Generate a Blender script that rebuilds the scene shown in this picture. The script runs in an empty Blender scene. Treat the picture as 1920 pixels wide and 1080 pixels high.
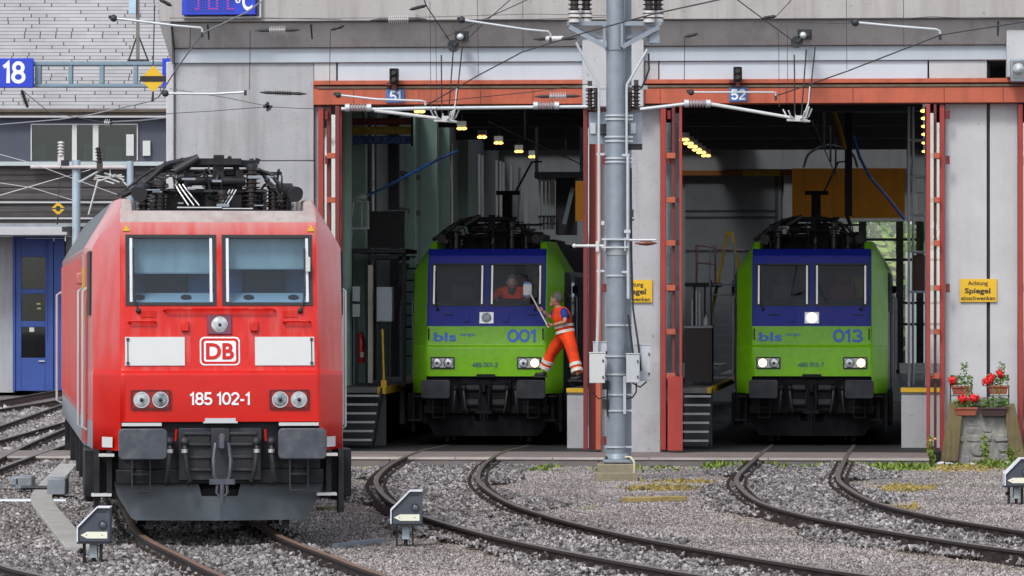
import bpy, bmesh, math, random
import numpy as np
from mathutils import Vector, Matrix
R = math.radians
rnd = random.Random(7)
SC = bpy.context.scene
COL = SC.collection

# ------------------------------------------------------------------ camera, sky, sun, exposure
FPX = 8900.0            # focal length in pixels of a 1920 px wide picture
EYE = 2.54
HOR = 576.0             # picture row of eye level
cam = bpy.data.cameras.new('camera'); cam.sensor_width = 36.0; cam.lens = 36.0 * FPX / 1920
cam.clip_start = 1.0; cam.clip_end = 3000
camo = bpy.data.objects.new('camera', cam); COL.objects.link(camo)
camo.location = (0, 0, EYE); camo.rotation_euler = (R(90) + math.atan((HOR - 540) / FPX), 0, 0)
SC.camera = camo

W = bpy.data.worlds.new('World'); SC.world = W; W.use_nodes = True
nt = W.node_tree; nt.nodes.clear()
sky = nt.nodes.new('ShaderNodeTexSky'); sky.sky_type = 'NISHITA'; sky.sun_disc = False
SUN_EL, SUN_AZ = 49, 205           # degrees; azimuth clockwise from +Y, so the sun stands behind the camera
sky.sun_elevation = R(SUN_EL); sky.sun_rotation = R(SUN_AZ); sky.dust_density = 1.5; sky.ozone_density = 1.0; sky.air_density = 1.0
hs = nt.nodes.new('ShaderNodeHueSaturation'); hs.inputs['Saturation'].default_value = 0.40
bg = nt.nodes.new('ShaderNodeBackground'); bg.inputs['Strength'].default_value = 0.15
ow = nt.nodes.new('ShaderNodeOutputWorld')
nt.links.new(sky.outputs[0], hs.inputs['Color']); nt.links.new(hs.outputs[0], bg.inputs[0]); nt.links.new(bg.outputs[0], ow.inputs[0])
sl = bpy.data.lights.new('sun', 'SUN'); sl.energy = 1.3; sl.angle = R(14); sl.color = (1.0, 0.975, 0.94)
so = bpy.data.objects.new('sun', sl); COL.objects.link(so)
so.rotation_euler = (R(90 - SUN_EL), 0, R(180 - SUN_AZ))
SC.view_settings.view_transform = 'Standard'; SC.view_settings.look = 'None'
SC.view_settings.exposure = 0.60; SC.view_settings.gamma = 1.0
SC.render.engine = 'CYCLES'
SC.cycles.max_bounces = 8; SC.cycles.diffuse_bounces = 4; SC.cycles.glossy_bounces = 4; SC.cycles.transparent_max_bounces = 16
SC.cycles.caustics_reflective = False; SC.cycles.caustics_refractive = False
SC.cycles.use_denoising = True

# ------------------------------------------------------------------ pixel -> place helpers
def P(px, py, Z): return Vector(((px - 960) * Z / FPX, Z, EYE + (HOR - py) * Z / FPX))
PHI = R(4.6); CP, SP = math.cos(PHI), math.sin(PHI); Y0 = 84.0
HALL = Matrix.Translation((0, Y0, 0)) @ Matrix.Rotation(-PHI, 4, 'Z')    # hall frame: u along the front, v into the hall
def HU(px, v=0):
    a = (px - 960) / FPX
    return (a * (Y0 + v * CP) - v * SP) / (CP + a * SP)
def HZ(px, py, v=0):
    u = HU(px, v); return EYE + (HOR - py) / FPX * (Y0 - u * SP + v * CP)
def HP(px, py, v=0): return Vector((HU(px, v), v, HZ(px, py, v)))
ID = Matrix.Identity(4)

# ------------------------------------------------------------------ mesh builder
class MB:
    def __init__(s): s.v = []; s.f = []; s.m = []
    def add(s, vs, fs, mi=0):
        b = len(s.v); s.v += [tuple(p) for p in vs]
        for f in fs: s.f.append([b + i for i in f]); s.m.append(mi)
        return s
    def box(s, x0, x1, y0, y1, z0, z1, mi=0):
        return s.add([(x0,y0,z0),(x1,y0,z0),(x1,y1,z0),(x0,y1,z0),(x0,y0,z1),(x1,y0,z1),(x1,y1,z1),(x0,y1,z1)],
                     [(0,3,2,1),(4,5,6,7),(0,1,5,4),(1,2,6,5),(2,3,7,6),(3,0,4,7)], mi)
    def cbox(s, c, size, mi=0, M=None):
        x, y, z = [q / 2 for q in size]
        vs = [Vector(p) for p in [(-x,-y,-z),(x,-y,-z),(x,y,-z),(-x,y,-z),(-x,-y,z),(x,-y,z),(x,y,z),(-x,y,z)]]
        if M is not None: vs = [M @ p for p in vs]
        return s.add([p + Vector(c) for p in vs], [(0,3,2,1),(4,5,6,7),(0,1,5,4),(1,2,6,5),(2,3,7,6),(3,0,4,7)], mi)
    def bar(s, p0, p1, w, h, mi=0):
        p0, p1 = Vector(p0), Vector(p1); d = (p1 - p0).normalized()
        up = Vector((0,0,1)) if abs(d.z) < .95 else Vector((0,1,0))
        a = d.cross(up).normalized() * w / 2; b = a.cross(d).normalized() * h / 2
        vs = [p0-a-b, p0+a-b, p0+a+b, p0-a+b, p1-a-b, p1+a-b, p1+a+b, p1-a+b]
        return s.add(vs, [(0,1,2,3),(7,6,5,4),(0,4,5,1),(1,5,6,2),(2,6,7,3),(3,7,4,0)], mi)
    def prism(s, poly, y0, y1, mi=0):           # polygon in x,z pushed along y
        n = len(poly); vs = [(x, y0, z) for x, z in poly] + [(x, y1, z) for x, z in poly]
        fs = [list(range(n)), list(range(2*n-1, n-1, -1))] + [(i, n+i, n+(i+1) % n, (i+1) % n) for i in range(n)]
        return s.add(vs, fs, mi)
    def prismx(s, poly, x0, x1, mi=0):          # polygon in y,z pushed along x
        n = len(poly); vs = [(x0, y, z) for y, z in poly] + [(x1, y, z) for y, z in poly]
        fs = [list(range(n)), list(range(2*n-1, n-1, -1))] + [(i, n+i, n+(i+1) % n, (i+1) % n) for i in range(n)]
        return s.add(vs, fs, mi)
    def lathe(s, p0, p1, prof, n=14, mi=0):     # prof: (distance along the axis, radius)
        p0, p1 = Vector(p0), Vector(p1); d = (p1 - p0).normalized()
        a = d.orthogonal().normalized(); b = d.cross(a)
        vs = []
        for t, r in prof:
            for k in range(n):
                g = 2 * math.pi * k / n; vs.append(p0 + d * t + (a * math.cos(g) + b * math.sin(g)) * r)
        fs = []
        for i in range(len(prof) - 1):
            for k in range(n): fs.append((i*n+k, i*n+(k+1) % n, (i+1)*n+(k+1) % n, (i+1)*n+k))
        fs.append(list(range(n))[::-1]); fs.append([(len(prof)-1)*n+k for k in range(n)])
        return s.add(vs, fs, mi)
    def cyl(s, p0, p1, r0, r1=None, n=12, mi=0):
        return s.lathe(p0, p1, [(0, r0), ((Vector(p1)-Vector(p0)).length, r0 if r1 is None else r1)], n, mi)
    def tube(s, pts, r, n=6, mi=0):
        pts = [Vector(p) for p in pts]; N = len(pts); rs = r if isinstance(r, (list, tuple)) else [r] * N
        a = None; vs = []
        for i, p in enumerate(pts):
            d = (pts[min(i+1, N-1)] - pts[max(i-1, 0)]).normalized()
            a = d.orthogonal().normalized() if a is None else (a - d * a.dot(d)).normalized()
            b = d.cross(a)
            for k in range(n):
                g = 2 * math.pi * k / n; vs.append(p + (a * math.cos(g) + b * math.sin(g)) * rs[i])
        fs = [(i*n+k, i*n+(k+1) % n, (i+1)*n+(k+1) % n, (i+1)*n+k) for i in range(N-1) for k in range(n)]
        fs += [list(range(n))[::-1], [(N-1)*n+k for k in range(n)]]
        return s.add(vs, fs, mi)
    def ball(s, c, r, sc=(1,1,1), nu=12, nv=8, mi=0):
        c = Vector(c); vs = [c + Vector((0,0,-r*sc[2]))]
        for j in range(1, nv):
            t = -math.pi/2 + math.pi*j/nv
            for k in range(nu):
                g = 2*math.pi*k/nu; vs.append(c + Vector((r*sc[0]*math.cos(t)*math.cos(g), r*sc[1]*math.cos(t)*math.sin(g), r*sc[2]*math.sin(t))))
        vs.append(c + Vector((0,0,r*sc[2]))); L = len(vs)-1
        fs = [(0, 1+(k+1) % nu, 1+k) for k in range(nu)]
        for j in range(nv-2):
            o = 1+j*nu; fs += [(o+k, o+(k+1) % nu, o+nu+(k+1) % nu, o+nu+k) for k in range(nu)]
        o = 1+(nv-2)*nu; fs += [(o+k, o+(k+1) % nu, L) for k in range(nu)]
        return s.add(vs, fs, mi)
    def insul(s, p0, p1, r, rc, nd, mi=0, mc=None, n=12):   # ribbed insulator
        L = (Vector(p1)-Vector(p0)).length; pr = [(0, rc), ]
        for i in range(nd):
            t = L * (i + .5) / nd; w = L / nd * .28
            pr += [(t-w, rc), (t-w*.2, r), (t+w*.2, r), (t+w, rc)]
        pr.append((L, rc)); return s.lathe(p0, p1, pr, n, mi)
    def xf(s, M):
        s.v = [tuple(M @ Vector(p)) for p in s.v]; return s

def new_mesh_object(name, mb, mats, parent=None, base=(0,0,0), bev=0.0, smooth=38, segs=2, recalc=True):
    me = bpy.data.meshes.new(name)
    b = Vector(base)
    me.from_pydata([(p[0]-b.x, p[1]-b.y, p[2]-b.z) for p in mb.v], [], mb.f)
    if not isinstance(mats, (list, tuple)): mats = [mats]
    for m in mats: me.materials.append(m)
    if len(mats) > 1: me.polygons.foreach_set('material_index', mb.m)
    if recalc:
        bm = bmesh.new(); bm.from_mesh(me); bmesh.ops.recalc_face_normals(bm, faces=bm.faces); bm.to_mesh(me); bm.free()
    if smooth:
        me.polygons.foreach_set('use_smooth', [True] * len(me.polygons)); me.set_sharp_from_angle(angle=R(smooth))
    me.update()
    o = bpy.data.objects.new(name, me); COL.objects.link(o)
    if parent is not None: o.parent = parent
    if bev:
        md = o.modifiers.new('bevel', 'BEVEL'); md.width = bev; md.segments = segs; md.limit_method = 'ANGLE'; md.angle_limit = R(35)
    return o
def tag(o, label=None, cat=None, group=None, kind=None):
    if label: o['label'] = label
    if cat: o['category'] = cat
    if group: o['group'] = group
    if kind: o['kind'] = kind
    return o
class Thing:
    """An Empty at the base of a thing; parts are given in the coordinates of FRAME."""
    def __init__(s, name, label, cat, base=(0,0,0), frame=ID, group=None):
        s.base = Vector(base); s.o = bpy.data.objects.new(name, None); COL.objects.link(s.o)
        s.o.empty_display_size = .2
        s.o.matrix_world = frame @ Matrix.Translation(s.base); tag(s.o, label, cat, group)
    def part(s, name, mb, mats, parent=None, label=None, **k):
        o = new_mesh_object(name, mb, mats, parent or s.o, s.base, **k)
        if label: o['label'] = label
        return o
def single(name, mb, mats, label, cat, base=(0,0,0), frame=ID, group=None, kind=None, **k):
    o = new_mesh_object(name, mb, mats, None, base, **k)
    o.matrix_world = frame @ Matrix.Translation(Vector(base)); return tag(o, label, cat, group, kind)

def copy_thing(o, label, M=None):
    c = o.copy(); COL.objects.link(c); c['label'] = label
    if M is not None: c.matrix_world = M
    for ch in o.children:
        d = ch.copy(); COL.objects.link(d); d.parent = c
        for g in ch.children:
            e = g.copy(); COL.objects.link(e); e.parent = d
    return c

def text_mb(body, x0, x1, z0, z1, y, bold=0.0, depth=.004, slant=None):
    """Flat lettering filling a box in the x,z plane, facing -y. slant(z) moves it in y."""
    cu = bpy.data.curves.new('t', 'FONT'); cu.body = body; cu.offset = bold; cu.extrude = .01; cu.resolution_u = 4
    o = bpy.data.objects.new('t', cu); COL.objects.link(o)
    dg = bpy.context.evaluated_depsgraph_get(); me = bpy.data.meshes.new_from_object(o.evaluated_get(dg))
    vs = [v.co.copy() for v in me.vertices]; fs = [list(p.vertices) for p in me.polygons]
    bpy.data.objects.remove(o); bpy.data.curves.remove(cu); bpy.data.meshes.remove(me)
    ax, bx = min(v.x for v in vs), max(v.x for v in vs); ay, by = min(v.y for v in vs), max(v.y for v in vs)
    out = []
    for v in vs:
        x = x0 + (v.x-ax)/(bx-ax)*(x1-x0); z = z0 + (v.y-ay)/(by-ay)*(z1-z0)
        out.append((x, y + (slant(z) if slant else 0) - (depth if v.z > 0 else 0), z))
    return MB().add(out, fs)

def arc_(cx, cz, rx, rz, a0, a1, n=14):
    return [(cx+rx*math.cos(R(a0+(a1-a0)*k/n)), cz+rz*math.sin(R(a0+(a1-a0)*k/n))) for k in range(n+1)]
GLYPH = {'0': (.62, [arc_(.31,.5,.25,.42,0,360,28)]), '1': (.40, [[(.04,.74),(.14,.80),(.25,.92),(.25,.0)]]),
 '2': (.62, [arc_(.31,.68,.23,.24,170,-25)+[(.10,.08)],[(.06,.07),(.56,.07)]]), '3': (.62, [arc_(.29,.70,.22,.22,160,-90)[:-1]+[(.28,.50)], [(.28,.50)]+arc_(.29,.28,.25,.22,90,-160)]),
 '5': (.62, [[(.53,.92),(.15,.92),(.11,.50)]+arc_(.30,.30,.24,.23,130,-155)]), '8': (.62, [arc_(.31,.71,.20,.21,0,360,24),arc_(.31,.28,.24,.22,0,360,24)]),
 '7': (.60, [[(.06,.92),(.54,.92),(.38,.5),(.24,.0)]]), '4': (.62, [[(.44,.0),(.44,.92),(.06,.27),(.58,.27)]]), '-': (.42, [[(.06,.38),(.34,.38)]]), ' ': (.30, [])}
def ribbon(mb, pts, w, y0, y1, sx_, ox, sz_, oz, slant):
    closed = abs(pts[0][0]-pts[-1][0]) < 1e-6 and abs(pts[0][1]-pts[-1][1]) < 1e-6
    q = [Vector((ox+x*sx_, oz+z*sz_)) for x, z in pts]; n = len(q); L_, R_ = [], []
    for i in range(n):
        if closed: d = q[(i+1) % (n-1)]-q[(i-1) % (n-1)]
        else: d = (q[min(i+1,n-1)]-q[i]).normalized()+(q[i]-q[max(i-1,0)]).normalized()
        d = d.normalized(); e = (q[min(i+1,n-1)]-q[max(i,0)]).normalized() if i < n-1 else (q[i]-q[i-1]).normalized()
        m = Vector((-d.y, d.x)); c = max(.5, abs(m.dot(Vector((-e.y, e.x))))); m = m*(w/2/c); L_.append(q[i]+m); R_.append(q[i]-m)
    vs = [(v.x, y0+(slant(v.y) if slant else 0), v.y) for v in L_+R_] + [(v.x, y1+(slant(v.y) if slant else 0), v.y) for v in L_+R_]
    fs = []
    for i in range(n-1): fs += [(i,i+1,n+i+1,n+i), (2*n+i,3*n+i,3*n+i+1,2*n+i+1), (i,2*n+i,2*n+i+1,i+1), (n+i,n+i+1,3*n+i+1,3*n+i)]
    if not closed: fs += [(0,n,3*n,2*n), (n-1,3*n-1,4*n-1,2*n-1)]
    mb.add(vs, fs)
def digits_mb(body, x0, x1, z0, z1, y, w, slant=None, depth=.004):
    tot = sum(GLYPH[c][0] for c in body) - .06; s = (x1-x0)/tot; mb = MB(); x = x0 - .03*s; inset = w/2; H_ = z1-z0
    for c in body:
        for q_, st in enumerate(GLYPH[c][1]): ribbon(mb, st, w, y-depth-q_*depth*.4, y, s, x, (H_-0)/.92*.96, z0+.01*H_, slant)
        x += GLYPH[c][0]*s
    return mb

# ------------------------------------------------------------------ materials
MATS = {}
def mk(name, col, rough=.6, metal=0.0, var=.12, vs=2.0, bump=0.0, bs=40.0, streak=0.0, streak_col=None, ss=(3,3,.35), dirt=0.0, dirt_col=(.08,.07,.06), ds=1.2, spec=.5, emit=None, es=0.0, coat=0.0, pores=0.0):
    if name in MATS: return MATS[name]
    m = bpy.data.materials.new(name); m.use_nodes = True; t = m.node_tree; N, L = t.nodes, t.links
    b = N['Principled BSDF']; b.inputs['Roughness'].default_value = rough; b.inputs['Metallic'].default_value = metal
    b.inputs['Specular IOR Level'].default_value = spec; b.inputs['Coat Weight'].default_value = coat; b.inputs['Coat Roughness'].default_value = .08
    tc = N.new('ShaderNodeTexCoord')
    def noise(scale, detail=5, vec=None, rough_=.6):
        n = N.new('ShaderNodeTexNoise'); n.inputs['Scale'].default_value = scale; n.inputs['Detail'].default_value = detail; n.inputs['Roughness'].default_value = rough_
        L.new(vec or tc.outputs['Object'], n.inputs['Vector']); return n
    c4 = (*col, 1)
    n1 = noise(vs)
    mp = N.new('ShaderNodeMapRange'); mp.inputs['From Min'].default_value = .25; mp.inputs['From Max'].default_value = .75
    mp.inputs['To Min'].default_value = 1 - var * 1.3; mp.inputs['To Max'].default_value = 1 + var * 1.3
    L.new(n1.outputs[0], mp.inputs[0])
    mu = N.new('ShaderNodeMix'); mu.data_type = 'RGBA'; mu.blend_type = 'MULTIPLY'; mu.inputs['Factor'].default_value = 1
    mu.inputs[6].default_value = c4; L.new(mp.outputs[0], mu.inputs[7]); cur = mu.outputs[2]
    if streak:
        ma = N.new('ShaderNodeMapping'); ma.inputs['Scale'].default_value = ss; L.new(tc.outputs['Object'], ma.inputs['Vector'])
        n2 = noise(1.6, 6, ma.outputs[0], .65)
        cr = N.new('ShaderNodeMapRange'); cr.inputs['From Min'].default_value = .48; cr.inputs['From Max'].default_value = .72; cr.inputs['To Max'].default_value = streak; L.new(n2.outputs[0], cr.inputs[0])
        mx = N.new('ShaderNodeMix'); mx.data_type = 'RGBA'; mx.inputs[7].default_value = (*(streak_col or tuple(q*.35 for q in col)), 1)
        L.new(cr.outputs[0], mx.inputs['Factor']); L.new(cur, mx.inputs[6]); cur = mx.outputs[2]
    if dirt:
        n3 = noise(ds, 8, None, .7)
        cr = N.new('ShaderNodeMapRange'); cr.inputs['From Min'].default_value = .5; cr.inputs['From Max'].default_value = .75; cr.inputs['To Max'].default_value = dirt; L.new(n3.outputs[0], cr.inputs[0])
        mx = N.new('ShaderNodeMix'); mx.data_type = 'RGBA'; mx.inputs[7].default_value = (*dirt_col, 1)
        L.new(cr.outputs[0], mx.inputs['Factor']); L.new(cur, mx.inputs[6]); cur = mx.outputs[2]
    if pores:
        for sc_, lo, hi, am in ((26, .66, .70, pores), (7, .70, .73, pores*.8)):
            n5 = noise(sc_, 3); cr = N.new('ShaderNodeMapRange'); cr.inputs['From Min'].default_value = lo; cr.inputs['From Max'].default_value = hi; cr.inputs['To Max'].default_value = am; L.new(n5.outputs[0], cr.inputs[0])
            mx = N.new('ShaderNodeMix'); mx.data_type = 'RGBA'; mx.inputs[7].default_value = (*[q*.3 for q in col], 1); L.new(cr.outputs[0], mx.inputs['Factor']); L.new(cur, mx.inputs[6]); cur = mx.outputs[2]
    L.new(cur, b.inputs['Base Color'])
    rm = N.new('ShaderNodeMapRange'); rm.inputs['To Min'].default_value = max(.02, rough-.12); rm.inputs['To Max'].default_value = min(1, rough+.12); L.new(n1.outputs[0], rm.inputs[0]); L.new(rm.outputs[0], b.inputs['Roughness'])
    if bump:
        n4 = noise(bs, 4); bp = N.new('ShaderNodeBump'); bp.inputs['Strength'].default_value = bump; bp.inputs['Distance'].default_value = .02
        L.new(n4.outputs[0], bp.inputs['Height']); L.new(bp.outputs[0], b.inputs['Normal'])
    if emit:
        b.inputs['Emission Color'].default_value = (*emit, 1); b.inputs['Emission Strength'].default_value = es
    MATS[name] = m; return m
def glass(name, tint=(.75,.82,.85), refl=.12, rough=.02):
    if name in MATS: return MATS[name]
    m = bpy.data.materials.new(name); m.use_nodes = True; t = m.node_tree; N, L = t.nodes, t.links; N.clear()
    o = N.new('ShaderNodeOutputMaterial'); tr = N.new('ShaderNodeBsdfTransparent'); tr.inputs[0].default_value = (*tint, 1)
    gl = N.new('ShaderNodeBsdfGlossy'); gl.inputs['Roughness'].default_value = rough; gl.inputs[0].default_value = (.9,.95,1,1)
    fr = N.new('ShaderNodeFresnel'); fr.inputs[0].default_value = 1.5
    ad = N.new('ShaderNodeMath'); ad.operation = 'ADD'; ad.use_clamp = True; ad.inputs[1].default_value = refl; L.new(fr.outputs[0], ad.inputs[0])
    mx = N.new('ShaderNodeMixShader'); L.new(ad.outputs[0], mx.inputs[0]); L.new(tr.outputs[0], mx.inputs[1]); L.new(gl.outputs[0], mx.inputs[2]); L.new(mx.outputs[0], o.inputs[0])
    MATS[name] = m; return m
def lampmat(name, col, s):
    if name in MATS: return MATS[name]
    m = bpy.data.materials.new(name); m.use_nodes = True; b = m.node_tree.nodes['Principled BSDF']
    b.inputs['Base Color'].default_value = (*[.35*q for q in col], 1); b.inputs['Emission Color'].default_value = (*col, 1); b.inputs['Emission Strength'].default_value = s
    MATS[name] = m; return m

concrete = mk('concrete', (.41,.415,.435), .85, var=.09, vs=1.1, bump=.25, bs=60, streak=.55, streak_col=(.19,.185,.18), ss=(1.4,1.4,.12), dirt=.45, dirt_col=(.25,.235,.23), ds=1.3, pores=.6)
concrete_light = mk('concrete_light', (.49,.495,.51), .85, var=.08, vs=1.3, bump=.2, bs=60, streak=.30, streak_col=(.33,.32,.32), ss=(1.2,1.2,.16), pores=.5)
concrete_warm = mk('concrete_warm', (.42,.40,.39), .9, var=.10, vs=1.0, bump=.3, bs=70, streak=.55, streak_col=(.21,.18,.165), ss=(1.8,1.8,.16), dirt=.3, dirt_col=(.22,.19,.17), ds=.5, pores=.6)
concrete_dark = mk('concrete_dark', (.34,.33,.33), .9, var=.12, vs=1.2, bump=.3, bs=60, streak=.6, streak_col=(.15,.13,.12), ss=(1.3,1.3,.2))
band_paint = mk('band_paint', (.45,.50,.55), .6, var=.05, vs=1.2, streak=.35, streak_col=(.36,.38,.40), ss=(1.6,1.6,.2))
panel_paint = mk('panel_paint', (.52,.57,.63), .5, var=.04, vs=.8, streak=.25, streak_col=(.44,.46,.48), ss=(2,2,.2))
orange_steel = mk('orange_steel', (.46,.10,.048), .55, var=.12, vs=2.5, streak=.5, streak_col=(.20,.045,.025), ss=(3,3,.4), dirt=.2, dirt_col=(.12,.05,.03), ds=1.0)
red_steel = mk('red_steel', (.34,.034,.026), .5, var=.15, vs=2.5, dirt=.3, dirt_col=(.13,.03,.025), ds=2.5, streak=.65, streak_col=(.2,.03,.02))
maroon_steel = mk('maroon_steel', (.16,.02,.022), .5, var=.12)
galv = mk('galvanised_steel', (.26,.30,.345), .5, .35, var=.10, vs=6, streak=.2, streak_col=(.25,.28,.31), ss=(6,6,.5))
galv_light = mk('galvanised_light', (.52,.55,.58), .45, .25, var=.06, vs=8)
alu = mk('aluminium', (.62,.64,.66), .35, .5, var=.05)
white_paint = mk('white_paint', (.58,.59,.585), .5, var=.06, vs=4, dirt=.3, dirt_col=(.4,.38,.34), ds=4)
grey_box = mk('grey_box_paint', (.47,.49,.52), .5, var=.06, vs=5, dirt=.15, dirt_col=(.35,.34,.32), ds=4)
black_rubber = mk('black_rubber', (.012,.012,.014), .55, var=.2)
black_metal = mk('black_metal', (.018,.018,.021), .5, .1, spec=.25, var=.3, vs=6, dirt=.35, dirt_col=(.06,.05,.045), ds=3)
dark_metal = mk('dark_grey_metal', (.036,.039,.046), .5, .2, spec=.3, var=.2, vs=5, dirt=.35, dirt_col=(.10,.085,.07), ds=2.5)
buffer_grey = mk('buffer_grey', (.07,.078,.095), .45, .2, var=.25, vs=5, dirt=.6, dirt_col=(.17,.17,.17), ds=5)
plough_grey = mk('plough_grey', (.085,.10,.12), .5, .3, var=.15, vs=3, streak=.4, streak_col=(.07,.07,.07), ss=(2,2,.8), dirt=.3, dirt_col=(.12,.10,.08), ds=3)
wire_mat = mk('wire_copper_dark', (.05,.05,.055), .5, .4, var=.1)
wire_grey = mk('wire_grey', (.30,.31,.33), .45, .5, var=.1)
ceramic_dark = mk('ceramic_brown', (.035,.022,.022), .25, var=.15, spec=.6)
ceramic_grey = mk('ceramic_grey', (.62,.60,.60), .3, var=.1, spec=.6)
rust = mk('rail_rust', (.038,.025,.023), .8, .1, var=.25, vs=9, bump=.3, bs=80, dirt=.5, dirt_col=(.035,.024,.022), ds=5)
rail_top = mk('rail_head_shine', (.20,.17,.15), .5, .55, var=.25, vs=7, dirt=.5, dirt_col=(.10,.06,.045), ds=4)
rail_top_rusty = mk('rail_head_rusty', (.17,.10,.065), .7, .1, var=.25, vs=6, dirt=.4, dirt_col=(.30,.22,.14), ds=3)
wood_old = mk('old_sleeper_wood', (.15,.115,.055), .9, var=.25, vs=4, bump=.4, bs=40, streak=.6, streak_col=(.06,.045,.03), ss=(12,12,.8), dirt=.4, dirt_col=(.14,.15,.05), ds=3)
yellow_paint = mk('yellow_paint', (.65,.40,.02), .5, var=.08, vs=5, dirt=.2, dirt_col=(.3,.2,.05), ds=4)
sign_yellow = mk('sign_yellow', (.72,.44,.015), .45, var=.04)
sign_blue = mk('sign_blue', (.012,.045,.52), .35, var=.05)
plate_blue = mk('number_plate_blue', (.05,.16,.42), .4, var=.06)
text_white = mk('lettering_white', (.85,.86,.88), .5, var=.02)
text_black = mk('lettering_black', (.015,.012,.012), .5, var=.02)
orange_vis = mk('orange_workwear', (.92,.060,.004), .8, var=.25, vs=7, bump=.8, bs=14)
reflect_band = mk('reflective_band', (.72,.72,.66), .5, var=.08, vs=20)
navy_cloth = mk('navy_cloth', (.02,.045,.30), .85, var=.15, vs=12)
skin = mk('skin', (.50,.25,.17), .55, var=.08, vs=15)
hair_grey = mk('grey_hair', (.13,.12,.115), .8, var=.3, vs=40, bump=.5, bs=120)
# ------------------------------------------------------------------ locomotives
def body_paint(name, col, upper_col, zlo, zhi, amount, rough=.32, side=False, coat=.3):  # second colour mixes in with height; weathered pink on red front and sides
    m = mk(name, col, rough, var=.08, vs=1.5, coat=coat, spec=.3, dirt=.4, dirt_col=tuple(q*.35 for q in col), ds=9)
    t = m.node_tree; N, L = t.nodes, t.links; b = N['Principled BSDF']; src = b.inputs['Base Color'].links[0].from_socket
    tc = N.new('ShaderNodeTexCoord'); sp = N.new('ShaderNodeSeparateXYZ'); L.new(tc.outputs['Object'], sp.inputs[0])
    ma = N.new('ShaderNodeMapping'); ma.inputs['Scale'].default_value = (7, 3, .8) if not side else (2, 2.2, .25); L.new(tc.outputs['Object'], ma.inputs['Vector'])
    n = N.new('ShaderNodeTexNoise'); n.inputs['Scale'].default_value = 1.5; n.inputs['Detail'].default_value = 6; L.new(ma.outputs[0], n.inputs['Vector'])
    zr = N.new('ShaderNodeMapRange'); zr.inputs['From Min'].default_value = zlo; zr.inputs['From Max'].default_value = zhi; L.new(sp.outputs[2], zr.inputs[0])
    nr = N.new('ShaderNodeMapRange'); nr.inputs['From Min'].default_value = .3; nr.inputs['From Max'].default_value = .7; nr.inputs['To Min'].default_value = -.25; nr.inputs['To Max'].default_value = .25; L.new(n.outputs[0], nr.inputs[0])
    ad = N.new('ShaderNodeMath'); ad.operation = 'ADD'; ad.use_clamp = True; L.new(zr.outputs[0], ad.inputs[0]); L.new(nr.outputs[0], ad.inputs[1])
    mu = N.new('ShaderNodeMath'); mu.operation = 'MULTIPLY'; mu.inputs[1].default_value = amount; L.new(ad.outputs[0], mu.inputs[0])
    mx = N.new('ShaderNodeMix'); mx.data_type = 'RGBA'; mx.inputs[7].default_value = (*upper_col, 1)
    L.new(mu.outputs[0], mx.inputs['Factor']); L.new(src, mx.inputs[6]); L.new(mx.outputs[2], b.inputs['Base Color'])
    return m
red_front = body_paint('traffic_red_front', (.58,.011,.005), (.56,.24,.22), 3.16, 3.56, .95, coat=.1)
red_corner = body_paint('traffic_red_corner', (.58,.014,.007), (.52,.19,.19), 1.75, 3.3, .8, coat=.12)  # corner red shifts towards pale pink with height
red_side = body_paint('traffic_red_side', (.55,.02,.022), (.50,.19,.18), .6, 2.2, .75, .4, True)
red_lower = mk('traffic_red_lower', (.55,.009,.004), .34, var=.09, vs=2, spec=.3, coat=.06, dirt=.2, dirt_col=(.25,.02,.015), ds=2.2)
grey_band = mk('grey_skirt_band', (.26,.29,.31), .5, var=.1, vs=3, streak=.3, streak_col=(.12,.12,.12), ss=(4,4,.4))
roof_grey = mk('roof_grey', (.10,.115,.125), .6, var=.15, vs=2, streak=.4, streak_col=(.2,.2,.2), ss=(.6,4,4))
roof_pale = mk('roof_edge_pale', (.40,.35,.33), .7, var=.15, vs=3, dirt=.6, dirt_col=(.28,.10,.09), ds=2.2, streak=.5, streak_col=(.20,.16,.15), ss=(4,4,.8))
bls_green = body_paint('lime_green_front', (.20,.52,.004), (.11,.27,.02), 3.0, 4.2, .3, coat=.1)
bls_green_side = mk('lime_green_corner', (.22,.56,.008), .38, var=.08, vs=1.5, coat=.1, streak=.25, streak_col=(.09,.2,.03), ss=(5,3,.5))
bls_blue = mk('dark_blue_front', (.013,.024,.30), .45, var=.08, vs=2, spec=.25)
bls_dark = mk('dark_blue_side', (.02,.025,.045), .4, var=.15, vs=2)
bls_letter = mk('blue_lettering', (.02,.13,.62), .45, var=.04)
cab_grey = mk('cab_interior_grey', (.26,.31,.34), .7, var=.08, vs=3)
cab_dark = mk('cab_interior_dark', (.025,.03,.036), .7, var=.1, vs=3)
dash_mat = mk('cab_desk', (.38,.46,.50), .6, var=.08, vs=3)
seat_red = mk('seat_cloth_red', (.10,.008,.008), .8, var=.1)
notice_reflect_yellow = mk('notice_and_reflection_yellow', (.5,.36,.05), .7, var=.1)  # cab notice, and the painted reflection on the red door pane
wind_red = glass('windscreen_blue_tint', (.62,.78,.90), .0)
reflect_blue = mk('cab_reflection_blue', (.17,.31,.58), .6, var=.25, vs=2.5)  # blue of the windscreen reflection put into the cab wall colour
reflect_pale = mk('pale_reflection', (.40,.44,.42), .7, var=.12, vs=3, streak=.4, streak_col=(.22,.29,.30), ss=(8,2,.6))  # pale sky reflection of the windscreen top, as a colour
bls_under2 = mk('green_loco_fittings', (.016,.016,.020), .6, var=.3, vs=5, spec=.15)
bls_under = mk('green_loco_black', (.007,.007,.009), .65, var=.3, vs=5, spec=.12)
wind_bls = glass('windscreen_clear', (.75,.80,.84), -.025)
lens_off = mk('lamp_lens_grey', (.40,.43,.44), .2, var=.4, vs=16, spec=.5)
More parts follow.
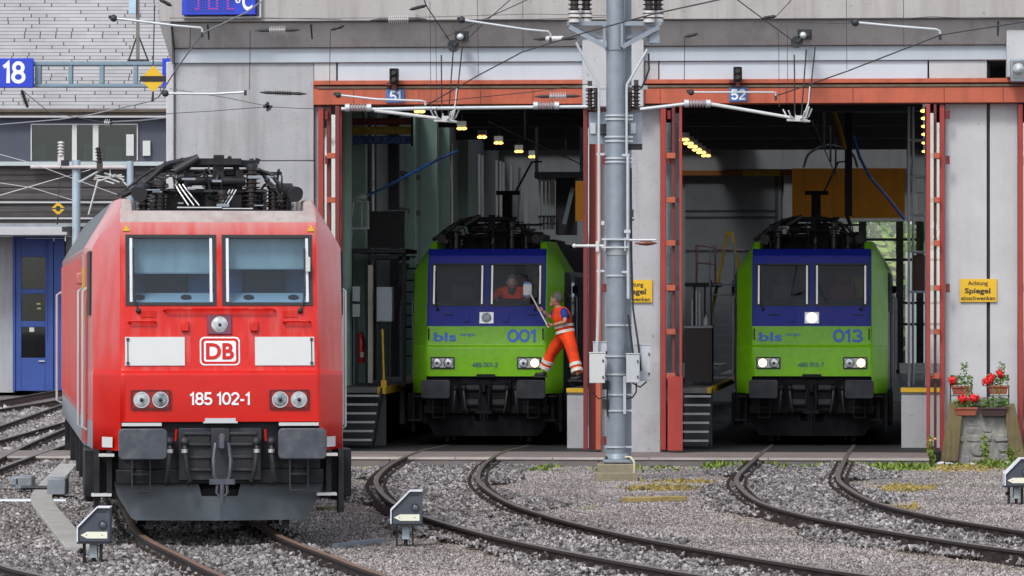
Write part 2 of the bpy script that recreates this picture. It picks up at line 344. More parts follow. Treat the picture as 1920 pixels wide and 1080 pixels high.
lens_clear = mk('lamp_reflector', (.26,.29,.30), .25, .3, var=.6, vs=20)
bls_lens = mk('clear_lamp_lens', (.60,.63,.65), .15, .3, var=.35, vs=18)
lens_on = lampmat('lamp_lens_lit', (1.0,.76,.42), 1.7)
lens_on_top = lampmat('lamp_lens_lit_white', (1.0,.88,.66), 2.2)

ZL = [.95, 1.27, 1.80, 1.84, 2.19, 2.56, 3.21, 3.35, 3.50, 3.62]
def yf(z):
    if z <= 1.80: return 0.0
    if z <= 1.84: return .05 * (z-1.80)/.04
    if z <= 3.50: return .05 + (z-1.84)*.20
    return .382 + (z-3.50)*1.1
def sx(z): return 1.40 if z <= 3.21 else 1.40 - .32*(z-3.21)/.55
XS = [-1.10, -1.04, -.032, .032, 1.04, 1.10]

def spline3(pts, n=5):
    pts = [np.array(p, float) for p in pts]; ext = [2*pts[0]-pts[1]] + pts + [2*pts[-1]-pts[-2]]; out = []
    for i in range(1, len(ext)-2):
        p0, p1, p2, p3 = ext[i-1:i+3]
        for k in range(n):
            t = k/n; out.append(tuple(.5*((2*p1)+(-p0+p2)*t+(2*p0-5*p1+4*p2-p3)*t*t+(-p0+3*p1-3*p2+p3)*t**3)))
    return out + [tuple(pts[-1])]
def box_on_front(mb, x0, x1, z0, z1, d0, d1, mi=0):
    """box laid on the raked cab front: d0..d1 metres in front of the paint"""
    return mb.add([(x0,yf(z0)-d1,z0),(x1,yf(z0)-d1,z0),(x1,yf(z0)-d0,z0),(x0,yf(z0)-d0,z0),(x0,yf(z1)-d1,z1),(x1,yf(z1)-d1,z1),(x1,yf(z1)-d0,z1),(x0,yf(z1)-d0,z1)],
                  [(0,3,2,1),(4,5,6,7),(0,1,5,4),(1,2,6,5),(2,3,7,6),(3,0,4,7)], mi)
def rounded_rect(x0, x1, z0, z1, r, n=5):
    pts = []
    for cx, cz, a0 in ((x1-r, z1-r, 0), (x0+r, z1-r, 90), (x0+r, z0+r, 180), (x1-r, z0+r, 270)):
        for k in range(n+1):
            a = R(a0 + 90*k/n); pts.append((cx + r*math.cos(a), cz + r*math.sin(a)))
    return pts
def frame_mb(x0, x1, z0, z1, w, d0, d1):
    mb = MB()
    box_on_front(mb, x0-w, x1+w, z1, z1+w, d0, d1); box_on_front(mb, x0-w, x1+w, z0-w, z0, d0, d1)
    box_on_front(mb, x0-w, x0, z0, z1, d0, d1); box_on_front(mb, x1, x1+w, z0, z1, d0, d1)
    return mb

def locomotive(name, label, origin, a, scheme, number, lit, group=None):
    fr = Matrix.Translation(Vector(origin)) @ Matrix.Rotation(-a, 4, 'Z')
    red = scheme == 'red'
    BM_, DM_ = (black_metal, dark_metal) if red else (bls_under, bls_under2)
    T = Thing(name, label, 'locomotive', (0,0,0), fr, group)
    front, corner, side = (red_front, red_corner, red_side) if red else (bls_green, bls_green_side, bls_dark)
    mats = [front, corner, side, bls_blue if not red else red_lower, grey_band if red else bls_dark, roof_grey if red else BM_, roof_pale if red else bls_blue]
    b = MB()
    # cab front grid with window holes
    for j in range(1, len(ZL)-1):
        z0, z1 = ZL[j], ZL[j+1]
        for i in range(5):
            if i in (1, 3) and j in (5, 6): continue
            mi = 0
            if red: mi = 3 if z1 <= 1.85 else (6 if z0 >= 3.49 else 0)
            else: mi = 3 if z0 >= 2.18 else 0
            b.add([(XS[i],yf(z0),z0),(XS[i+1],yf(z0),z0),(XS[i+1],yf(z1),z1),(XS[i],yf(z1),z1)], [(0,1,2,3)], mi)
    YB, YR = 2.3, 17.7
    for s in (-1, 1):
        for j in range(len(ZL)-1):
            z0, z1 = ZL[j], ZL[j+1]
            mi = 1
            if red and z1 <= 1.85: mi = 3
            F0, F1 = (s*1.10, yf(z0), z0), (s*1.10, yf(z1), z1)
            S0, S1 = (s*sx(z0), yf(z0)+.5, z0), (s*sx(z1), yf(z1)+.5, z1)
            b.add([F0, S0, S1, F1], [(0,1,2,3)], mi)
            w = lambda z: s*(1.47 if z <= 3.21 else 1.47 - .34*(z-3.21)/.55)
            B0, B1 = (w(z0), YB, z0), (w(z1), YB, z1); Q0, Q1 = (w(z0), YR, z0), (w(z1), YR, z1)
            mi2 = (4 if z1 <= 1.3 else (1 if z0 >= 3.2 else 2))
            mi3 = (4 if z1 <= 1.3 else (5 if z0 >= 3.2 else 2))
            b.add([S0, B0, B1, S1], [(0,1,2,3)], mi2); b.add([B0, Q0, Q1, B1], [(0,1,2,3)], mi3)
        # shoulder above the roof edge
        F, S = (s*1.10, yf(3.62), 3.62), (s*sx(3.62), yf(3.62)+.5, 3.62)
        Tf, Ti, Ts = (s*1.06, yf(3.62)+.20, 3.76), (s*.96, yf(3.62)+.16, 3.745), (s*1.09, yf(3.62)+.62, 3.77)
        Fi = (s*.96, yf(3.62), 3.62); Bt = (s*1.13, YB, 3.77); Bs = (s*(1.47-.34*.41/.55), YB, 3.62)
        Qt, Qs = (s*1.13, YR, 3.77), (s*(1.47-.34*.41/.55), YR, 3.62); Bi, Qi = (s*.96, YB, 3.76), (s*.96, YR, 3.76)
        Di, Dq = (s*.96, YB, 3.60), (s*.96, YR, 3.60)
        mf = 6 if red else 1
        b.add([F, S, Ts, Tf], [(0,1,2,3)], 1); b.add([Fi, F, Tf, Ti], [(0,1,2,3)], mf); b.add([S, Bs, Bt, Ts], [(0,1,2,3)], 1)
        b.add([Ti, Tf, Ts, Bt, Bi], [(0,1,2,3,4)], mf); b.add([Fi, Ti, Bi, Di], [(0,1,2,3)], mf)
        b.add([Bs, Qs, Qt, Bt], [(0,1,2,3)], 5); b.add([Bi, Bt, Qt, Qi], [(0,1,2,3)], 5); b.add([Di, Bi, Qi, Dq], [(0,1,2,3)], 5)
    b.add([(-.96, yf(3.62), 3.62), (.96, yf(3.62), 3.62), (.96, YR, 3.62), (-.96, YR, 3.62)], [(0,1,2,3)], 5)
    # rear end and floor
    b.add([(-1.47,YR,.95),(1.47,YR,.95),(1.47,YR,3.21),(1.13,YR,3.77),(-1.13,YR,3.77),(-1.47,YR,3.21)], [(0,1,2,3,4,5)], 2)
    b.add([(-1.40,.5,.95),(1.40,.5,.95),(1.47,YB,.95),(1.47,YR,.95),(-1.47,YR,.95),(-1.47,YB,.95)], [(0,1,2,3,4,5)], 5)
    b.add([(-1.10,0,1.27),(1.10,0,1.27),(1.10,0.3,1.27),(-1.10,.3,1.27)], [(0,1,2,3)], 5)
    bm = new_mesh_object('body', b, mats, T.o, smooth=20)
    me = bm.data; q = bmesh.new(); q.from_mesh(me); bmesh.ops.remove_doubles(q, verts=q.verts, dist=.002); bmesh.ops.recalc_face_normals(q, faces=q.faces); q.to_mesh(me); q.free()
    md = bm.modifiers.new('bevel', 'BEVEL'); md.width = .022; md.segments = 3; md.limit_method = 'ANGLE'; md.angle_limit = R(25)
    # side wall details: ribs, doors, handrails, side windows
    for s in (-1, 1):
        ribs = MB()
        y = 2.6
        while y < 17.2:
            ribs.box(s*1.47-.018*s, s*1.47+.022*s, y, y+.05, 1.36, 3.12); y += .42 if (y < 6 or y > 9) else .2
        o = T.part('side_ribs', ribs, side)
    for s in (-1, 1):
        xx = lambda y: s*(1.40 + .07*(y-.5)/1.8) + s*.012
        def strip(y0, y1, z0, z1, t=.012):
            mb = MB(); A = [(xx(y0)-s*.03,y0),(xx(y1)-s*.03,y1),(xx(y1)+s*t,y1),(xx(y0)+s*t,y0)]
            return mb.add([(x,y,z0) for x,y in A]+[(x,y,z1) for x,y in A], [(0,1,2,3),(4,5,6,7),(0,1,5,4),(1,2,6,5),(2,3,7,6),(3,0,4,7)])
        T.part('side_window', strip(.85, 1.30, 2.45, 3.17, .002), black_rubber)
        dr = T.part('cab_door', strip(1.48, 2.16, 1.0, 3.15), side)
        T.part('door_window', strip(1.6, 2.04, 2.4, 3.0, .018), wind_bls if not red else notice_reflect_yellow, dr)  # on red, yellow paint stands in for the pane's reflection
        for y in (1.38, 2.26):
            hb = MB().tube([(xx(y), y, 1.15), (xx(y)+s*.045, y, 1.18), (xx(y)+s*.045, y, 2.72), (xx(y), y, 2.76)], .016)
            T.part('handrail', hb, alu if red else wire_grey)
        for y in (16.9,):
            hb = MB().tube([(s*1.49, y, 1.15), (s*1.56, y, 1.18), (s*1.56, y, 2.72), (s*1.49, y, 2.76)], .018); T.part('handrail', hb, alu if red else wire_grey)
        if s < 0 or not red: T.part('mirror_housing', MB().box(xx(2.2)-s*.02, xx(2.2)+s*.07, 2.16, 2.26, 2.80, 2.94), side if red else BM_, bev=.02)
    # windscreens
    for x0, x1 in ((-1.04, -.032), (.032, 1.04)):
        fo = T.part('windscreen', frame_mb(x0+.035, x1-.035, 2.595, 3.315, .035, -.03, .012), black_rubber)
        pane = MB(); z0, z1 = 2.595, 3.315
        pane.add([(x0+.03,yf(z0)+.012,z0),(x1-.03,yf(z0)+.012,z0),(x1-.03,yf(z1)+.012,z1),(x0+.03,yf(z1)+.012,z1)], [(0,1,2,3)])
        T.part('pane', pane, wind_red if red else wind_bls, fo)
        st = MB()
        for x in (x0+.045, x1-.075): box_on_front(st, x, x+.03, 2.60, 3.31, .0, .014)
        T.part('frame_strip', st, alu, fo)
    for s in (-1, 1):
        x = s*.90
        w = MB().tube([(x, yf(2.50)-.03, 2.50), (x-s*-.04, yf(2.62)-.04, 2.62), (x+s*.05, yf(2.85)-.03, 2.86)], .011).tube([(x+s*.05, yf(2.8)-.03, 2.66), (x+s*.055, yf(3.1)-.025, 3.20)], .010).ball((x, yf(2.5)-.02, 2.50), .03)
        T.part('wiper', w, black_rubber)
    # cab interior
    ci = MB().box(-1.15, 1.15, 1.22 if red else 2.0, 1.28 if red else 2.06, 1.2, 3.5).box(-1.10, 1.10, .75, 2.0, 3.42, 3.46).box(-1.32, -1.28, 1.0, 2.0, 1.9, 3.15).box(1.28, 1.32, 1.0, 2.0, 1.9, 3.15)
    T.part('cab_interior', ci, reflect_blue if red else cab_dark)
    if red:
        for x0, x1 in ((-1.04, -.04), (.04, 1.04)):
            T.part('reflection_panel', MB().add([(x0,.50,2.98 if x0 > 0 else 2.93),(x1,.50,2.98 if x0 > 0 else 2.93),(x1,.46,3.40),(x0,.46,3.40)], [(0,1,2,3)]), reflect_pale)  # panel behind the glass standing in for the pale upper reflection
            T.part('reflection_edge', MB().bar((x0,.49,2.975 if x0 > 0 else 2.925),(x1,.49,2.975 if x0 > 0 else 2.925),.02,.02), cab_grey)
        T.part('cable_and_reflection', MB().tube([(-.22,.62,3.4),(-.20,.62,3.2),(-.16,.62,3.05)], .012, 5).tube([(-.12,.62,3.4),(-.10,.62,3.1)], .010, 5).bar((-1.0,.66,3.3),(-.42,.7,2.74),.012,.012), black_rubber)  # cables, plus a diagonal bar standing in for a reflected line
        T.part('window_clip', MB().cbox((.985,.18,3.02),(.05,.03,.16)), white_paint)
    de = MB().add([(-1.06,.26,2.58),(1.06,.26,2.58),(1.2,.62,2.70),(-1.2,.62,2.70),(-1.06,.24,2.3),(1.06,.24,2.3),(1.2,.9,2.3),(-1.2,.9,2.3),(1.2,.9,2.62),(-1.2,.9,2.62)],
                  [(0,1,2,3),(0,4,5,1),(3,2,8,9),(9,8,6,7),(1,5,6,8,2),(0,3,9,7,4)])
    dk = T.part('driver_desk', de, dash_mat if red else cab_dark)
    if red:
        for cx in (-.88, -.36, .34, .84):
            T.part('air_vent', MB().cyl((cx, .44, 2.635), (cx, .43, 2.655), .06, n=14), black_rubber, dk)
    for cx in (-.55, .55):
        sy = -.28 if red else 0; se = MB().box(cx-.24, cx+.24, 1.35+sy, 1.47+sy, 2.3, 2.98).box(cx-.14, cx+.14, 1.36+sy, 1.45+sy, 2.98, 3.16).box(cx-.25, cx+.25, 1.0+sy, 1.45+sy, 2.2, 2.3)
        T.part('driver_seat', se, cab_dark if red else (cab_dark if cx < 0 else seat_red), bev=.04)
    if not red: T.part('cab_notice', MB().box(.70, .95, 1.97, 1.99, 2.72, 3.12), notice_reflect_yellow)
    # front fittings
    if red:
        hr = MB().tube([(-.62, yf(2.52), 2.50), (-.60, yf(2.52)-.06, 2.515), (-.56, yf(2.52)-.07, 2.52), (.56, yf(2.52)-.07, 2.52), (.60, yf(2.52)-.06, 2.515), (.62, yf(2.52), 2.50)], .014)
        T.part('front_handrail', hr, red_front)
        for x in (-.86, .86):
            T.part('front_handle', MB().tube([(x-.15, yf(2.4), 2.37), (x-.14, yf(2.4)-.06, 2.385), (x+.14, yf(2.4)-.06, 2.385), (x+.15, yf(2.4), 2.37)], .014), red_front)
        for x in (-.385, .385):
            T.part('lamp_bracket', box_on_front(MB(), x-.045, x+.045, 2.27, 2.38, 0, .05), red_lower, bev=.012)
            T.part('hinge_plate', MB().box(x*2.05-.08, x*2.05+.08, yf(2.44)-.012, yf(2.44), 2.43, 2.50), red_front)
        for x in (-1.03, 1.03):
            tri = MB().prism([(x-.04, 3.39), (x+.04, 3.39), (x, 3.46)], yf(3.40)-.016, yf(3.40)+.02); T.part('warning_triangle', tri, sign_yellow)
    else:
        for x in (-.70, .86): T.part('front_handle', box_on_front(MB(), x-.09, x+.09, 2.40, 2.415, 0, .03), black_rubber)
        for x in (-1.06, 1.05): T.part('front_handrail', MB().tube([(x, 0.09, 2.14), (x, .02, 2.12), (x, .0, 1.98), (x, .06, 1.95)], .012), black_rubber)
        for x in (-.36, .36): T.part('lamp_bracket', box_on_front(MB(), x-.045, x+.045, 2.28, 2.38, 0, .04), bls_blue)
    # top lamp
    hz = box_on_front(MB(), -.137, .137, 2.235, 2.455, 0, .02)
    top = T.part('top_headlight', hz, mk('lamp_housing_purple', (.16,.03,.06), .4) if red else alu, bev=.01)
    zc = 2.345; lens = lens_on_top if 'top' in lit else lens_off
    T.part('lens', MB().lathe((0, yf(zc)-.015, zc), (0, yf(zc)-.5, zc+.09), [(0,.092),(.012,.092),(.024,.075),(.03,.0001)], 20), lens, top)
    if red: T.part('lens_centre', MB().ball((0, yf(zc)-.045, zc), .018), DM_, top)
    # lamp clusters
    for s, nm in ((-1, 'left'), (1, 'right')):
        x0, x1 = sorted((s*.99, s*.545)) if red else sorted((s*1.02, s*.575))
        cl = T.part('headlight_cluster', MB().prism(rounded_rect(x0, x1, 1.405, 1.625, .02), -.02, .02), mk('lamp_frame_maroon', (.12,.004,.006), .35) if red else black_rubber)
        T.part('cluster_inset', MB().prism(rounded_rect(x0+.025, x1-.025, 1.43, 1.60, .012), -.026, -.005), mk('lamp_inset_red', (.28,.012,.012), .35) if red else mk('lamp_inset_pale', (.5,.52,.53), .3, .3), cl)
        for k, cx in enumerate((x0+.118, x1-.118)):
            outer = (k == 0) == (s < 0)
            on = nm in lit and outer
            T.part('lens', MB().lathe((cx, -.02, 1.515), (cx, -1, 1.515), [(0,.080),(.010,.080),(.016,.066),(.018,.0001)], 20), lens_on if on else (lens_off if outer else lens_clear) if red else (lens_on if on else bls_lens), cl)
            T.part('lens_rim', MB().lathe((cx, -.021, 1.515), (cx, -1, 1.515), [(0,.090),(.012,.090),(.012,.080),(0,.080)], 20), alu if red else DM_, cl)
            if not outer or not on: T.part('bulb', MB().ball((cx, -.046, 1.515), .022), DM_, cl)
    if red:
        for s in (-1, 1):
            x0, x1 = sorted((s*1.05, s*.39))
            pn = T.part('white_panel', box_on_front(MB(), x0, x1, 1.893, 2.21, 0, .012), white_paint)
            cl = MB()
            for z in (1.905, 2.17): box_on_front(cl, s*1.02-.015, s*1.02+.015, z, z+.03, .012, .03)
            box_on_front(cl, s*1.02-.005, s*1.02+.005, 1.93, 2.17, .012, .02)
            T.part('clamp', cl, DM_, pn)
        slant = lambda z: yf(z)
        lg = MB().add([(x, yf(z)-.006, z) for x, z in rounded_rect(-.222, .222, 1.895, 2.21, .05)], [tuple(range(24))])
        em = T.part('emblem', lg, text_white, recalc=False)
        ring = MB(); o_, i_ = rounded_rect(-.207, .207, 1.91, 2.195, .042), rounded_rect(-.178, .178, 1.937, 2.168, .025)
        ring.add([(x, yf(z)-.010, z) for x, z in o_] + [(x, yf(z)-.010, z) for x, z in i_], [(k, (k+1) % 24, 24+(k+1) % 24, 24+k) for k in range(24)])
        T.part('emblem_border', ring, red_lower, em)
        T.part('emblem_letters', text_mb('DB', -.155, .155, 1.962, 2.143, -.012, .030, slant=slant), red_lower, em, smooth=0)
        T.part('running_number', digits_mb(number, -.335, .335, 1.455, 1.59, -.004, .023), text_white, smooth=0)
    else:
        slant = lambda z: yf(z)
        T.part('operator_name', text_mb('bls', -.97, -.55, 1.915, 2.075, -.006, .022, slant=slant), bls_letter, smooth=0)
        T.part('operator_word', text_mb('cargo', -.49, -.21, 2.0, 2.055, -.006, .004, slant=slant), bls_letter, smooth=0)
        T.part('fleet_number', digits_mb(number[0], .40, .93, 1.90, 2.12, -.006, .045, slant=slant), bls_letter, smooth=0)
        T.part('running_number', digits_mb(number[1], -.25, .22, 1.44, 1.52, -.006, .013), mk('faint_blue_lettering', (.02,.10,.20), .5), smooth=0)
    for s in (-1, 1):
        wp = MB(); wp.add([(s*1.17, .10, .985), (s*1.28, .285, .985), (s*1.28, .285, 1.10), (s*1.17, .10, 1.10)], [(0,1,2,3)]).xf(Matrix.Translation((s*.02, -.02, 0)))
        if red: T.part('white_patch', wp, white_paint, recalc=False)
        if red: T.part('step_light', MB().box(s*.87-.22, s*.87+.22, -.05, .02, 1.225, 1.26), white_paint)
    # headstock, buffers, coupling, hoses
    hsb = MB().box(-1.12, 1.12, .10, .22, .74, 1.27).box(-1.25, 1.25, .3, .5, .5, .95).box(-1.15, 1.15, .06, .3, .58, .74)
    for s in (-1, 1): hsb.box(s*1.33-.16, s*1.33+.16, .42, 1.2, .42, .95)
    T.part('headstock', hsb, bls_under if not red else mk('headstock_black', (.016,.017,.021), .5, .1, spec=.2, var=.3, vs=4, dirt=.3, dirt_col=(.07,.065,.06), ds=4), bev=.01)
    for s in (-1, 1):
        cx = s*.875
        bu = T.part('buffer', MB().cyl((cx, .1, 1.04), (cx, -.3, 1.04), .13, n=18).cyl((cx, -.25, 1.04), (cx, -.52, 1.04), .10, n=18).box(cx-.2, cx+.2, .04, .1, .88, 1.2), BM_, bev=.008)
        T.part('buffer_head', MB().prism(rounded_rect(cx-.265, cx+.265, .87, 1.21, .05), -.60, -.52), buffer_grey if red else mk('green_loco_buffer', (.028,.03,.038), .5, spec=.2, var=.3, vs=4, dirt=.5, dirt_col=(.09,.09,.10), ds=3), bu, bev=.012)
        stp = MB().box(cx-.11, cx+.11, -.02, .10, .50, .52).box(cx-.11, cx-.09, .0, .05, .5, .86).box(cx+.09, cx+.11, .0, .05, .5, .86).box(cx-.09, cx+.09, .0, .03, .68, .70)
        T.part('shunter_step', stp, DM_)
        sp2 = T.part('corner_step', MB().box(s*1.22-.03, s*1.22+.03, .2, .3, .42, .96).box(s*1.36-.03, s*1.36+.03, .2, .5, .25, .96), BM_)
        tr = MB().box(s*1.25-.17, s*1.25+.05, .05, .3, .445, .475).box(s*1.24-.10, s*1.24+.07, .05, .25, .885, .915); T.part('step_tread', tr, white_paint if red else DM_, sp2)
    mid = MB().box(-.46, .46, .02, .10, .62, 1.20)
    for z in (.72, .86, 1.0, 1.12): mid.box(-.40, -.10, -.02, .03, z, z+.035).box(.10, .40, -.02, .03, z, z+.035)
    mid.box(-.10, .10, -.03, .05, .6, 1.2)
    T.part('coupler_plate', mid, DM_ if red else bls_under, bev=.008)
    for x0, x1, z0, z1 in ((-.36,-.12,1.035,1.115),(.12,.36,1.035,1.115),(-.36,-.12,.757,.857),(.12,.36,.757,.857)): T.part('coupler_slot', MB().box(x0, x1, -.004, .03, z0, z1), black_rubber)
    hk = MB().bar((0, .0, 1.04), (0, -.34, 1.05), .07, .12).tube([(0,-.30,1.05),(0,-.36,1.12),(0,-.44,1.10),(0,-.46,1.0),(0,-.40,.95)], .035, 8)
    for x in (-.07, .07): hk.tube([(x, -.36, 1.04), (x*1.35, -.42, .86), (x*1.2, -.42, .68), (x*.6, -.40, .60)], .022, 6)
    hk.bar((-.14, -.42, .62), (.14, -.42, .62), .05, .06).cyl((0,-.42,.62),(0,-.42,.38),.028,n=8).tube([(-.05,-.42,.62),(-.06,-.42,.5),(0,-.42,.42),(.06,-.42,.5),(.05,-.42,.62)], .018)
    T.part('coupling_hook', hk, buffer_grey if red else BM_)
    for x, dx in ((-.56,-.02), (-.40,.03), (.40,-.03), (.56,.02)):
        T.part('brake_hose', MB().tube([(x, .08, 1.06), (x, -.06, 1.06), (x, -.11, .98), (x+dx, -.12, .72), (x+dx*2, -.08, .62), (x+dx*1.5, .0, .58)], .027, 8), black_rubber if not red else DM_)
        hv = T.part('hose_valve', MB().cyl((x, .02, 1.06), (x, -.1, 1.06), .045, n=10).ball((x, -.09, 1.05), .05), DM_)
        if red and abs(x) > .5: T.part('valve_handle', MB().tube([(x+.06*(1 if x < 0 else -1), -.12, 1.06), (x+.07*(1 if x < 0 else -1), -.13, 1.19)], .012), red_lower, hv)
        if red: T.part('hose_clip', MB().cyl((x, -.115, .93), (x, -.116, .97), .036, n=10), alu, hv)
    tp = MB().box(-.19, .19, -.05, .08, 1.255, 1.275).box(-.17, .17, -.04, .05, 1.275, 1.31); T.part('front_step', tp, alu if red else DM_)
    # snow plough
    pl = MB()
    for s in (-1, 1):
        A = [(s*.0, .44), (s*.20, .44), (s*.24, .60), (s*1.17, .60), (s*1.14, .46), (s*.98, .20), (s*.94, .17), (0, .17)]
        front_ = [(x, .08 + .22*abs(x)/1.17, z) for x, z in A]; back_ = [(x, y+.05, z) for x, y, z in front_]; n = len(A)
        pl.add(front_ + back_, [tuple(range(n)), tuple(range(2*n-1, n-1, -1))] + [(i, n+i, n+(i+1) % n, (i+1) % n) for i in range(n)])
    T.part('snow_plough', pl, plough_grey if red else bls_under)
    for s in (-1, 1):
        T.part('rail_guard', MB().box(s*.76-.04, s*.76+.04, .5, .56, .06, .5).box(s*.62-.015, s*.62+.015, .4, .5, .08, .3), DM_)
    # running gear
    for yb in (3.1, 12.0):
        fm = MB()
        for s in (-1, 1): fm.box(s*1.02-.08, s*1.02+.08, yb-.7, yb+3.3, .62, .86).box(s*1.12-.12, s*1.12+.12, yb+.9, yb+1.7, .35, .95).box(s*1.15-.1, s*1.15+.1, yb-.35, yb+.35, .38, .9).box(s*1.15-.1, s*1.15+.1, yb+2.25, yb+2.95, .38, .9)
        fm.box(-.9, .9, yb-.6, yb-.4, .4, .9).box(-.9, .9, yb+1.0, yb+1.6, .4, .9)
        T.part('bogie_frame', fm, BM_)
        for yw in (yb, yb+2.6):
            ws = MB().cyl((-.8, yw, .62), (.8, yw, .62), .09, n=12)
            for s in (-1, 1): ws.lathe((s*.69, yw, .62), (s*.86, yw, .62), [(0,.655),(.03,.645),(.035,.63),(.14,.62),(.14,.1)], 32)
            T.part('wheelset', ws, DM_)
    T.part('transformer_box', MB().box(-1.3, 1.3, 7.0, 10.4, .32, .95), BM_)
    for s in (-1, 1):
        for y in (.95, 1.35, 2.5, 4.6, 6.6, 10.8, 15.2): T.part('side_strut', MB().box(s*1.42-.05, s*1.42+.05, y, y+.10, .35 if y < 2 else .5, .95), BM_)
        for z in (.36, .62): T.part('ladder_rung', MB().box(s*1.38-.08, s*1.38+.08, 1.0, 1.4, z, z+.04), BM_)
    T.part('lower_skirt', MB().box(-1.2, 1.2, .3, .42, .40, .95), BM_)
    for s in (-1, 1): T.part('battery_box', MB().box(s*1.38-.08, s*1.38+.08, 1.45, 3.0, .40, .95), BM_)
    # roof equipment
    dkr = BM_ if red else bls_under
    for nm, mb in (('roof_box', MB().box(-.55, .55, 1.3, 2.4, 3.62, 3.88)), ('roof_box', MB().box(-.12, .30, 1.02, 1.3, 3.62, 3.99)), ('roof_box', MB().box(-.75, .75, 4.0, 6.0, 3.62, 3.95)), ('roof_box', MB().box(-.7, .7, 8.0, 11, 3.62, 3.9)),
                   ('cross_tube', MB().cyl((-.33, .97, 3.965), (.33, .97, 3.965), .052, n=14)), ('cross_tube', MB().cyl((-.34, 1.1, 4.075), (.42, 1.1, 4.075), .028, n=10)), ('cross_tube', MB().cyl((-.62, 1.02, 3.85), (.55, 1.02, 3.85), .030, n=10)), ('cross_tube', MB().cyl((-.42, 1.25, 4.16), (.40, 1.25, 4.16), .034, n=10)),
                   ('drive_motor', MB().cyl((-.42, 1.15, 3.99), (-.22, 1.1, 4.02), .075, n=14)), ('drive_motor', MB().cyl((.10, 1.1, 4.05), (.27, 1.1, 4.05), .06, n=14)), ('clamp_block', MB().box(-.03, .09, .93, 1.02, 3.92, 4.26)), ('clamp_block', MB().box(-.36, -.27, .95, 1.05, 3.9, 4.05)), ('clamp_block', MB().box(.22, .31, .95, 1.05, 3.9, 4.1))):
        T.part(nm, mb, dkr, bev=.01)
    Q = lambda px, py, y: ((px-405)/166, y, EYE-(py-576)/166)
    bar = MB().bar(Q(372,303,.95), Q(452,303,.95), .11, .07).bar(Q(452,303,.95), Q(478,306,1.0), .05, .04).bar(Q(372,303,.95), Q(330,310,1.1), .05, .045).bar(Q(402,306,.94), Q(400,345,.96), .035, .05).bar(Q(436,302,.95), Q(446,322,1.0), .04, .05).bar(Q(396,300,.9), Q(390,318,.92), .012, .012).bar(Q(408,300,.9), Q(414,318,.92), .012, .012).ball(Q(472,302,1.0), .035).ball(Q(430,296,.95), .025)
    bar.bar(Q(478,300,1.0), Q(487,303,1.0), .03, .06)
    T.part('roof_busbar', bar, dkr)
    for x, y, h, r, nd in ((-.64,.95,.30,.11,7), (.40,.98,.50,.105,10), (.66,1.15,.26,.11,6), (-.36,1.5,.35,.1,6), (.06,.85,.20,.08,5), (-.80,1.6,.3,.09,5), (.84,1.6,.26,.09,5), (-.75,2.6,.3,.1,5), (.8,2.6,.3,.1,5)):
        T.part('roof_insulator', MB().insul((x,y,3.62),(x,y,3.62+h),r,r*.55,nd,n=16), ceramic_dark)
        T.part('insulator_cap', MB().cyl((x,y,3.62+h), (x,y,3.66+h), r*.7, n=10).box(x-r*1.1,x+r*.4,y-.03,y+.03,3.645+h,3.662+h), DM_ if red else dkr)
    L1 = [(228,368),(250,357),(270,344),(290,327),(308,311),(330,304),(352,300),(372,294)]
    L2 = [(240,362),(262,349),(284,336),(300,322),(322,314),(345,316),(362,308)]
    L3 = [(222,366),(246,348),(268,330),(292,315),(318,305),(352,300)]
    L4 = [(258,352),(280,332),(300,322),(318,319),(340,320),(360,312)]
    R1 = [(548,366),(532,350),(520,340),(508,326),(488,320),(470,318)]
    R2 = [(540,362),(525,345),(512,330),(500,322),(476,313),(452,308)]
    R3 = [(530,372),(516,352),(504,340),(494,325),(486,316)]
    for k, (Lc, r, y) in enumerate(((L1,.034,.9),(L2,.020,1.0),(L3,.016,1.15),(L4,.014,1.2),(R1,.022,.95),(R2,.017,1.05),(R3,.024,1.0))):
        pts = spline3([Q(px, py, y+.04*i) for i, (px, py) in enumerate(Lc)])
        T.part('roof_cable', MB().tube(pts, r, 8), black_rubber)
        for t in (.3, .62, .85):
            i = int(t*(len(pts)-2)); p_, q_ = Vector(pts[i]), Vector(pts[i+1]); d_ = (q_-p_).normalized()*.012
            T.part('cable_clamp', MB().cyl(p_-d_, p_+d_, r+.009, n=10), DM_ if red else dkr)
    T.part('sloping_pipe', MB().tube([Q(328,322,.92), Q(352,308,.9), Q(372,296,.9)], .05, 10), black_rubber)
    for s in (-1, 1):
        T.part('cable_gland', MB().cyl((s*.90, .70, 3.82), (s*.72, 1.1, 3.90), .075, .06, n=16).cyl((s*.875,.60,3.805),(s*.865,.66,3.81),.085,n=18), black_rubber)
    ww = MB()
    for k in range(3):
        ww.tube([Q(328+7*k,346,.9), Q(334+8*k,358,.85), Q(352+10*k,386,.78)], .0085, 5)
        ww.tube([Q(430+6*k,356,.9), Q(424+6*k,366,.85), Q(411+6*k,386,.78)], .0085, 5)
    ww.box(-.45,.05,.72,.74,3.655,3.668).box(.06,.40,.72,.74,3.645,3.656)
    T.part('earth_lead', ww, mk('bare_strand', (.62,.62,.62), .4, .2, var=.1) if red else dkr)
    lr = random.Random(3)
    for k in range(26):
        x = lr.uniform(-.72, .78); z = lr.uniform(3.68, 4.1); y = lr.uniform(.78, 1.2); dx = lr.uniform(-.22, .22)
        T.part('roof_lead', MB().tube(spline3([(x,y,z), (x+dx*.5, y+.05, z+lr.uniform(-.03,.1)), (x+dx, y+.08, z+lr.uniform(-.12,.05)), (x+dx*1.2, y+.1, max(3.64, z-.15))]), lr.choice((.007,.010,.014)), 6), black_rubber)
    for k in range(16):
        x = lr.uniform(-.75, .82); z = lr.uniform(3.67, 4.02); y = lr.uniform(.72, .9)
        T.part('roof_bracket', MB().cbox((x,y,z), (lr.uniform(.05,.16), .04, lr.uniform(.012,.035))), (galv if k % 3 else DM_) if red else dkr)
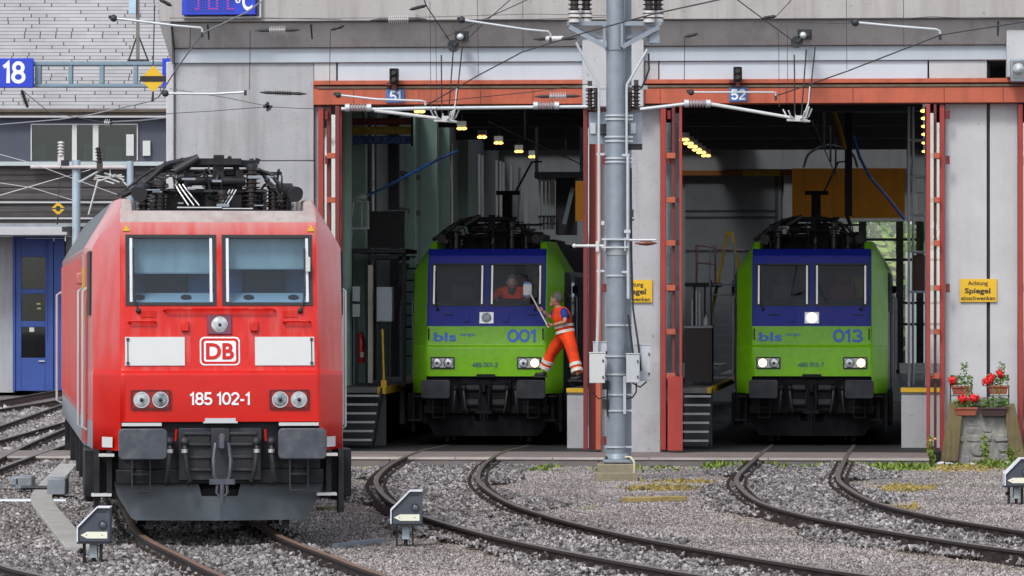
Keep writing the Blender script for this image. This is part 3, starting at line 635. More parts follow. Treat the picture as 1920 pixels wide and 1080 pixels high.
    rp = MB()
    rp.bar((-.5, 2.6, 3.95), (-.5, 5.2, 4.05), .05, .05).bar((.5, 2.6, 3.95), (.5, 5.2, 4.05), .05, .05).bar((-.85, 2.7, 4.10), (.85, 2.7, 4.10), .06, .04)
    T.part('folded_pantograph', rp, DM_)
    if not red:
        pg = MB().box(-.09, .09, 4.8, 5.0, 3.9, 4.75).box(-.22, .24, 4.85, 4.95, 4.72, 4.80).bar((.16, 4.9, 4.78), (.42, 5.6, 5.38), .03, .03).bar((.42,5.6,5.38),(.62,5.6,5.39),.04,.03)
        T.part('raised_pantograph', pg, dkr)
        arcs = MB()
        for k in range(8):
            z = 3.66 + .05*k; arcs.tube([(.30-.01*k, 1.0+.1*k, z+.16), (.55, 1.0+.1*k, z+.12), (.80-.03*k, 1.0+.1*k, z-.02), (.98-.04*k, 1.0+.1*k, z-.18 if z-.18 > 3.62 else 3.63)], .011, 5)
        T.part('roof_conduit', arcs, DM_)
    return T

RED = locomotive('electric_locomotive', 'bright red electric locomotive in the open yard with white panels on its cab front', ((413-960)*52.65/FPX, 52.65, 0), R(-6.3), 'red', '185 102-1', ())
B1 = locomotive('electric_locomotive', 'green and blue locomotive in the left hall bay numbered 001, a worker on its step',
    (HALL @ Vector((HU(911, 3.25), 3.25, 0))), PHI, 'bls', ('001', '485 001-2'), ('right',), 'green and blue locomotives in the hall')
B2 = locomotive('electric_locomotive', 'green and blue locomotive in the right hall bay numbered 013, three lamps lit',
    (HALL @ Vector((HU(1522, 3.75), 3.75, 0))), PHI, 'bls', ('013', '485 013-7'), ('left', 'right', 'top'), 'green and blue locomotives in the hall')
# ------------------------------------------------------------------ ground
def ground_mat():
    m = bpy.data.materials.new('grit_ground'); m.use_nodes = True; t = m.node_tree; N, L = t.nodes, t.links; b = N['Principled BSDF']; b.inputs['Roughness'].default_value = .95
    tc = N.new('ShaderNodeTexCoord')
    def ns(s, d=6, r=.6):
        n = N.new('ShaderNodeTexNoise'); n.inputs['Scale'].default_value = s; n.inputs['Detail'].default_value = d; n.inputs['Roughness'].default_value = r; L.new(tc.outputs['Object'], n.inputs['Vector']); return n
    v = N.new('ShaderNodeTexVoronoi'); v.inputs['Scale'].default_value = 22; L.new(tc.outputs['Object'], v.inputs['Vector'])
    cr = N.new('ShaderNodeValToRGB'); e = cr.color_ramp.elements; e[0].position = .1; e[0].color = (.07,.06,.065,1); e[1].position = .95; e[1].color = (.42,.39,.40,1)
    mid = e.new(.5); mid.color = (.19,.165,.17,1); L.new(v.outputs['Color'], cr.inputs[0])
    a = ns(.35); c2 = N.new('ShaderNodeValToRGB'); e = c2.color_ramp.elements; e[0].position = .35; e[0].color = (.55,.5,.5,1); e[1].position = .65; e[1].color = (1.15,1.1,1.1,1); L.new(a.outputs[0], c2.inputs[0])
    mu = N.new('ShaderNodeMix'); mu.data_type = 'RGBA'; mu.blend_type = 'MULTIPLY'; mu.inputs['Factor'].default_value = 1; L.new(cr.outputs[0], mu.inputs[6]); L.new(c2.outputs[0], mu.inputs[7])
    mo = ns(.8, 5, .6); mr = N.new('ShaderNodeMapRange'); mr.inputs['From Min'].default_value = .60; mr.inputs['From Max'].default_value = .72; mr.inputs['To Max'].default_value = .35; L.new(mo.outputs[0], mr.inputs[0])
    mx = N.new('ShaderNodeMix'); mx.data_type = 'RGBA'; mx.inputs[7].default_value = (.16,.14,.06,1); L.new(mr.outputs[0], mx.inputs['Factor']); L.new(mu.outputs[2], mx.inputs[6]); L.new(mx.outputs[2], b.inputs['Base Color'])
    bp = N.new('ShaderNodeBump'); bp.inputs['Strength'].default_value = .9; bp.inputs['Distance'].default_value = .03; L.new(v.outputs['Distance'], bp.inputs['Height']); L.new(bp.outputs[0], b.inputs['Normal'])
    return m
GZ = -.175
gm = MB().add([(-900,-200,GZ-.01),(900,-200,GZ-.01),(900,1200,GZ-.01),(-900,1200,GZ-.01)], [(0,1,2,3)])
tag(new_mesh_object('ground', gm, ground_mat(), smooth=0), kind='structure')

def stone_mat(name, c0, c1, c2, moss=.0):
    m = bpy.data.materials.new(name); m.use_nodes = True; t = m.node_tree; N, L = t.nodes, t.links; b = N['Principled BSDF']; b.inputs['Roughness'].default_value = .85
    g = N.new('ShaderNodeNewGeometry'); cr = N.new('ShaderNodeValToRGB'); e = cr.color_ramp.elements
    e[0].position = 0; e[0].color = (*c0, 1); e[1].position = 1; e[1].color = (*c2, 1); q = e.new(.55); q.color = (*c1, 1); q2 = e.new(.85); q2.color = (*[.5*(x+y) for x, y in zip(c1, c2)], 1)
    L.new(g.outputs['Random Per Island'], cr.inputs[0])
    tc = N.new('ShaderNodeTexCoord'); n = N.new('ShaderNodeTexNoise'); n.inputs['Scale'].default_value = .45; n.inputs['Detail'].default_value = 5; L.new(tc.outputs['Object'], n.inputs['Vector'])
    mr = N.new('ShaderNodeMapRange'); mr.inputs['From Min'].default_value = .3; mr.inputs['From Max'].default_value = .7; mr.inputs['To Min'].default_value = .7; mr.inputs['To Max'].default_value = 1.25; L.new(n.outputs[0], mr.inputs[0])
    mu = N.new('ShaderNodeMix'); mu.data_type = 'RGBA'; mu.blend_type = 'MULTIPLY'; mu.inputs['Factor'].default_value = 1; L.new(cr.outputs[0], mu.inputs[6]); L.new(mr.outputs[0], mu.inputs[7]); L.new(mu.outputs[2], b.inputs['Base Color'])
    return m

# ------------------------------------------------------------------ track lines: (x, y) of the track's middle
def spline(pts, step=.6):
    pts = [np.array(p, float) for p in pts]; out = []
    ext = [2*pts[0]-pts[1]] + pts + [2*pts[-1]-pts[-2]]
    for i in range(1, len(ext)-2):
        p0, p1, p2, p3 = ext[i-1:i+3]; n = max(2, int(np.linalg.norm(p2-p1)/step))
        for k in range(n):
            t = k/n; out.append(.5*((2*p1)+(-p0+p2)*t+(2*p0-5*p1+4*p2-p3)*t*t+(-p0+3*p1-3*p2+p3)*t**3))
    out.append(pts[-1]); return np.array(out)
hin = lambda u, v: tuple((HALL @ Vector((u, v, 0)))[:2])
T1 = spline([hin(-.70, 46), hin(-.70, 25), hin(-.71, 10), hin(-.75, 3), (-.87,84), (-1.18,78), (-1.27,72), (-1.16,67.5), (-.80,62), (-.33,58), (.26,54.4), (.92,51.2), (1.95,47.2), (2.65,44.9), (4.2,40.5), (7.5,33)])
T2 = spline([hin(5.24, 46), hin(5.24, 25), hin(5.24, 10), hin(5.24, 3), (5.22,84), (4.56,76.5), (4.12,71), (3.98,67), (4.0,62), (4.35,58), (4.85,55), (5.42,52.3), (6.12,49.6), (7.9,44.5), (11,38)])
T3 = spline([(-11.2,150), (-9.4,115), (-7.1,90), (-5.35,71.5), (-4.25,61), (-3.45,53.6), (-2.55,48.2), (-1.95,44.9), (-.9,40), (1.5,32)])
T4 = spline([(-9.5,150), (-9.3,120), (-9.05,90), (-8.85,75), (-8.4,62), (-7.3,53), (-5.85,47), (-5.1,44.6), (-3.4,40), (-1.0,34)])
T5 = spline([(-12,150), (-10.7,115), (-10.1,98), (-9.75,88), (-9.3,78)])
T6 = spline([(-13.0,165), (-13.2,142), (-13.35,125), (-14.4,100), (-15.8,80)])
def offs(line, d):
    t = np.gradient(line, axis=0); t /= np.linalg.norm(t, axis=1)[:, None]; n = np.stack([t[:,1], -t[:,0]], 1); return line + n*d
RPROF = [(-.075,-.165),(.075,-.165),(.075,-.15),(.012,-.13),(.012,-.045),(.036,-.032),(.036,-.003),(.03,.0),(-.03,.0),(-.036,-.003),(-.036,-.032),(-.012,-.045),(-.012,-.13),(-.075,-.15)]
def rail_mb(line):
    t = np.gradient(line, axis=0); t /= np.linalg.norm(t, axis=1)[:, None]; n = np.stack([t[:,1], -t[:,0]], 1); vs = []; k = len(RPROF)
    for p, q in zip(line, n):
        for a, z in RPROF: vs.append((p[0]+q[0]*a, p[1]+q[1]*a, z))
    mb = MB(); fs = [(i*k+j, i*k+(j+1) % k, (i+1)*k+(j+1) % k, (i+1)*k+j) for i in range(len(line)-1) for j in range(k)]
    mb.add(vs, fs); mb.m = [1 if 6 <= j <= 8 else 0 for i in range(len(line)-1) for j in range(k)]
    mb.add([vs[j] for j in range(k)], [tuple(range(k))[::-1]], 0); mb.add([vs[(len(line)-1)*k+j] for j in range(k)], [tuple(range(k))], 0)
    return mb
def track(label, line, sleepers=True, ymax=84, top=None, clips=True):
    T = Thing('railway_track', label, 'track', (0,0,0), ID)
    for s in (-1, 1):
        L_ = offs(line, s*.7535); r = T.part('rail', rail_mb(L_), [rust, top or rail_top], smooth=30)
        if clips:
            mb = MB(); seg = np.linalg.norm(np.diff(L_, axis=0), axis=1); cum = np.concatenate([[0], np.cumsum(seg)]); d = 0
            while d < cum[-1]:
                x, y = np.interp(d, cum, L_[:,0]), np.interp(d, cum, L_[:,1]); i = min(np.searchsorted(cum, d), len(L_)-2); tt = L_[i+1]-L_[i]; ang = math.atan2(tt[1], tt[0])
                if y < ymax-1.5 and y > 42:
                    M = Matrix.Rotation(ang, 3, 'Z')
                    for q in (-1, 1):
                        c = Vector((x, y, -.135)) + M @ Vector((0, q*.125, 0)); mb.cbox(c, (.12, .10, .08), 0, M); mb.cbox(c + Vector((0,0,.06)), (.05, .05, .06), 0, M)
                d += .6
            o = T.part('rail_fastenings', mb, rust, r, smooth=0, recalc=False); o['kind'] = 'stuff'
    if sleepers:
        seg = np.linalg.norm(np.diff(line, axis=0), axis=1); cum = np.concatenate([[0], np.cumsum(seg)]); d = 0; n = 0; proto = None
        while d < cum[-1] and n < 98:
            x, y = np.interp(d, cum, line[:,0]), np.interp(d, cum, line[:,1]); i = min(np.searchsorted(cum, d), len(line)-2); tt = line[i+1]-line[i]; ang = math.atan2(tt[1], tt[0])
            if 43 < y < ymax-3.5:
                if proto is None: proto = o = new_mesh_object('sleeper', MB().box(-.12, .12, -1.25, 1.25, -.32, -.158), wood_old, T.o, bev=.01)
                else: o = proto.copy(); COL.objects.link(o)
                o.location = (x, y, 0); o.rotation_euler = (0, 0, ang); n += 1
            d += .62
    return T
track('curving railway track running into the left hall bay beneath the green locomotive 001', T1)
track('curving railway track running into the right hall bay beneath the green locomotive 013', T2)
track('rusty railway track under the red locomotive', T3, True, 80, rail_top_rusty)
track('railway track passing left of the red locomotive, its rail crossing the lower left corner', T4, False, 150)
track('railway track merging from behind the red locomotive at the left edge', T5, False, 150)
track('farthest railway track in front of the blue doors', T6, False, 165)

# ------------------------------------------------------------------ ballast: real stones
rng = np.random.default_rng(5)
def dist_to(line, xy):
    d = np.full(len(xy), 1e9)
    for i in range(0, len(line), 2): d = np.minimum(d, (xy[:,0]-line[i,0])**2 + (xy[:,1]-line[i,1])**2)
    return np.sqrt(d)
def stones(name, label, xy, size, z, mat, jit=.35):
    n = len(xy); base = np.array([(-1,-1,-1),(1,-1,-1),(1,1,-1),(-1,1,-1),(-1,-1,1),(1,-1,1),(1,1,1),(-1,1,1)], float)*.5
    v = base[None] + rng.uniform(-jit, jit, (n, 8, 3))
    sc = size * np.exp(np.clip(rng.normal(0, .3, (n,1,1)), -.6, .55)) * np.stack([rng.uniform(.8,1.35,n), rng.uniform(.7,1.1,n), rng.uniform(.5,.9,n)], 1)[:,None,:]; v = v*sc
    q = rng.normal(size=(n,4)); q /= np.linalg.norm(q, axis=1)[:,None]; w, x, y, zz = q.T
    Rm = np.stack([1-2*(y*y+zz*zz), 2*(x*y-w*zz), 2*(x*zz+w*y), 2*(x*y+w*zz), 1-2*(x*x+zz*zz), 2*(y*zz-w*x), 2*(x*zz-w*y), 2*(y*zz+w*x), 1-2*(x*x+y*y)], 1).reshape(n,3,3)
    v = np.einsum('nij,nkj->nki', Rm, v)
    v[:,:,0] += xy[:,0,None]; v[:,:,1] += xy[:,1,None]; v[:,:,2] += (z + rng.uniform(-.012,.018,n))[:,None]
    F = np.array([(0,3,2,1),(4,5,6,7),(0,1,5,4),(1,2,6,5),(2,3,7,6),(3,0,4,7)])
    f = (F[None] + (np.arange(n)*8)[:,None,None]).reshape(-1)
    me = bpy.data.meshes.new(name); me.vertices.add(n*8); me.vertices.foreach_set('co', v.reshape(-1)); me.loops.add(n*24); me.loops.foreach_set('vertex_index', f.astype(np.int32))
    me.polygons.add(n*6); me.polygons.foreach_set('loop_start', np.arange(0, n*24, 4, dtype=np.int32)); me.update(calc_edges=True); me.materials.append(mat)
    o = bpy.data.objects.new(name, me); COL.objects.link(o); tag(o, label, 'gravel', kind='stuff'); return o
def inview(xy, pad=.6):
    return (np.abs(xy[:,0]) < 960/FPX*xy[:,1] + pad)
def scatter(n, x0, x1, y0, y1): return np.stack([rng.uniform(x0,x1,n), rng.uniform(y0,y1,n)], 1)
blob = lambda xy, s, ph: np.sin(xy[:,0]*s+ph)+np.sin(xy[:,1]*s*.53+2*ph)+np.sin((xy[:,0]+xy[:,1])*s*.71+3*ph)
ALL = scatter(520000, -10.5, 9.5, 43.5, 80.3); ALL = ALL[inview(ALL)]
dt = np.minimum(np.minimum(dist_to(T1, ALL), dist_to(T2, ALL)), dist_to(T3, ALL)); dl = dist_to(T4, ALL)
near = (dt < 1.25 + .22*blob(ALL, 1.1, .3)) | (ALL[:,0] < np.interp(ALL[:,1], [43,48,54,60,81], [-4.0,-2.4,-3.5,-5,-7])) | (dl < 2.0)
railcut = np.ones(len(ALL), bool)
for Ln in (T1, T2, T3, T4):
    for s in (-1, 1): railcut &= dist_to(spline(offs(Ln, s*.7535)[::3], .25), ALL) > .115
big = ALL[near & railcut]; small = ALL[~near & railcut]
big = big[rng.random(len(big)) < .9]
RAILS = [offs(Ln, s*.7535) for Ln in (T1, T2, T3, T4) for s in (-1, 1)]
def rail_d(xy):
    d = np.full(len(xy), 9.)
    for L_ in RAILS: d = np.minimum(d, dist_to(L_, xy))
    return d
stones('ballast_gravel', 'coarse angular grey ballast stones around the rails', big, .030, GZ+.02+.05*np.exp(-((rail_d(big)-.28)/.2)**2), stone_mat('ballast_stone', (.030,.025,.025), (.20,.18,.175), (.47,.445,.435)))
more = scatter(330000, -7, 9.5, 43.5, 80.3); more = more[inview(more)]; dm = np.minimum(np.minimum(dist_to(T1, more), dist_to(T2, more)), dist_to(T3, more)); more = more[dm > 1.0]
small = np.concatenate([small, more])
stones('grit_gravel', 'fine grey brown grit between the tracks', small, .015, np.full(len(small), GZ), stone_mat('grit_stone', (.12,.10,.095), (.31,.272,.26), (.52,.475,.455)))
far = scatter(50000, -15.5, -4, 80, 125); far = far[inview(far)]
stones('distant_ballast_gravel', 'pale grey ballast around the far left tracks', far, .075, np.full(len(far), GZ+.01), stone_mat('ballast_far', (.12,.10,.10), (.27,.25,.25), (.5,.48,.48)))

# ------------------------------------------------------------------ apron in front of the hall
apron_mat = mk('apron_concrete', (.19,.155,.145), .9, var=.15, vs=1.2, bump=.3, bs=50, streak=.4, streak_col=(.10,.075,.07), ss=(.6,2,2), dirt=.4, dirt_col=(.12,.09,.08), ds=1.5)
edge_mat = mk('apron_edge_stone', (.17,.15,.145), .9, var=.15, vs=3, bump=.3, bs=50, dirt=.4, dirt_col=(.16,.13,.11), ds=2)
AR = HU(1742,-3)
ap = MB().box(-14, AR, -3.0, -.02, -.5, -.012)
o = new_mesh_object('apron_pavement', ap, apron_mat, smooth=0, bev=.01); o.matrix_world = HALL; tag(o, kind='structure')
ed = MB(); x = -14
while x < AR-.1:
    w = rnd.uniform(1.3, 2.1); skip = any(abs(x+w/2-c) < .1 for c in (99,))
    ed.box(x, min(AR, x+w-.012), -3.24, -3.004, -.5, -.03 - rnd.uniform(0,.03)); x += w
sl_ = MB(); x = -14
while x < AR-.3: w = rnd.uniform(1.5, 4); sl_.box(x, min(AR, x+w-.02), -3.262, -3.225, -.05, -.012); x += w
o = new_mesh_object('apron_kerb_edge', sl_, mk('kerb_edge_light', (.42,.38,.35), .8, var=.2, vs=2), smooth=0); o.matrix_world = HALL; tag(o, kind='structure')
o = new_mesh_object('apron_kerb', ed, edge_mat, smooth=0, bev=.012); o.matrix_world = HALL; tag(o, kind='structure')

# ------------------------------------------------------------------ the depot hall
hall = Thing('depot_hall', 'concrete railway depot hall with two tall open bays under an orange steel lintel', 'building', (0,0,0), HALL)
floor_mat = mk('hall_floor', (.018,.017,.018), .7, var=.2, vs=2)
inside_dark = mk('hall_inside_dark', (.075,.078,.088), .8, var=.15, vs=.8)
inside_grey = mk('hall_inside_grey', (.38,.39,.41), .8, var=.12, vs=.7, streak=.3, streak_col=(.18,.18,.19))
inside_green = mk('hall_pale_green', (.44,.63,.55), .6, var=.1, vs=2)
L51, R51, L52, R52 = HU(604), HU(1127), HU(1239), HU(1772)
EDGE = HU(333); TOPZ = 9.6; LZ = HZ(1000, 197)
RX = 13.5
fw = MB()
fw.box(EDGE, HU(592), -.30, .10, -.3, HZ(450, 303) - .008); fw.box(EDGE, HU(592), -.30, .10, HZ(450, 303)+.008, HZ(450, 118))
fw.box(EDGE+.02, HU(592)-.02, -.26, .1, HZ(450,303)-.02, HZ(450,303)+.02)
T_ = hall.part('left_wall_panel', fw, concrete, bev=.012)
hall.part('corner_column', MB().box(HU(318), EDGE-.012, -.42, .3, -.3, HZ(326,118)), concrete_light, bev=.02)
hall.part('door_jamb_wall', MB().box(HU(592)+.004, L51, -.18, .3, -.3, LZ-.004), concrete)
hall.part('middle_pier', MB().box(R51, L52, -.10, .6, -.3, LZ-.004), concrete, bev=.015)
rp = MB().box(R52, HU(1850), -.12, .5, -.3, LZ-.004).box(HU(1856), HU(1908), -.12, .5, -.3, LZ-.004)
hall.part('right_wall_panel', rp, concrete_light, bev=.012)
hall.part('wall_joint', MB().box(HU(1850)+.002, HU(1856)-.002, -.06, .4, -.3, HZ(1853,118)), black_rubber)
hall.part('right_end_wall', MB().box(HU(1935), RX, -.12, .5, -.3, LZ-.004), concrete)
zb0, zb1 = LZ, HZ(1000, 152)
lint = MB().box(HU(593), RX, -.42, .12, zb0, HZ(1000,168)).box(HU(593), RX, -.46, .12, HZ(1000,160), zb1).box(HU(593), RX, -.28, .12, HZ(1000,168), HZ(1000,160))
lb = hall.part('lintel_beam', lint, orange_steel, bev=.008)
hall.part('gutter_strip', MB().box(HU(600), RX-.1, -.44, -.282, HZ(1000,167), HZ(1000,163)), mk('gutter_dirt', (.13,.10,.07), .8, var=.3, vs=8), lb)
for px in (668, 790, 905, 1003, 1240, 1475, 1600, 1770, 1880): hall.part('beam_seam', MB().box(HU(px)-.006, HU(px)+.006, -.424, -.42, zb0+.01, HZ(1000,170)), maroon_steel, lb)
z118, z90 = HZ(1000,118), HZ(1000,90)
hall.part('light_band', MB().box(EDGE, RX, -.36, .1, z118+.004, z90), band_paint, bev=.01)
for x0, x1 in ((637, 1095), (1238, 1739)):
    hall.part('infill_panel', MB().box(HU(x0), HU(x1), -.30, .08, zb1+.004, z118), panel_paint, bev=.006)
for x0, x1 in ((593, 634), (1211, 1236), (1742, 1850)):
    hall.part('infill_block', MB().box(HU(x0), HU(x1), -.31, .08, zb1+.004, z118), concrete_light, bev=.008)
hall.part('pier_head', MB().box(HU(1095)+.003, HU(1210), -.52, .1, HZ(1150,203), HZ(1150,48)), concrete_light, bev=.02)
hall.part('side_pier_head', MB().box(HU(1886), RX, -.60, .1, zb1+.004, HZ(1900,46)), concrete_light, bev=.02)
z88, z43 = HZ(1000,88), HZ(1000,43)
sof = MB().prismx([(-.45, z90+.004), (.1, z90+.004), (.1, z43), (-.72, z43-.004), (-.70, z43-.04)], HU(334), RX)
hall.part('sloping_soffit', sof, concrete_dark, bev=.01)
for px in (400, 592, 1870): hall.part('soffit_joint', MB().prismx([(-.458, z90+.03), (-.45, z90+.03), (-.70, z43-.05), (-.712, z43-.05)], HU(px)-.012, HU(px)+.012), black_rubber)
hall.part('fascia', MB().box(HU(310), RX, -.78, .1, z43+.004, TOPZ), concrete_warm, bev=.015)
gb = MB().add([(HU(310),-.78,z43),(HU(333)-.01,-.78,z43),(HU(333)-.01,-.5,HZ(333,122)),(HU(330),-.5,HZ(333,122)),(HU(310),.3,z43),(HU(333)-.01,.3,z43),(HU(333)-.01,.3,HZ(333,122)),(HU(330),.3,HZ(333,122))],
              [(0,1,2,3),(4,7,6,5),(0,4,5,1),(1,5,6,2),(2,6,7,3),(3,7,4,0)])
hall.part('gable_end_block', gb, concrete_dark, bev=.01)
hall.part('fascia_shadow_strip', MB().box(HU(312), RX-.1, -.765, 0, z43-.012, z43+.0035), black_rubber)
# envelope
HD = 46.5
env = MB().box(EDGE, EDGE+.3, .101, HD, -.3, 8.4)
WZ0, WZ1 = 1.4, 6.6  # unseen side windows added to let daylight into the hall
env.box(RX-.3, RX, .501, HD, -.3, WZ0).box(RX-.3, RX, .501, HD, WZ1, 8.4)
for v0, v1 in ((.501, 2), (14, 15), (27, 28), (40, HD)): env.box(RX-.3, RX, v0, v1, WZ0, WZ1)
sm = MB()
for v0, v1 in ((2, 14), (15, 27), (28, 40)):
    for k in range(1, 6): sm.box(RX-.2, RX-.1, v0+(v1-v0)*k/6-.05, v0+(v1-v0)*k/6+.05, WZ0, WZ1)
hall.part('added_window_frame', sm, dark_metal)
hall.part('side_wall', env, concrete_dark)
SKY_V = ((9.2, 15.4), (17.2, 23.4), (25.2, 31.4), (33.2, 39.4), (41.2, 44.6)); SKY_U = ((-4.4, 1.8), (2.8, 9.4))  # unseen roof openings added to brighten the hall inside
def holed(z0, z1, u0, u1, v0, v1):
    mb = MB(); vs = [v0] + [q for s_ in SKY_V for q in s_] + [v1]
    for i in range(len(vs)-1):
        if i % 2 == 0: mb.box(u0, u1, vs[i], vs[i+1], z0, z1)
        else:
            us = [u0] + [q for s_ in SKY_U for q in s_] + [u1]
            for j in range(0, len(us), 2): mb.box(us[j], us[j+1], vs[i]+.002, vs[i+1]-.002, z0, z1)
    return mb
hall.part('roof', holed(7.5, 7.65, EDGE+.302, RX-.302, .11, HD), roof_grey)
for v0, v1 in SKY_V:
    for u0, u1 in SKY_U:
        hall.part('added_skylight', MB().box(u0-.1, u1+.1, v0-.1, v1+.1, 7.66, 7.67), glass('added_skylight_glass', (.9,.93,.93), .03))
CEIL = 7.15
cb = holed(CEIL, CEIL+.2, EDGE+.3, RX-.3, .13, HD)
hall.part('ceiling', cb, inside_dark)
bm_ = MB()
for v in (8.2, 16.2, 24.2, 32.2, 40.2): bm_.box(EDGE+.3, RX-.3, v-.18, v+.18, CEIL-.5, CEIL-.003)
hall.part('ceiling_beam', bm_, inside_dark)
hall.part('crane_rail', MB().box(10.2, 10.4, 2, 45, CEIL-.9, CEIL-.503), inside_dark)
flo = MB()
gaps = []
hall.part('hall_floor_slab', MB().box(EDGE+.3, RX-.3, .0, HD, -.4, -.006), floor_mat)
# back wall with window openings on the right
V = HD - 1.5
bz = lambda px, py: HZ(px, py, V); bu = lambda px: HU(px, V)
w0, w1, wz0, wz1 = bu(1600), bu(1765), bz(1700,700), bz(1700,415)
back = MB().box(EDGE+.3, w0, V, V+.3, -.3, CEIL).box(w1, RX-.3, V, V+.3, -.3, CEIL).box(w0, w1, V, V+.3, wz1, CEIL).box(w0, w1, V, V+.3, -.3, wz0)
bk = hall.part('back_wall', back, inside_grey)
hall.part('rear_parapet', MB().box(EDGE+.3, RX-.3, V+.3, V+.5, CEIL, 8.4), concrete_dark)
mul = MB()
for px in (1617, 1687, 1725): mul.box(bu(px)-.10, bu(px)+.10, V-.05, V+.2, wz0, wz1)
for py in (449, 487, 568, 608): mul.box(w0, w1, V-.03, V+.18, bz(1700,py)-.035, bz(1700,py)+.035)
hall.part('window_frame', mul, black_metal, bk)
hall.part('window_pane', MB().box(w0, w1, V+.08, V+.085, wz0, wz1), glass('hall_window_glass', (.9,.93,.93), .03), bk)
hall.part('roller_door', MB().box(bu(1285), bu(1465), V-.08, V-.003, -.006, bz(1400,328)), mk('roller_door_grey', (.22,.23,.25), .6, var=.12, vs=1.5), bk)
dl_ = MB()
for py in (328, 395, 407, 470): dl_.box(bu(1285), bu(1455), V-.10, V-.083, bz(1400,py)-.02, bz(1400,py)+.02)
dl_.box(bu(1453), bu(1459), V-.1, V-.083, 0, bz(1400,328)); hall.part('door_seams', dl_, inside_dark, bk)
hall.part('door_post', MB().box(bu(1470), bu(1489), V-.2, V-.003, 0, bz(1400,330)), inside_grey, bk)
hall.part('orange_header', MB().box(bu(1275), bu(1510), V-.25, V-.003, bz(1400,330)+.01, bz(1400,320)), mk('orange_dark_paint', (.32,.11,.02), .6), bk)
hall.part('lettered_header', MB().box(bu(1393), bu(1463), V-.28, V-.252, bz(1400,331), bz(1400,320)), yellow_paint, bk)
hall.part('orange_curtain', MB().box(bu(1490), bu(1696), V-3.2, V-3.1, bz(1600,413), bz(1600,322)), mk('orange_tarpaulin', (.85,.33,.02), .6, var=.1, vs=1.2, streak=.3, streak_col=(.4,.12,.01), ss=(2.5,2.5,.15)))
hall.part('overdoor_wall', MB().box(bu(1350), bu(1700), V-.5, V-.3, bz(1400,318), bz(1400,276)), inside_grey)
# left interior wall with steel columns and pipes
LU = -3.95
lw = MB().box(LU-.2, LU, .6, V-.01, -.006, CEIL-.003); hall.part('inner_side_wall', lw, mk('inner_wall_grey', (.36,.41,.40), .8, var=.15, vs=.5, streak=.4, streak_col=(.09,.10,.10)))
for v in (4.2, 8.6, 23.2): hall.part('steel_column', MB().box(LU+.003, LU+.40, v-.2, v+.2, -.006, CEIL-.36), inside_green, bev=.01)
for v in (12, 16.5, 20, 28, 33): hall.part('wall_rib', MB().box(LU+.003, LU+.22, v-.1, v+.1, -.006, CEIL-.36), inside_green if v > 18 else inside_dark)
pc = MB()
for v, z0 in ((9.3,2.5),(24.4,0),(31,0),(31.8,0),(35.5,0),(36.6,0),(37.4,0),(39.5,0),(42,0),(43.6,0),(44.2,0)):
    hall.part('vertical_pipe', MB().cyl((LU+.35+.01*v, v, z0), (LU+.35+.01*v, v, 6.25), .035, n=8), alu)
hall.part('wall_duct', MB().cyl((LU+.42, 4.9, .9), (LU+.42, 4.9, CEIL-.4), .12, n=14), inside_green)
for v0, v1, z0, z1 in ((10, 11.6, 3.0, 5.6), (13, 16, 2.6, 4.4), (17.5, 22.4, 3.4, 3.5), (17.5, 22.4, 4.6, 4.7), (17.5, 22.4, 5.4, 5.5)):
    hall.part('wall_cladding_panel', MB().box(LU+.003, LU+.08, v0, v1, z0, z1), inside_grey if z1-z0 > 1 else inside_dark, bev=.01)
# work platforms either side of the tracks
plat_top = mk('platform_top', (.16,.155,.15), .8, var=.2, vs=3)
def platform(u0, u1, v0, v1, steps=None, solid=False):
    z = 1.07
    hall.part('work_platform', MB().box(u0, u1, v0, v1, z-.10, z-.004), plat_top)
    e = u1 if steps is not None else u0
    hall.part('platform_front', MB().box(u0, u1, v0+.02, v0+(.4 if solid else .06), -.006, z-.104) if solid else MB().box(u0+.02, u1-.02, v0+.35, v0+.4, -.006, z-.104), concrete if solid else inside_dark)
PV = 2.9
uA = HU(722, PV); uB = HU(1071, PV); 
platform(LU+.005, uA, PV, 42, True); platform(uB, L52-.3, PV-1.1, 42, None, True)
uC = HU(1336, PV); uD = HU(1690, PV); platform(L52+.25, uC, PV+.01, 42, True); platform(uD, RX-.31, PV-.3, 42, None, True)
hall.part('platform_edge_strip', MB().box(uA-.14, uA+.012, PV-.012, 42, .95, 1.075), yellow_paint); hall.part('platform_edge_strip', MB().box(uC-.10, uC+.012, PV-.004, 42, .97, 1.075), yellow_paint)
hall.part('platform_edge_strip', MB().box(uB-.012, uB+.5, PV-1.115, PV-1.0, 1.0, 1.08), yellow_paint); hall.part('platform_edge_strip', MB().box(uD-.012, uD+.75, PV-.315, PV-.2, 1.0, 1.08), yellow_paint)
tread = mk('stair_tread_edge', (.42,.42,.42), .5, .2, var=.15, vs=6)
for u0, u1, v in ((LU+.3, HU(714, PV), PV), (L52+.3, HU(1334, PV), PV)):
    st = MB()
    for k in range(6):
        z = .16 + .155*k; st.box(u0, u1, v-1.45+.24*k, v-1.45+.24*k+.26, z-.03, z)
    s_ = hall.part('stair', st, black_metal)
    ne = MB()
    for k in range(6):
        z = .16 + .155*k; ne.box(u0, u1, v-1.475+.24*k, v-1.452+.24*k, z-.035, z+.004)
    hall.part('stair_nosing', ne, tread, s_)
    hall.part('stair_stringer', MB().bar((u1+.02, v-1.5, .05), (u1+.02, v-.02, 1.0), .03, .16), dark_metal, s_)

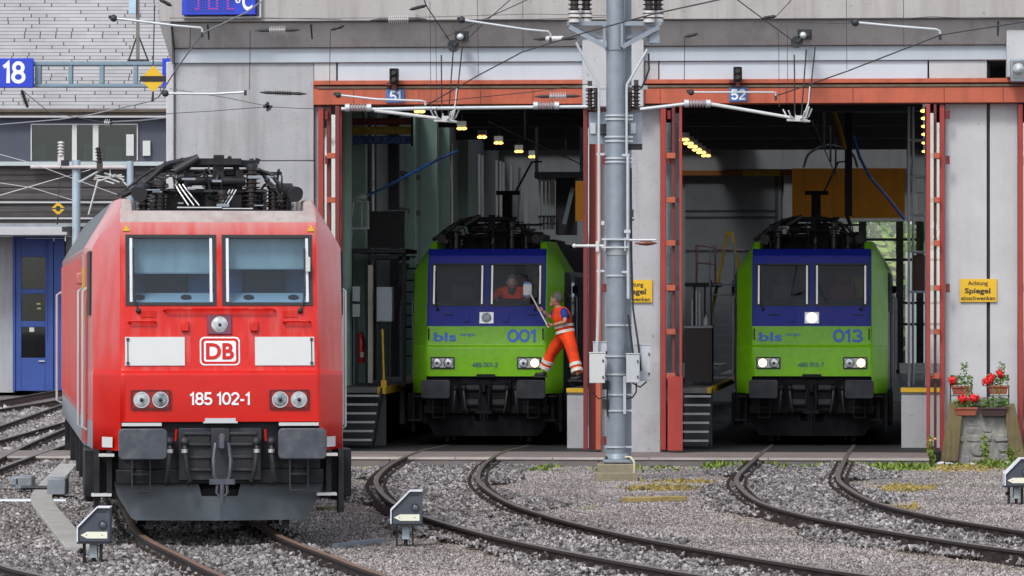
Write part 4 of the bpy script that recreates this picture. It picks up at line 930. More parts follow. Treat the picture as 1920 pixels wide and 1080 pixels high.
# folded door leaves
door_glass = glass('door_glass', (.80,.86,.84), .25, .05)
def leaf(px_list, v, zt, zb=.02, rails=(), mats=(red_steel,), glz=(), lower=None):
    pass
def folding_door(posts, glazing, rails, v0, v1, lower=None):
    """posts: (px0, px1, material, v) upright members; glazing: (px0, px1, v)"""
    fr = MB(); zt = LZ-.03; zb = .03
    mats = [red_steel, maroon_steel, orange_steel]
    for p0, p1, mi, v in posts: fr.box(HU(p0,v), HU(p1,v), v-.05, v+.05, zb, zt, mi)
    for p0, p1, pys, v in rails:
        for py in pys: fr.box(HU(p0,v), HU(p1,v), v-.04, v+.04, HZ(p0,py,v)-.05, HZ(p0,py,v)+.05, 2)
    d = hall.part('folding_door', fr, mats, bev=.006)
    for p0, p1, v, a, b_ in glazing:
        hall.part('door_pane', MB().box(HU(p0,v)+.004, HU(p1,v)-.004, v-.01, v+.01, HZ(p0,b_,v), HZ(p0,a,v)), door_glass, d)
    if lower:
        p0, p1, v, a = lower; hall.part('door_kick_panel', MB().box(HU(p0,v), HU(p1,v), v-.045, v+.03, zb, HZ(p0,a,v)), red_steel, d)
    for py in (215, 300, 540, 826): hall.part('door_hinge', MB().cyl(HP(posts[0][1]+6, py+8, v0-.1), HP(posts[0][1]+6, py-8, v0-.1), .035, n=8), maroon_steel, d)
ry = (292, 375, 456, 540, 622, 705)
folding_door([(597,607,0,-.3),(613,621,1,-.28),(629,637,1,-.55),(637,641,0,-.2)], [(607,613,-.25,240,835),(621,630,-.4,215,835)], [(613,640,ry,-.42)], -.3, -.5)
folding_door([(1117,1127,2,-.25),(1094,1102,1,-.35),(1104,1117,1,-.1)], [(1102,1105,-.3,240,800)], [(1096,1124,(540,),-.1)], -.3, -.5)
folding_door([(1239,1249,0,-.3),(1260,1266,1,-.35),(1274,1279,0,-.6)], [(1249,1259,-.28,230,705),(1266,1275,-.5,212,705)], [(1250,1278,ry,-.45)], -.3, -.5, (1252,1280,-.62,706))
folding_door([(1762,1771,0,-.3),(1751,1756,1,-.35),(1737,1744,0,-.6)], [(1756,1762,-.28,230,705),(1744,1751,-.5,212,705)], [(1738,1762,ry,-.45)], -.3, -.5, None)
folding_door([(1909,1918,0,-.3),(1922,1935,1,-.3)], [(1918,1922,-.28,230,805)], [], -.3, -.5)
hall.part('dark_bay', MB().box(HU(1930,-.2), HU(1936,-.2), -.2, .5, -.006, LZ-.01), inside_dark)

# ------------------------------------------------------------------ ceiling lamps inside
lamp_on = lampmat('hall_lamp_lit', (1.0,.60,.14), 2.2)
lamp_body = mk('lamp_body_white', (.7,.7,.66), .5)
def ceiling_lamp(u, v, z, label, w=.28):
    T = Thing('ceiling_lamp', label, 'lamp', (u, v, z), HALL, 'lit lamps under the hall ceiling')
    T.part('lamp_housing', MB().box(u-w, u+w, v-.1, v+.1, z+.05, z+.16), lamp_body)
    for q in (-.5, .45): T.part('lamp_tube', MB().ball((u+q*w, v, z), .042, (1.6,1,.8), 10, 6), lamp_on)
    T.part('hanger', MB().cyl((u, v, z+.16), (u, v, CEIL), .012, n=6), dark_metal)
def at_z(px, py, z):
    Z = (z-EYE)*FPX/(HOR-py); w = HALL.inverted() @ Vector(((px-960)*Z/FPX, Z, z)); return w.x, w.y, w.z
names = ['nearest, just under the lintel', 'second from the lintel', 'third from the lintel', 'small and pale, fourth', 'fifth, before the last', 'last and deepest']
for (px, py), nm in zip(((787,209),(866,241),(904,257),(935,268),(973,284),(999,294)), names):
    ceiling_lamp(*at_z(px, py, 6.45), 'lit yellow lamp of the left bay row, ' + nm, .1)
for k, (px, py) in enumerate(((1283,262),(1291,269),(1299,275),(1307,281),(1315,286),(1324,292))):
    ceiling_lamp(*at_z(px, py, 6.3), 'warm lit lamp in the dense row left of the right bay, %s down the row' % ['first','second','third','fourth','fifth','sixth'][k], .11)
for k, (px, py) in enumerate(((1734,208),(1735,222),(1735,237),(1735,252),(1735,268),(1735,284))):
    ceiling_lamp(*at_z(px, py, 6.5), 'small lit lamp beside the right door leaf, %s from the top' % ['first','second','third','fourth','fifth','sixth'][k], .045)
# ------------------------------------------------------------------ building behind on the left
BK = 146.0
def B(px, py): return (px-960)*BK/FPX, EYE + (HOR-py)*BK/FPX
def bbox(mb, px0, px1, py0, py1, y0, y1, mi=0):      # py0 is the upper row
    x0, zt = B(px0, py0); x1, zb = B(px1, py1); return mb.box(x0, x1, BK+y0, BK+y1, zb, zt, mi)
def shingle_mat():
    m = bpy.data.materials.new('pale_shingles'); m.use_nodes = True; t = m.node_tree; N, L = t.nodes, t.links; b = N['Principled BSDF']; b.inputs['Roughness'].default_value = .8
    tc = N.new('ShaderNodeTexCoord'); sp = N.new('ShaderNodeSeparateXYZ'); L.new(tc.outputs['Object'], sp.inputs[0])
    def ma(op, x, y=None, z=None):
        n = N.new('ShaderNodeMath'); n.operation = op
        for k, v in enumerate((x, y, z)):
            if v is None: continue
            if isinstance(v, (int, float)): n.inputs[k].default_value = v
            else: L.new(v, n.inputs[k])
        return n.outputs[0]
    def wn(x, y):
        c = N.new('ShaderNodeCombineXYZ'); L.new(x, c.inputs[0]); L.new(y, c.inputs[1]); n = N.new('ShaderNodeTexWhiteNoise'); n.noise_dimensions = '2D'; L.new(c.outputs[0], n.inputs['Vector']); return n.outputs['Value']
    zz = ma('DIVIDE', sp.outputs[2], .108); row = ma('FLOOR', zz); fz = ma('FRACT', zz)
    xo = ma('ADD', ma('DIVIDE', sp.outputs[0], .48), ma('MULTIPLY', wn(row, row), 7.0)); colm = ma('FLOOR', xo); fx = ma('FRACT', xo)
    w = wn(colm, row)
    tick = ma('MULTIPLY', ma('LESS_THAN', fx, .075), ma('LESS_THAN', w, .42)); line = ma('MULTIPLY', ma('LESS_THAN', fz, .22), .55)
    dark = ma('MAXIMUM', ma('MULTIPLY', tick, .80), line)
    n = N.new('ShaderNodeTexNoise'); n.inputs['Scale'].default_value = .5; n.inputs['Detail'].default_value = 4; L.new(tc.outputs['Object'], n.inputs['Vector'])
    br = ma('MULTIPLY', ma('ADD', ma('MULTIPLY', w, .14), .90), ma('ADD', ma('MULTIPLY', n.outputs[0], .5), .75))
    val = ma('MULTIPLY', br, ma('SUBTRACT', 1.0, dark))
    mu = N.new('ShaderNodeMix'); mu.data_type = 'RGBA'; mu.blend_type = 'MULTIPLY'; mu.inputs['Factor'].default_value = 1; mu.inputs[6].default_value = (.50,.50,.52,1); L.new(val, mu.inputs[7]); L.new(mu.outputs[2], b.inputs['Base Color'])
    return m
sb = Thing('station_building', 'station building at the left with pale shingled upper wall and a blue gate below', 'building', (*[(0-960)*BK/FPX, BK], 0), ID)
shm = shingle_mat()
up = bbox(MB(), -500, 640, -120, 205, 0, 14); sb.part('shingled_wall', up, shm, smooth=0)
sb.part('upper_roof', bbox(MB(), -510, 650, -128, -121, -.5, 14.5), roof_grey)
# eaves boards; the shingle rows are dark lines in the wall colour
fr_ = bbox(bbox(MB(), -500, 640, 205.5, 211, -.35, .4), -500, 640, 211.5, 217, -.25, .4); sb.part('eaves_board', fr_, mk('brown_board', (.10,.075,.06), .7, var=.2))
sb.part('eaves_strip', bbox(MB(), -500, 640, 217.5, 221, -.3, .4), concrete_light)
slate = mk('slate_blue_wall', (.062,.07,.10), .6, var=.12, vs=.8)
mid = bbox(bbox(MB(), -500, 57, 221.5, 303, .05, 12), 259, 640, 221.5, 303, .05, 12); bbox(mid, 57.5, 258.5, 221.5, 232, .05, 12); bbox(mid, 57.5, 258.5, 301, 303, .05, 12)
mw = sb.part('office_wall', mid, slate)
sb.part('office_back', bbox(MB(), 40, 275, 222, 303, 3.0, 3.1), mk('office_dim', (.05,.065,.07), .8))
wf = MB()
for a, b_ in ((57.5,59.5),(135,144),(174,184.5),(256.5,258.5)): bbox(wf, a, b_, 233, 301, -.02, .1)
bbox(wf, 58, 258, 232, 234, -.03, .1); wfo = sb.part('ribbon_window', wf, white_paint)
sb.part('pane', bbox(MB(), 59.5, 256.5, 234, 301, .06, .07), glass('office_glass', (.50,.60,.60), .0), wfo)
for a, b_, c, q in ((60,80,268,1.0),(152,172,268,.8),(190,222,270,1.2),(228,238,272,1.0)): sb.part('office_cabinet', bbox(MB(), a, b_, c, 301, q, q+.6), mk('office_cabinet_grey', (.36,.42,.42), .7))
for a, b_, c, e in ((237,251,252,292),(268,282,264,292)): sb.part('white_wall_panel', bbox(MB(), a, b_, c, e, -.09, .03), white_paint)
sb.part('window_sill', bbox(bbox(MB(), -500, 640, 303.5, 311, -.25, .3), 60, 250, 311.5, 316, -.3, .3), mk('sill_grey', (.45,.50,.50), .6, var=.1))
timber = mk('dark_timber', (.055,.047,.047), .8, var=.3, vs=1.5, streak=.7, streak_col=(.16,.145,.14), ss=(.15,3,6))
tb = MB()
for k in range(9):
    bbox(tb, -500, 640, 316.5+11.5*k, 327.4+11.5*k, -.05+.035*(k % 2), .4)
sb.part('timber_cladding', tb, timber)
sb.part('timber_strip', bbox(bbox(MB(), -500, 640, 378, 381, -.14, -.06), -500, 640, 408, 411, -.12, -.06), concrete_light)
sb.part('canopy', bbox(bbox(MB(), -500, 137, 427, 443, -2.0, .5), 137, 640, 427, 443, -.6, .5), concrete_light, bev=.02)
sb.part('canopy_roof_edge', bbox(MB(), -500, 640, 420.5, 426.6, -1.9, .5), grey_band)
sb.part('lower_wall', bbox(bbox(MB(), -500, 24, 443.5, 736, .2, 12), 122, 640, 443.5, 736, .2, 12), concrete)
blue_gate = mk('blue_gate_paint', (.03,.075,.30), .5, var=.1, vs=1.5, streak=.2, streak_col=(.02,.035,.14), ss=(3,3,.4))
gd = MB()
for a, b_, c, e in ((29,40,447,733),(85,100,447,733),(40,85,447,482),(40,85,542,551),(40,85,602,613),(40,85,671,733),(101,121,447,733)): bbox(gd, a, b_, c, e, .0, .12)
g_ = sb.part('blue_gate', gd, blue_gate, bev=.01)
gp = mk('gate_window_dark', (.03,.045,.035), .12, var=.6, vs=.9, spec=.8)
for c, e in ((482,542),(551,602),(613,671)): sb.part('pane', bbox(MB(), 40.2, 84.8, c+.3, e-.3, .05, .06), glass('gate_glass', (.35,.42,.38), .0), g_)
sb.part('gate_frame', bbox(bbox(bbox(MB(), 24.2, 28.7, 443.5, 733, -.05, .2), 29, 121, 443.5, 446.7, -.05, .2), 88, 89, 447, 640, -.03, -.001), blue_gate)
sb.part('gate_handle', bbox(MB(), 73, 84, 676, 678, -.06, -.002), white_paint, g_)
sb.part('gate_notice', bbox(MB(), 55, 64, 614, 622, -.004, .02), white_paint, g_)
inner = bbox(MB(), 29, 121, 447, 733, 6, 6.1); sb.part('gate_inside', inner, inside_dark)
for c, k in ((568, 47), (577, 48)): sb.part('inside_lamp', bbox(MB(), k-3, k+4, c, c+3, 4, 4.1), lampmat('gate_lamp', (.95,.9,.3), 1.2))

# platform sign gantry with the 18 plate
GK = 137.0
def G(px, py): return (px-960)*GK/FPX, EYE + (HOR-py)*GK/FPX
def gbox(mb, px0, px1, py0, py1, y0, y1, mi=0):
    x0, zt = G(px0, py0); x1, zb = G(px1, py1); return mb.box(x0, x1, GK+y0, GK+y1, zb, zt, mi)
gy = Thing('sign_gantry', 'pale blue steel gantry frame in front of the shingled wall', 'gantry', (*[(-60-960)*GK/FPX, GK], GZ), ID)
gsteel = mk('gantry_blue_grey', (.20,.28,.34), .5, .2, var=.1, vs=3)
gf = gbox(gbox(MB(), -140, 320, 115, 122, 0, .5), -140, 320, 157, 163, 0, .5)
for a, b_ in ((65,76),(128,135),(186,194),(250,257),(-60,-50)): gbox(gf, a, b_, 122.2, 156.8, .02, .45)
gy.part('frame', gf, gsteel, bev=.01)
for px in (-110, 322):
    x0, zt = G(px, 163.2); gy.part('post', MB().box(x0, x0+.3, GK+.1, GK+.4, GZ-.02, zt), gsteel)
sg = Thing('platform_sign', 'blue platform number sign reading 18', 'sign', (*[(20-960)*GK/FPX, GK-.25], 6.8), ID)
sg.part('sign_box', gbox(MB(), -6, 64, 110, 165, -.30, -.02), sign_blue, bev=.015)
x0, z1 = G(8, 118); x1, z0 = G(48, 157); sg.part('number', digits_mb('18', x0, x1, z0, z1, GK-.302, .105, None, .006), text_white, smooth=0)
single('platform_sign', gbox(MB(), 305.5, 320, 110, 166, -.30, -.02), sign_blue, 'plain blue sign end plate at the right end of the pale gantry', 'sign', (*G(312,140)[:1], GK, G(312,140)[1]), bev=.015)
tp = Thing('aerial_post', 'thin post with two stays rising from the gantry past a pale blue box', 'post', (*[(257-960)*GK/FPX, GK+.25], G(0,115)[1]))
x, zt = G(257, -60); _, zb = G(257, 114.8); tp.part('pole', MB().bar((x, GK+.25, zb), (x, GK+.25, zt), .10, .08), mk('post_brown_grey', (.17,.16,.15), .7))
a, b_, c = G(240,112), G(276,112), G(257,62); tp.part('stay', MB().bar((a[0],GK+.25,a[1]),(c[0],GK+.25,c[1]),.045,.045), dark_metal); tp.part('stay', MB().bar((b_[0],GK+.25,b_[1]),(c[0],GK+.25,c[1]),.045,.045), dark_metal)
tp.part('junction_box', gbox(MB(), 241, 254, -6, 25, .1, .3), mk('pale_blue_box', (.42,.56,.68), .5)); tp.part('foot_plate', gbox(MB(), 238, 278, 111, 114.6, .1, .4), dark_metal)

# ------------------------------------------------------------------ trees and a pale wall seen through the hall's rear windows
def tree(px, Z, h, r, label, seed):
    rr = random.Random(seed); x = (px-960)*Z/FPX
    T = Thing('leafy_tree', label, 'tree', (x, Z, GZ), ID, 'trees behind the hall')
    tr = MB().tube([(x,Z,GZ),(x+.1,Z,h*.3),(x-.05,Z+.1,h*.6)], [.22,.17,.1], 8)
    for k in range(5): tr.tube([(x,Z,h*(.25+.06*k)), (x+rr.uniform(-1,1)*r*.6, Z+rr.uniform(-1,1)*r*.6, h*(.5+.08*k))], [.07,.02], 5)
    T.part('trunk', tr, wood_old)
    lf = MB()
    for k in range(1500):
        d = Vector((rr.gauss(0,1), rr.gauss(0,1), rr.gauss(0,1))).normalized() * rr.uniform(.35,1)**.6
        c = Vector((x+d.x*r*(1+.25*math.sin(d.z*5+seed)), Z+d.y*r, h*.6+d.z*h*.42)); a = Vector((rr.gauss(0,1), rr.gauss(0,1), rr.gauss(0,1))).normalized(); b2 = a.orthogonal().normalized(); s = rr.uniform(.12,.24)
        lf.add([c-a*s, c+b2*s*.6, c+a*s, c-b2*s*.6], [(0,1,2,3)])
    T.part('crown', lf, [mk('leaf_green_a', (.10,.19,.03), .7, var=.4, vs=.9), mk('leaf_green_b', (.20,.30,.035), .7, var=.4, vs=.9)][seed % 2], smooth=0, recalc=False)
tree(1640, 158, 6.5, 2.0, 'leafy green tree seen through the rear window left of the dark mullion', 2)
tree(1685, 156, 4.8, 1.6, 'smaller yellow green tree behind the rear window mullions', 3)
tree(1745, 170, 8.4, 2.6, 'dark green tree half hidden behind the right door leaf', 4)
single('pale_wall', MB().box(12.6, 24, 147, 152, GZ, 4.3), white_paint, 'pale outbuilding wall seen through the rear windows by the right door leaf', 'wall', (15, 149, GZ))

# ------------------------------------------------------------------ catenary mast between the bays
MZ = 74.0
def M_(px, py, dz=0): return P(px, py, MZ+dz)
mast = Thing('catenary_mast', 'grey tubular steel mast on a concrete foot in front of the middle pier', 'mast', M_(1154, 867), ID)
top = M_(1154, -70); bot = M_(1155, 866)
mast.part('pole', MB().cyl(bot, top, .150, .144, n=28), galv)
mast.part('rear_pole', MB().bar(M_(1178, 858, .35), M_(1178, -70, .35), .10, .12), galv)
mast.part('base_plate', MB().cbox(M_(1157, 864), (.44,.44,.05)).cyl(M_(1157,861), M_(1157,850), .20, .17, n=24), galv, bev=.008)
bl = MB()
for q in (-.17, .17):
    for w in (-.17, .17): bl.cyl(M_(1157,867)+Vector((q,w,-.05)), M_(1157,867)+Vector((q,w,.10)), .02, n=8)
mast.part('anchor_bolt', bl, dark_metal)
single('concrete_foundation', MB().cbox(M_(1156, 879), (.60,.60,.17)).cbox(M_(1156, 900), (.66,.66,.25)), mk('mossy_concrete', (.26,.225,.155), .9, var=.2, vs=5, bump=.3, dirt=.5, dirt_col=(.13,.12,.06), ds=6), 'square mossy concrete block under the tubular mast', 'foundation', M_(1156,888), bev=.015)
for py in (217,224,257,265,297,304,517,610,668,702,740,770,838):
    c = M_(1154, py); mast.part('clamp_band', MB().lathe(c-Vector((0,0,.012)), c+Vector((0,0,1)), [(0,.158),(0,.168),(.026,.168),(.026,.158)], 24).box(c.x+.15, c.x+.27, c.y-.03, c.y+.03, c.z-.010, c.z+.014), galv_light)
col = MB()
for py in (449, 464): col.cbox(M_(1153, py), (.42,.40,.025))
for q in (1134, 1172): col.bar(M_(q,446,-.18), M_(q,470,-.18), .02, .02)
col.lathe(M_(1154,466), M_(1154,480), [(0,.185),(.1,.160)], 24); mast.part('flange_collar', col, galv_light)
xa = MB().bar(M_(1063,44), M_(1240,44), .10, .07).bar(M_(1068,50,-.1), M_(1137,88,-.15), .055, .07).bar(M_(1236,50,-.1), M_(1166,88,-.15), .055, .07).bar(M_(1068,50,.1), M_(1142,74,.1), .05, .05).bar(M_(1232,50,.1), M_(1166,74,.1), .05, .05)
xa.bar(M_(1133,44,-.16), M_(1133,88,-.16), .04, .04).bar(M_(1166,44,-.16), M_(1166,88,-.16), .04, .04).bar(M_(1085,50), M_(1085,78), .04, .04).bar(M_(1218,50), M_(1218,84), .10, .06).cbox(M_(1227,70), (.16,.14,.18))
mast.part('cross_arm', xa, galv)
mast.part('arm_collar', MB().lathe(M_(1154,94), M_(1154,0), [(0,.165),(.045,.165)], 24), galv)
for px, d in ((1077,-.1),(1099,.1),(1217,-.1),(1233,.1)):
    ins = mast.part('post_insulator', MB().insul(M_(px, 38, d), M_(px, -30, d), .10, .062, 8, n=16), ceramic_dark)
    mast.part('insulator_cap', MB().cyl(M_(px,42,d), M_(px,20,d), .09, .085, n=14).cbox(M_(px,30,d-.05), (.16,.10,.03)), ceramic_grey, ins)
# switch gear
sw = MB().bar(M_(1096,164,.2), M_(1214,164,.2), .07, .065).bar(M_(1096,163,.05), M_(1140,163,.05), .03, .03)
sb_ = mast.part('switch_beam', sw, white_paint)
for px, p0, p1 in ((1106,206,152),(1118,208,164),(1181,208,164),(1193,206,150)):
    mast.part('switch_insulator', MB().insul(M_(px,p0,.15), M_(px,p1+8,.15), .068, .035, 7, n=14).cbox(M_(px,p1+4,.15), (.07,.07,.07)), ceramic_dark)
bp_ = MB().cbox(M_(1129, 240, .28), (.42,.05,.50)).cbox(M_(1184, 240, .28), (.33,.05,.50))
mast.part('switch_panel', bp_, galv)
for px in (1112, 1187): mast.part('panel_box', MB().cbox(M_(px, 241, .24), (.085,.03,.17)), galv_light, bev=.006)
cc = MB()
for px in (1131, 1173): cc.cbox(M_(px, 242, .22), (.10,.06,.16)).cyl(M_(px-6,250,.15), M_(px+6,250,.15), .02, n=8)
mast.part('switch_mechanism', cc, dark_metal)
mast.part('lower_panel', MB().cbox(M_(1184, 275, .30), (.34,.05,.10)), dark_metal)
for pts in ([(1080,80),(1122,158),(1123,165),(1123,288)], [(1214,92),(1176,158),(1175,165),(1175,292)]):
    mast.part('switch_rod', MB().tube([M_(a, b_, -.12) for a, b_ in pts], .020, 8), galv_light)
for pts in ([(1123,290),(1123,500),(1122,580),(1119,662)], [(1177,292),(1177,440),(1178,560)]):
    mast.part('drive_rod', MB().tube([M_(a, b_, -.12) for a, b_ in pts], .024, 8), galv_light)
gd_ = MB()
for py in (289, 508): gd_.cbox(M_(1126,py,-.1), (.12,.05,.035)).cbox(M_(1173,py+2,-.1), (.12,.05,.035))
gd_.cbox(M_(1176,434,-.1), (.10,.1,.05)).cbox(M_(1130,418,-.12), (.05,.05,.06)); mast.part('rod_guide', gd_, galv_light)
mast.part('cable_conduit', MB().tube([M_(1183,315,-.05), M_(1184,480,-.05), M_(1187,580,-.05), M_(1196,640,-.1), M_(1202,695,-.1)], .016, 6).tube([M_(1178,590,-.1), M_(1184,640,-.1), M_(1190,690,-.16)], .018, 6).tube([M_(1216,100,.1), M_(1217,130,.1), M_(1210,150,.1), M_(1202,166,.1)], .016, 6), dark_metal)
cl_ = MB().cbox(M_(1185,400,-.05), (.05,.05,.12)); cl_.cbox(M_(1185,412,-.05), (.07,.04,.03)); mast.part('cable_clip', cl_, dark_metal)
mast.part('left_rod_arm', MB().tube([M_(1076,461,-.15), M_(1132,461,-.15)], .022, 8).ball(M_(1077,461,-.15), .035).ball(M_(1103,461,-.15), .03).cbox(M_(1120,462,-.15),(.05,.06,.16)), white_paint)
mast.part('right_rod_arm', MB().tube([M_(1172,450,-.15), M_(1230,450,-.15)], .018, 8).bar(M_(1196,451,-.15), M_(1200,455,-.15), .02, .02).bar(M_(1226,451,-.15), M_(1224,455,-.15), .02, .02), galv_light)
mast.part('brown_insulator', MB().lathe(M_(1190,456,-.15), M_(1232,456,-.15), [(0,.006),(.08,.03),(.18,.042),(.27,.03),(.35,.006)], 12), mk('brown_porcelain', (.16,.05,.03), .3))
def cab_box(px0, px1, py0, py1, d, mat, name, label=None):
    a, b_ = M_(px0, py1, d), M_(px1, py0, d); o = mast.part(name, MB().box(a.x, b_.x, a.y-.14, a.y, a.z, b_.z).box(a.x-.01, b_.x+.01, a.y-.15, a.y+.01, b_.z, b_.z+.015), mat, bev=.006)
    dt = MB(); dt.cbox(Vector((b_.x-.03, a.y-.15, a.z+(b_.z-a.z)*.75)), (.02,.015,.04)).cbox(Vector((b_.x-.03, a.y-.15, a.z+(b_.z-a.z)*.2)), (.02,.015,.04)); mast.part('box_latch', dt, dark_metal, o); return o
cab_box(1105, 1134, 662, 718, -.22, white_paint, 'switch_box'); cab_box(1112, 1140, 642, 716, .1, grey_box, 'switch_box')
cab_box(1174, 1199, 664, 717, -.22, grey_box, 'switch_box'); cab_box(1190, 1220, 647, 714, .1, grey_box, 'switch_box')
mast.part('box_cable', MB().tube([M_(1193,718,-.2), M_(1193,735,-.2), M_(1186,745,-.15), M_(1170,748,-.1)], .012, 6).tube([M_(1186,718,-.2), M_(1200,726,-.15), M_(1212,716,.0)], .012, 6).tube([M_(1112,736,-.1), M_(1122,748,-.1), M_(1138,744,-.1)], .010, 6).tube([M_(1139,725,-.15), M_(1138,760,-.15), M_(1140,782,-.15)], .012, 6), black_rubber)
mast.part('terminal_block', MB().cbox(M_(1134,722,-.1), (.08,.08,.14)).cbox(M_(1134,758,-.1), (.08,.08,.16)), dark_metal)
mast.part('cable_duct', MB().bar(M_(1171,705,-.1), M_(1171,776,-.1), .045, .05), grey_box)
mast.part('earth_cable', MB().tube([M_(1172,857,-.2), M_(1182,857,-.25), M_(1189,866,-.3), M_(1189,888,-.3)], .018, 8), mk('cream_cable', (.55,.50,.36), .6))

# ------------------------------------------------------------------ overhead line
wire_pale = mk('wire_pale_grey', (.50,.51,.53), .5, .2)
def wire(label, pts, r=.009, mat=None, sag=0, cat='wire', name='overhead_wire', group='wires of the overhead line'):
    q = [P(*p) for p in pts]
    if sag and len(q) == 2:
        a, b_ = q; q = [a.lerp(b_, k/12) - Vector((0,0,sag*4*(k/12)*(1-k/12))) for k in range(13)]
    return single(name, MB().tube(q, r, 5), mat or wire_mat, label, cat, q[0], group=group)
wire('dark contact wire rising from the right bay entrance to the upper right corner', [(1920+60,31,60),(1765,65,66),(1590,133,75),(1470,175,82),(1452,180,83)], .011)
wire('contact wire from the left bay lintel up across the mast to the top edge', [(802,196,83),(897,141,78),(980,97,74),(1090,63,70.5),(1180,38,68),(1230,25,66),(1400,-12,61)], .011)
wire('thin wire from the lintel under 51 to the mast switch', [(802,192,83),(1000,172,80),(1105,157,74.2)], .007)
wire('dark wire from the top edge down to the right pulley', [(1370,-10,73),(1429,34,77),(1492,80,82.2)], .010)
wire('short wire joining the steep dark wire to a small insulator above the right pulley', [(1429,34,77),(1455,31,77),(1482,2,77),(1490,-12,77)], .008)
wire('dark wire from above down to the left pulley', [(792,-8,77),(800,12,78),(832,60,81),(848,84,82.2)], .010)
wire('wire from the left pulley up to the top edge, left of the pair', [(835,70,82),(893,43,79),(1000,-6,72)], .008)
wire('wire from the small pulley up to the top edge, right of the pair', [(878,72,82.2),(905,45,79),(965,-8,73)], .008)
for px, y0, y1, nm in ((806,3,205,'leftmost'),(817,45,215,'second from the left'),(895,-10,140,'rightmost')):
    wire('thin vertical dropper above the left bay, '+nm, [(px,y0,79),(px+2,y1,79)], .005)
for px, y0, y1, nm in ((980,-10,96,'hanging to the wire left of the mast'),(1460,60,200,'left of the right pulley'),(1476,50,195,'close beside the right pulley'),(1587,-10,130,'meeting the rising contact wire'),(1694,-10,90,'nearest the right end')):
    wire('thin vertical dropper, '+nm, [(px,y0,76),(px+1,y1,76)], .005)
wire('thin straight span wire crossing below the fascia at the upper right', [(1385,38,80),(1580,44,80),(1748,31,80),(1960,42,80)], .006)
wire('thin horizontal span wire level with the mast cross arm', [(700,38,79),(1000,36,76),(1135,32,74.2)], .005)
wire('thin wire from the left mast side to the hall front at the top', [(480,35,80),(760,33,80),(1000,26,80),(1180,30,80)], .005)
wire('thin wire running level from the temperature sign to the fascia', [(318,34,82),(450,32,82),(640,37,82)], .006)
wire('long wire sweeping from the temperature sign down past the yellow diamond to the left edge', [(505,-8,70),(460,24,70),(378,63,71),(328,133,72),(297,182,73),(284,189,73.5),(170,215,80),(110,224,86),(-30,236,92)], .012, wire_grey)
wire('wire from the pale insulator over the office to the hall corner', [(210,228,88),(262,226,86),(318,220,85)], .012, wire_grey)
wire('wire from beneath the 18 sign down to the pale insulator', [(40,168,88),(92,210,88),(190,229,88)], .008)
wire('rising thin wire on the concrete wall ending at a small clamp', [(262,216,84),(400,208,83.5),(502,200,83)], .006)
wire('upper thin wire on the concrete wall meeting the same clamp', [(318,166,83.5),(430,184,83.4),(502,199,83)], .006)
wire('thin wire from the clamp on the concrete wall to the lintel', [(502,200,83),(560,203,83),(612,204,83)], .006)
wire('white wire sloping down at the left edge below the office window', [(-20,284,95),(60,306,95),(140,336,95),(240,372,95)], .008, wire_pale)
wire('upper of the two crossing wires at the left edge', [(-20,372,96),(90,340,96),(170,318,96)], .008, wire_pale)
wire('lower of the two crossing wires at the left edge', [(-20,340,96),(60,352,96),(145,378,96),(215,380,96)], .008, wire_pale)
wire('thin pale wire just under the dark timber wall', [(-20,378,98),(100,380,98),(210,378,98)], .006, wire_pale)

def strain(label, p0, p1, n=8, r=.078, mat=None, ends=.32):
    a, b_ = P(*p0), P(*p1); d = b_-a; L = d.length
    T = Thing('strain_insulator', label, 'insulator', a, ID, 'strain insulators of the overhead line')
    s, e = a + d*ends, b_ - d*ends
    T.part('end_fitting', MB().lathe(a, s, [(0,.008),(L*ends*.5,.03),(L*ends,.026)], 10), dark_metal); T.part('end_fitting', MB().lathe(b_, e, [(0,.008),(L*ends*.5,.03),(L*ends,.026)], 10), dark_metal)
    T.part('ribs', MB().insul(s, e, r, .026, n, n=14), mat or ceramic_grey)
strain('ribbed grey insulator on the fascia edge left of the left pulley', (694,38,79), (800,36,79), 10)
strain('ribbed grey insulator just right of the temperature sign', (478,57,81), (562,56,81), 10)
strain('dark ribbed insulator in front of the plain concrete wall', (487,173,83), (575,176,83), 10, .05, ceramic_dark)
strain('ribbed insulator on the orange lintel left of the mast', (1002,181,82.5), (1090,180,82.5), 10)
strain('pale ribbed insulator beneath the fascia left of the mast arm', (1000,73,76), (1082,72,74.5), 9, .045)
strain('short dark insulator in the steep wire at the top centre', (768,18,78.5), (800,10,78), 4, .03, ceramic_dark, .4)
strain('short dark insulator on the steep wire above the right pulley', (1429,34,77), (1456,30,77), 4, .03, ceramic_dark, .4)
strain('dark slanted insulator hanging below the blue 18 sign', (40,168,88), (52,202,88), 9, .06, ceramic_dark, .15)
strain('pale twin clamp insulator over the dark office window', (190,229,88), (212,231,88), 3, .07, white_paint, .25)
strain('short grey insulator at the top of the wire above the corner column', (298,-2,72), (322,11,72), 3, .03, ceramic_dark, .4)

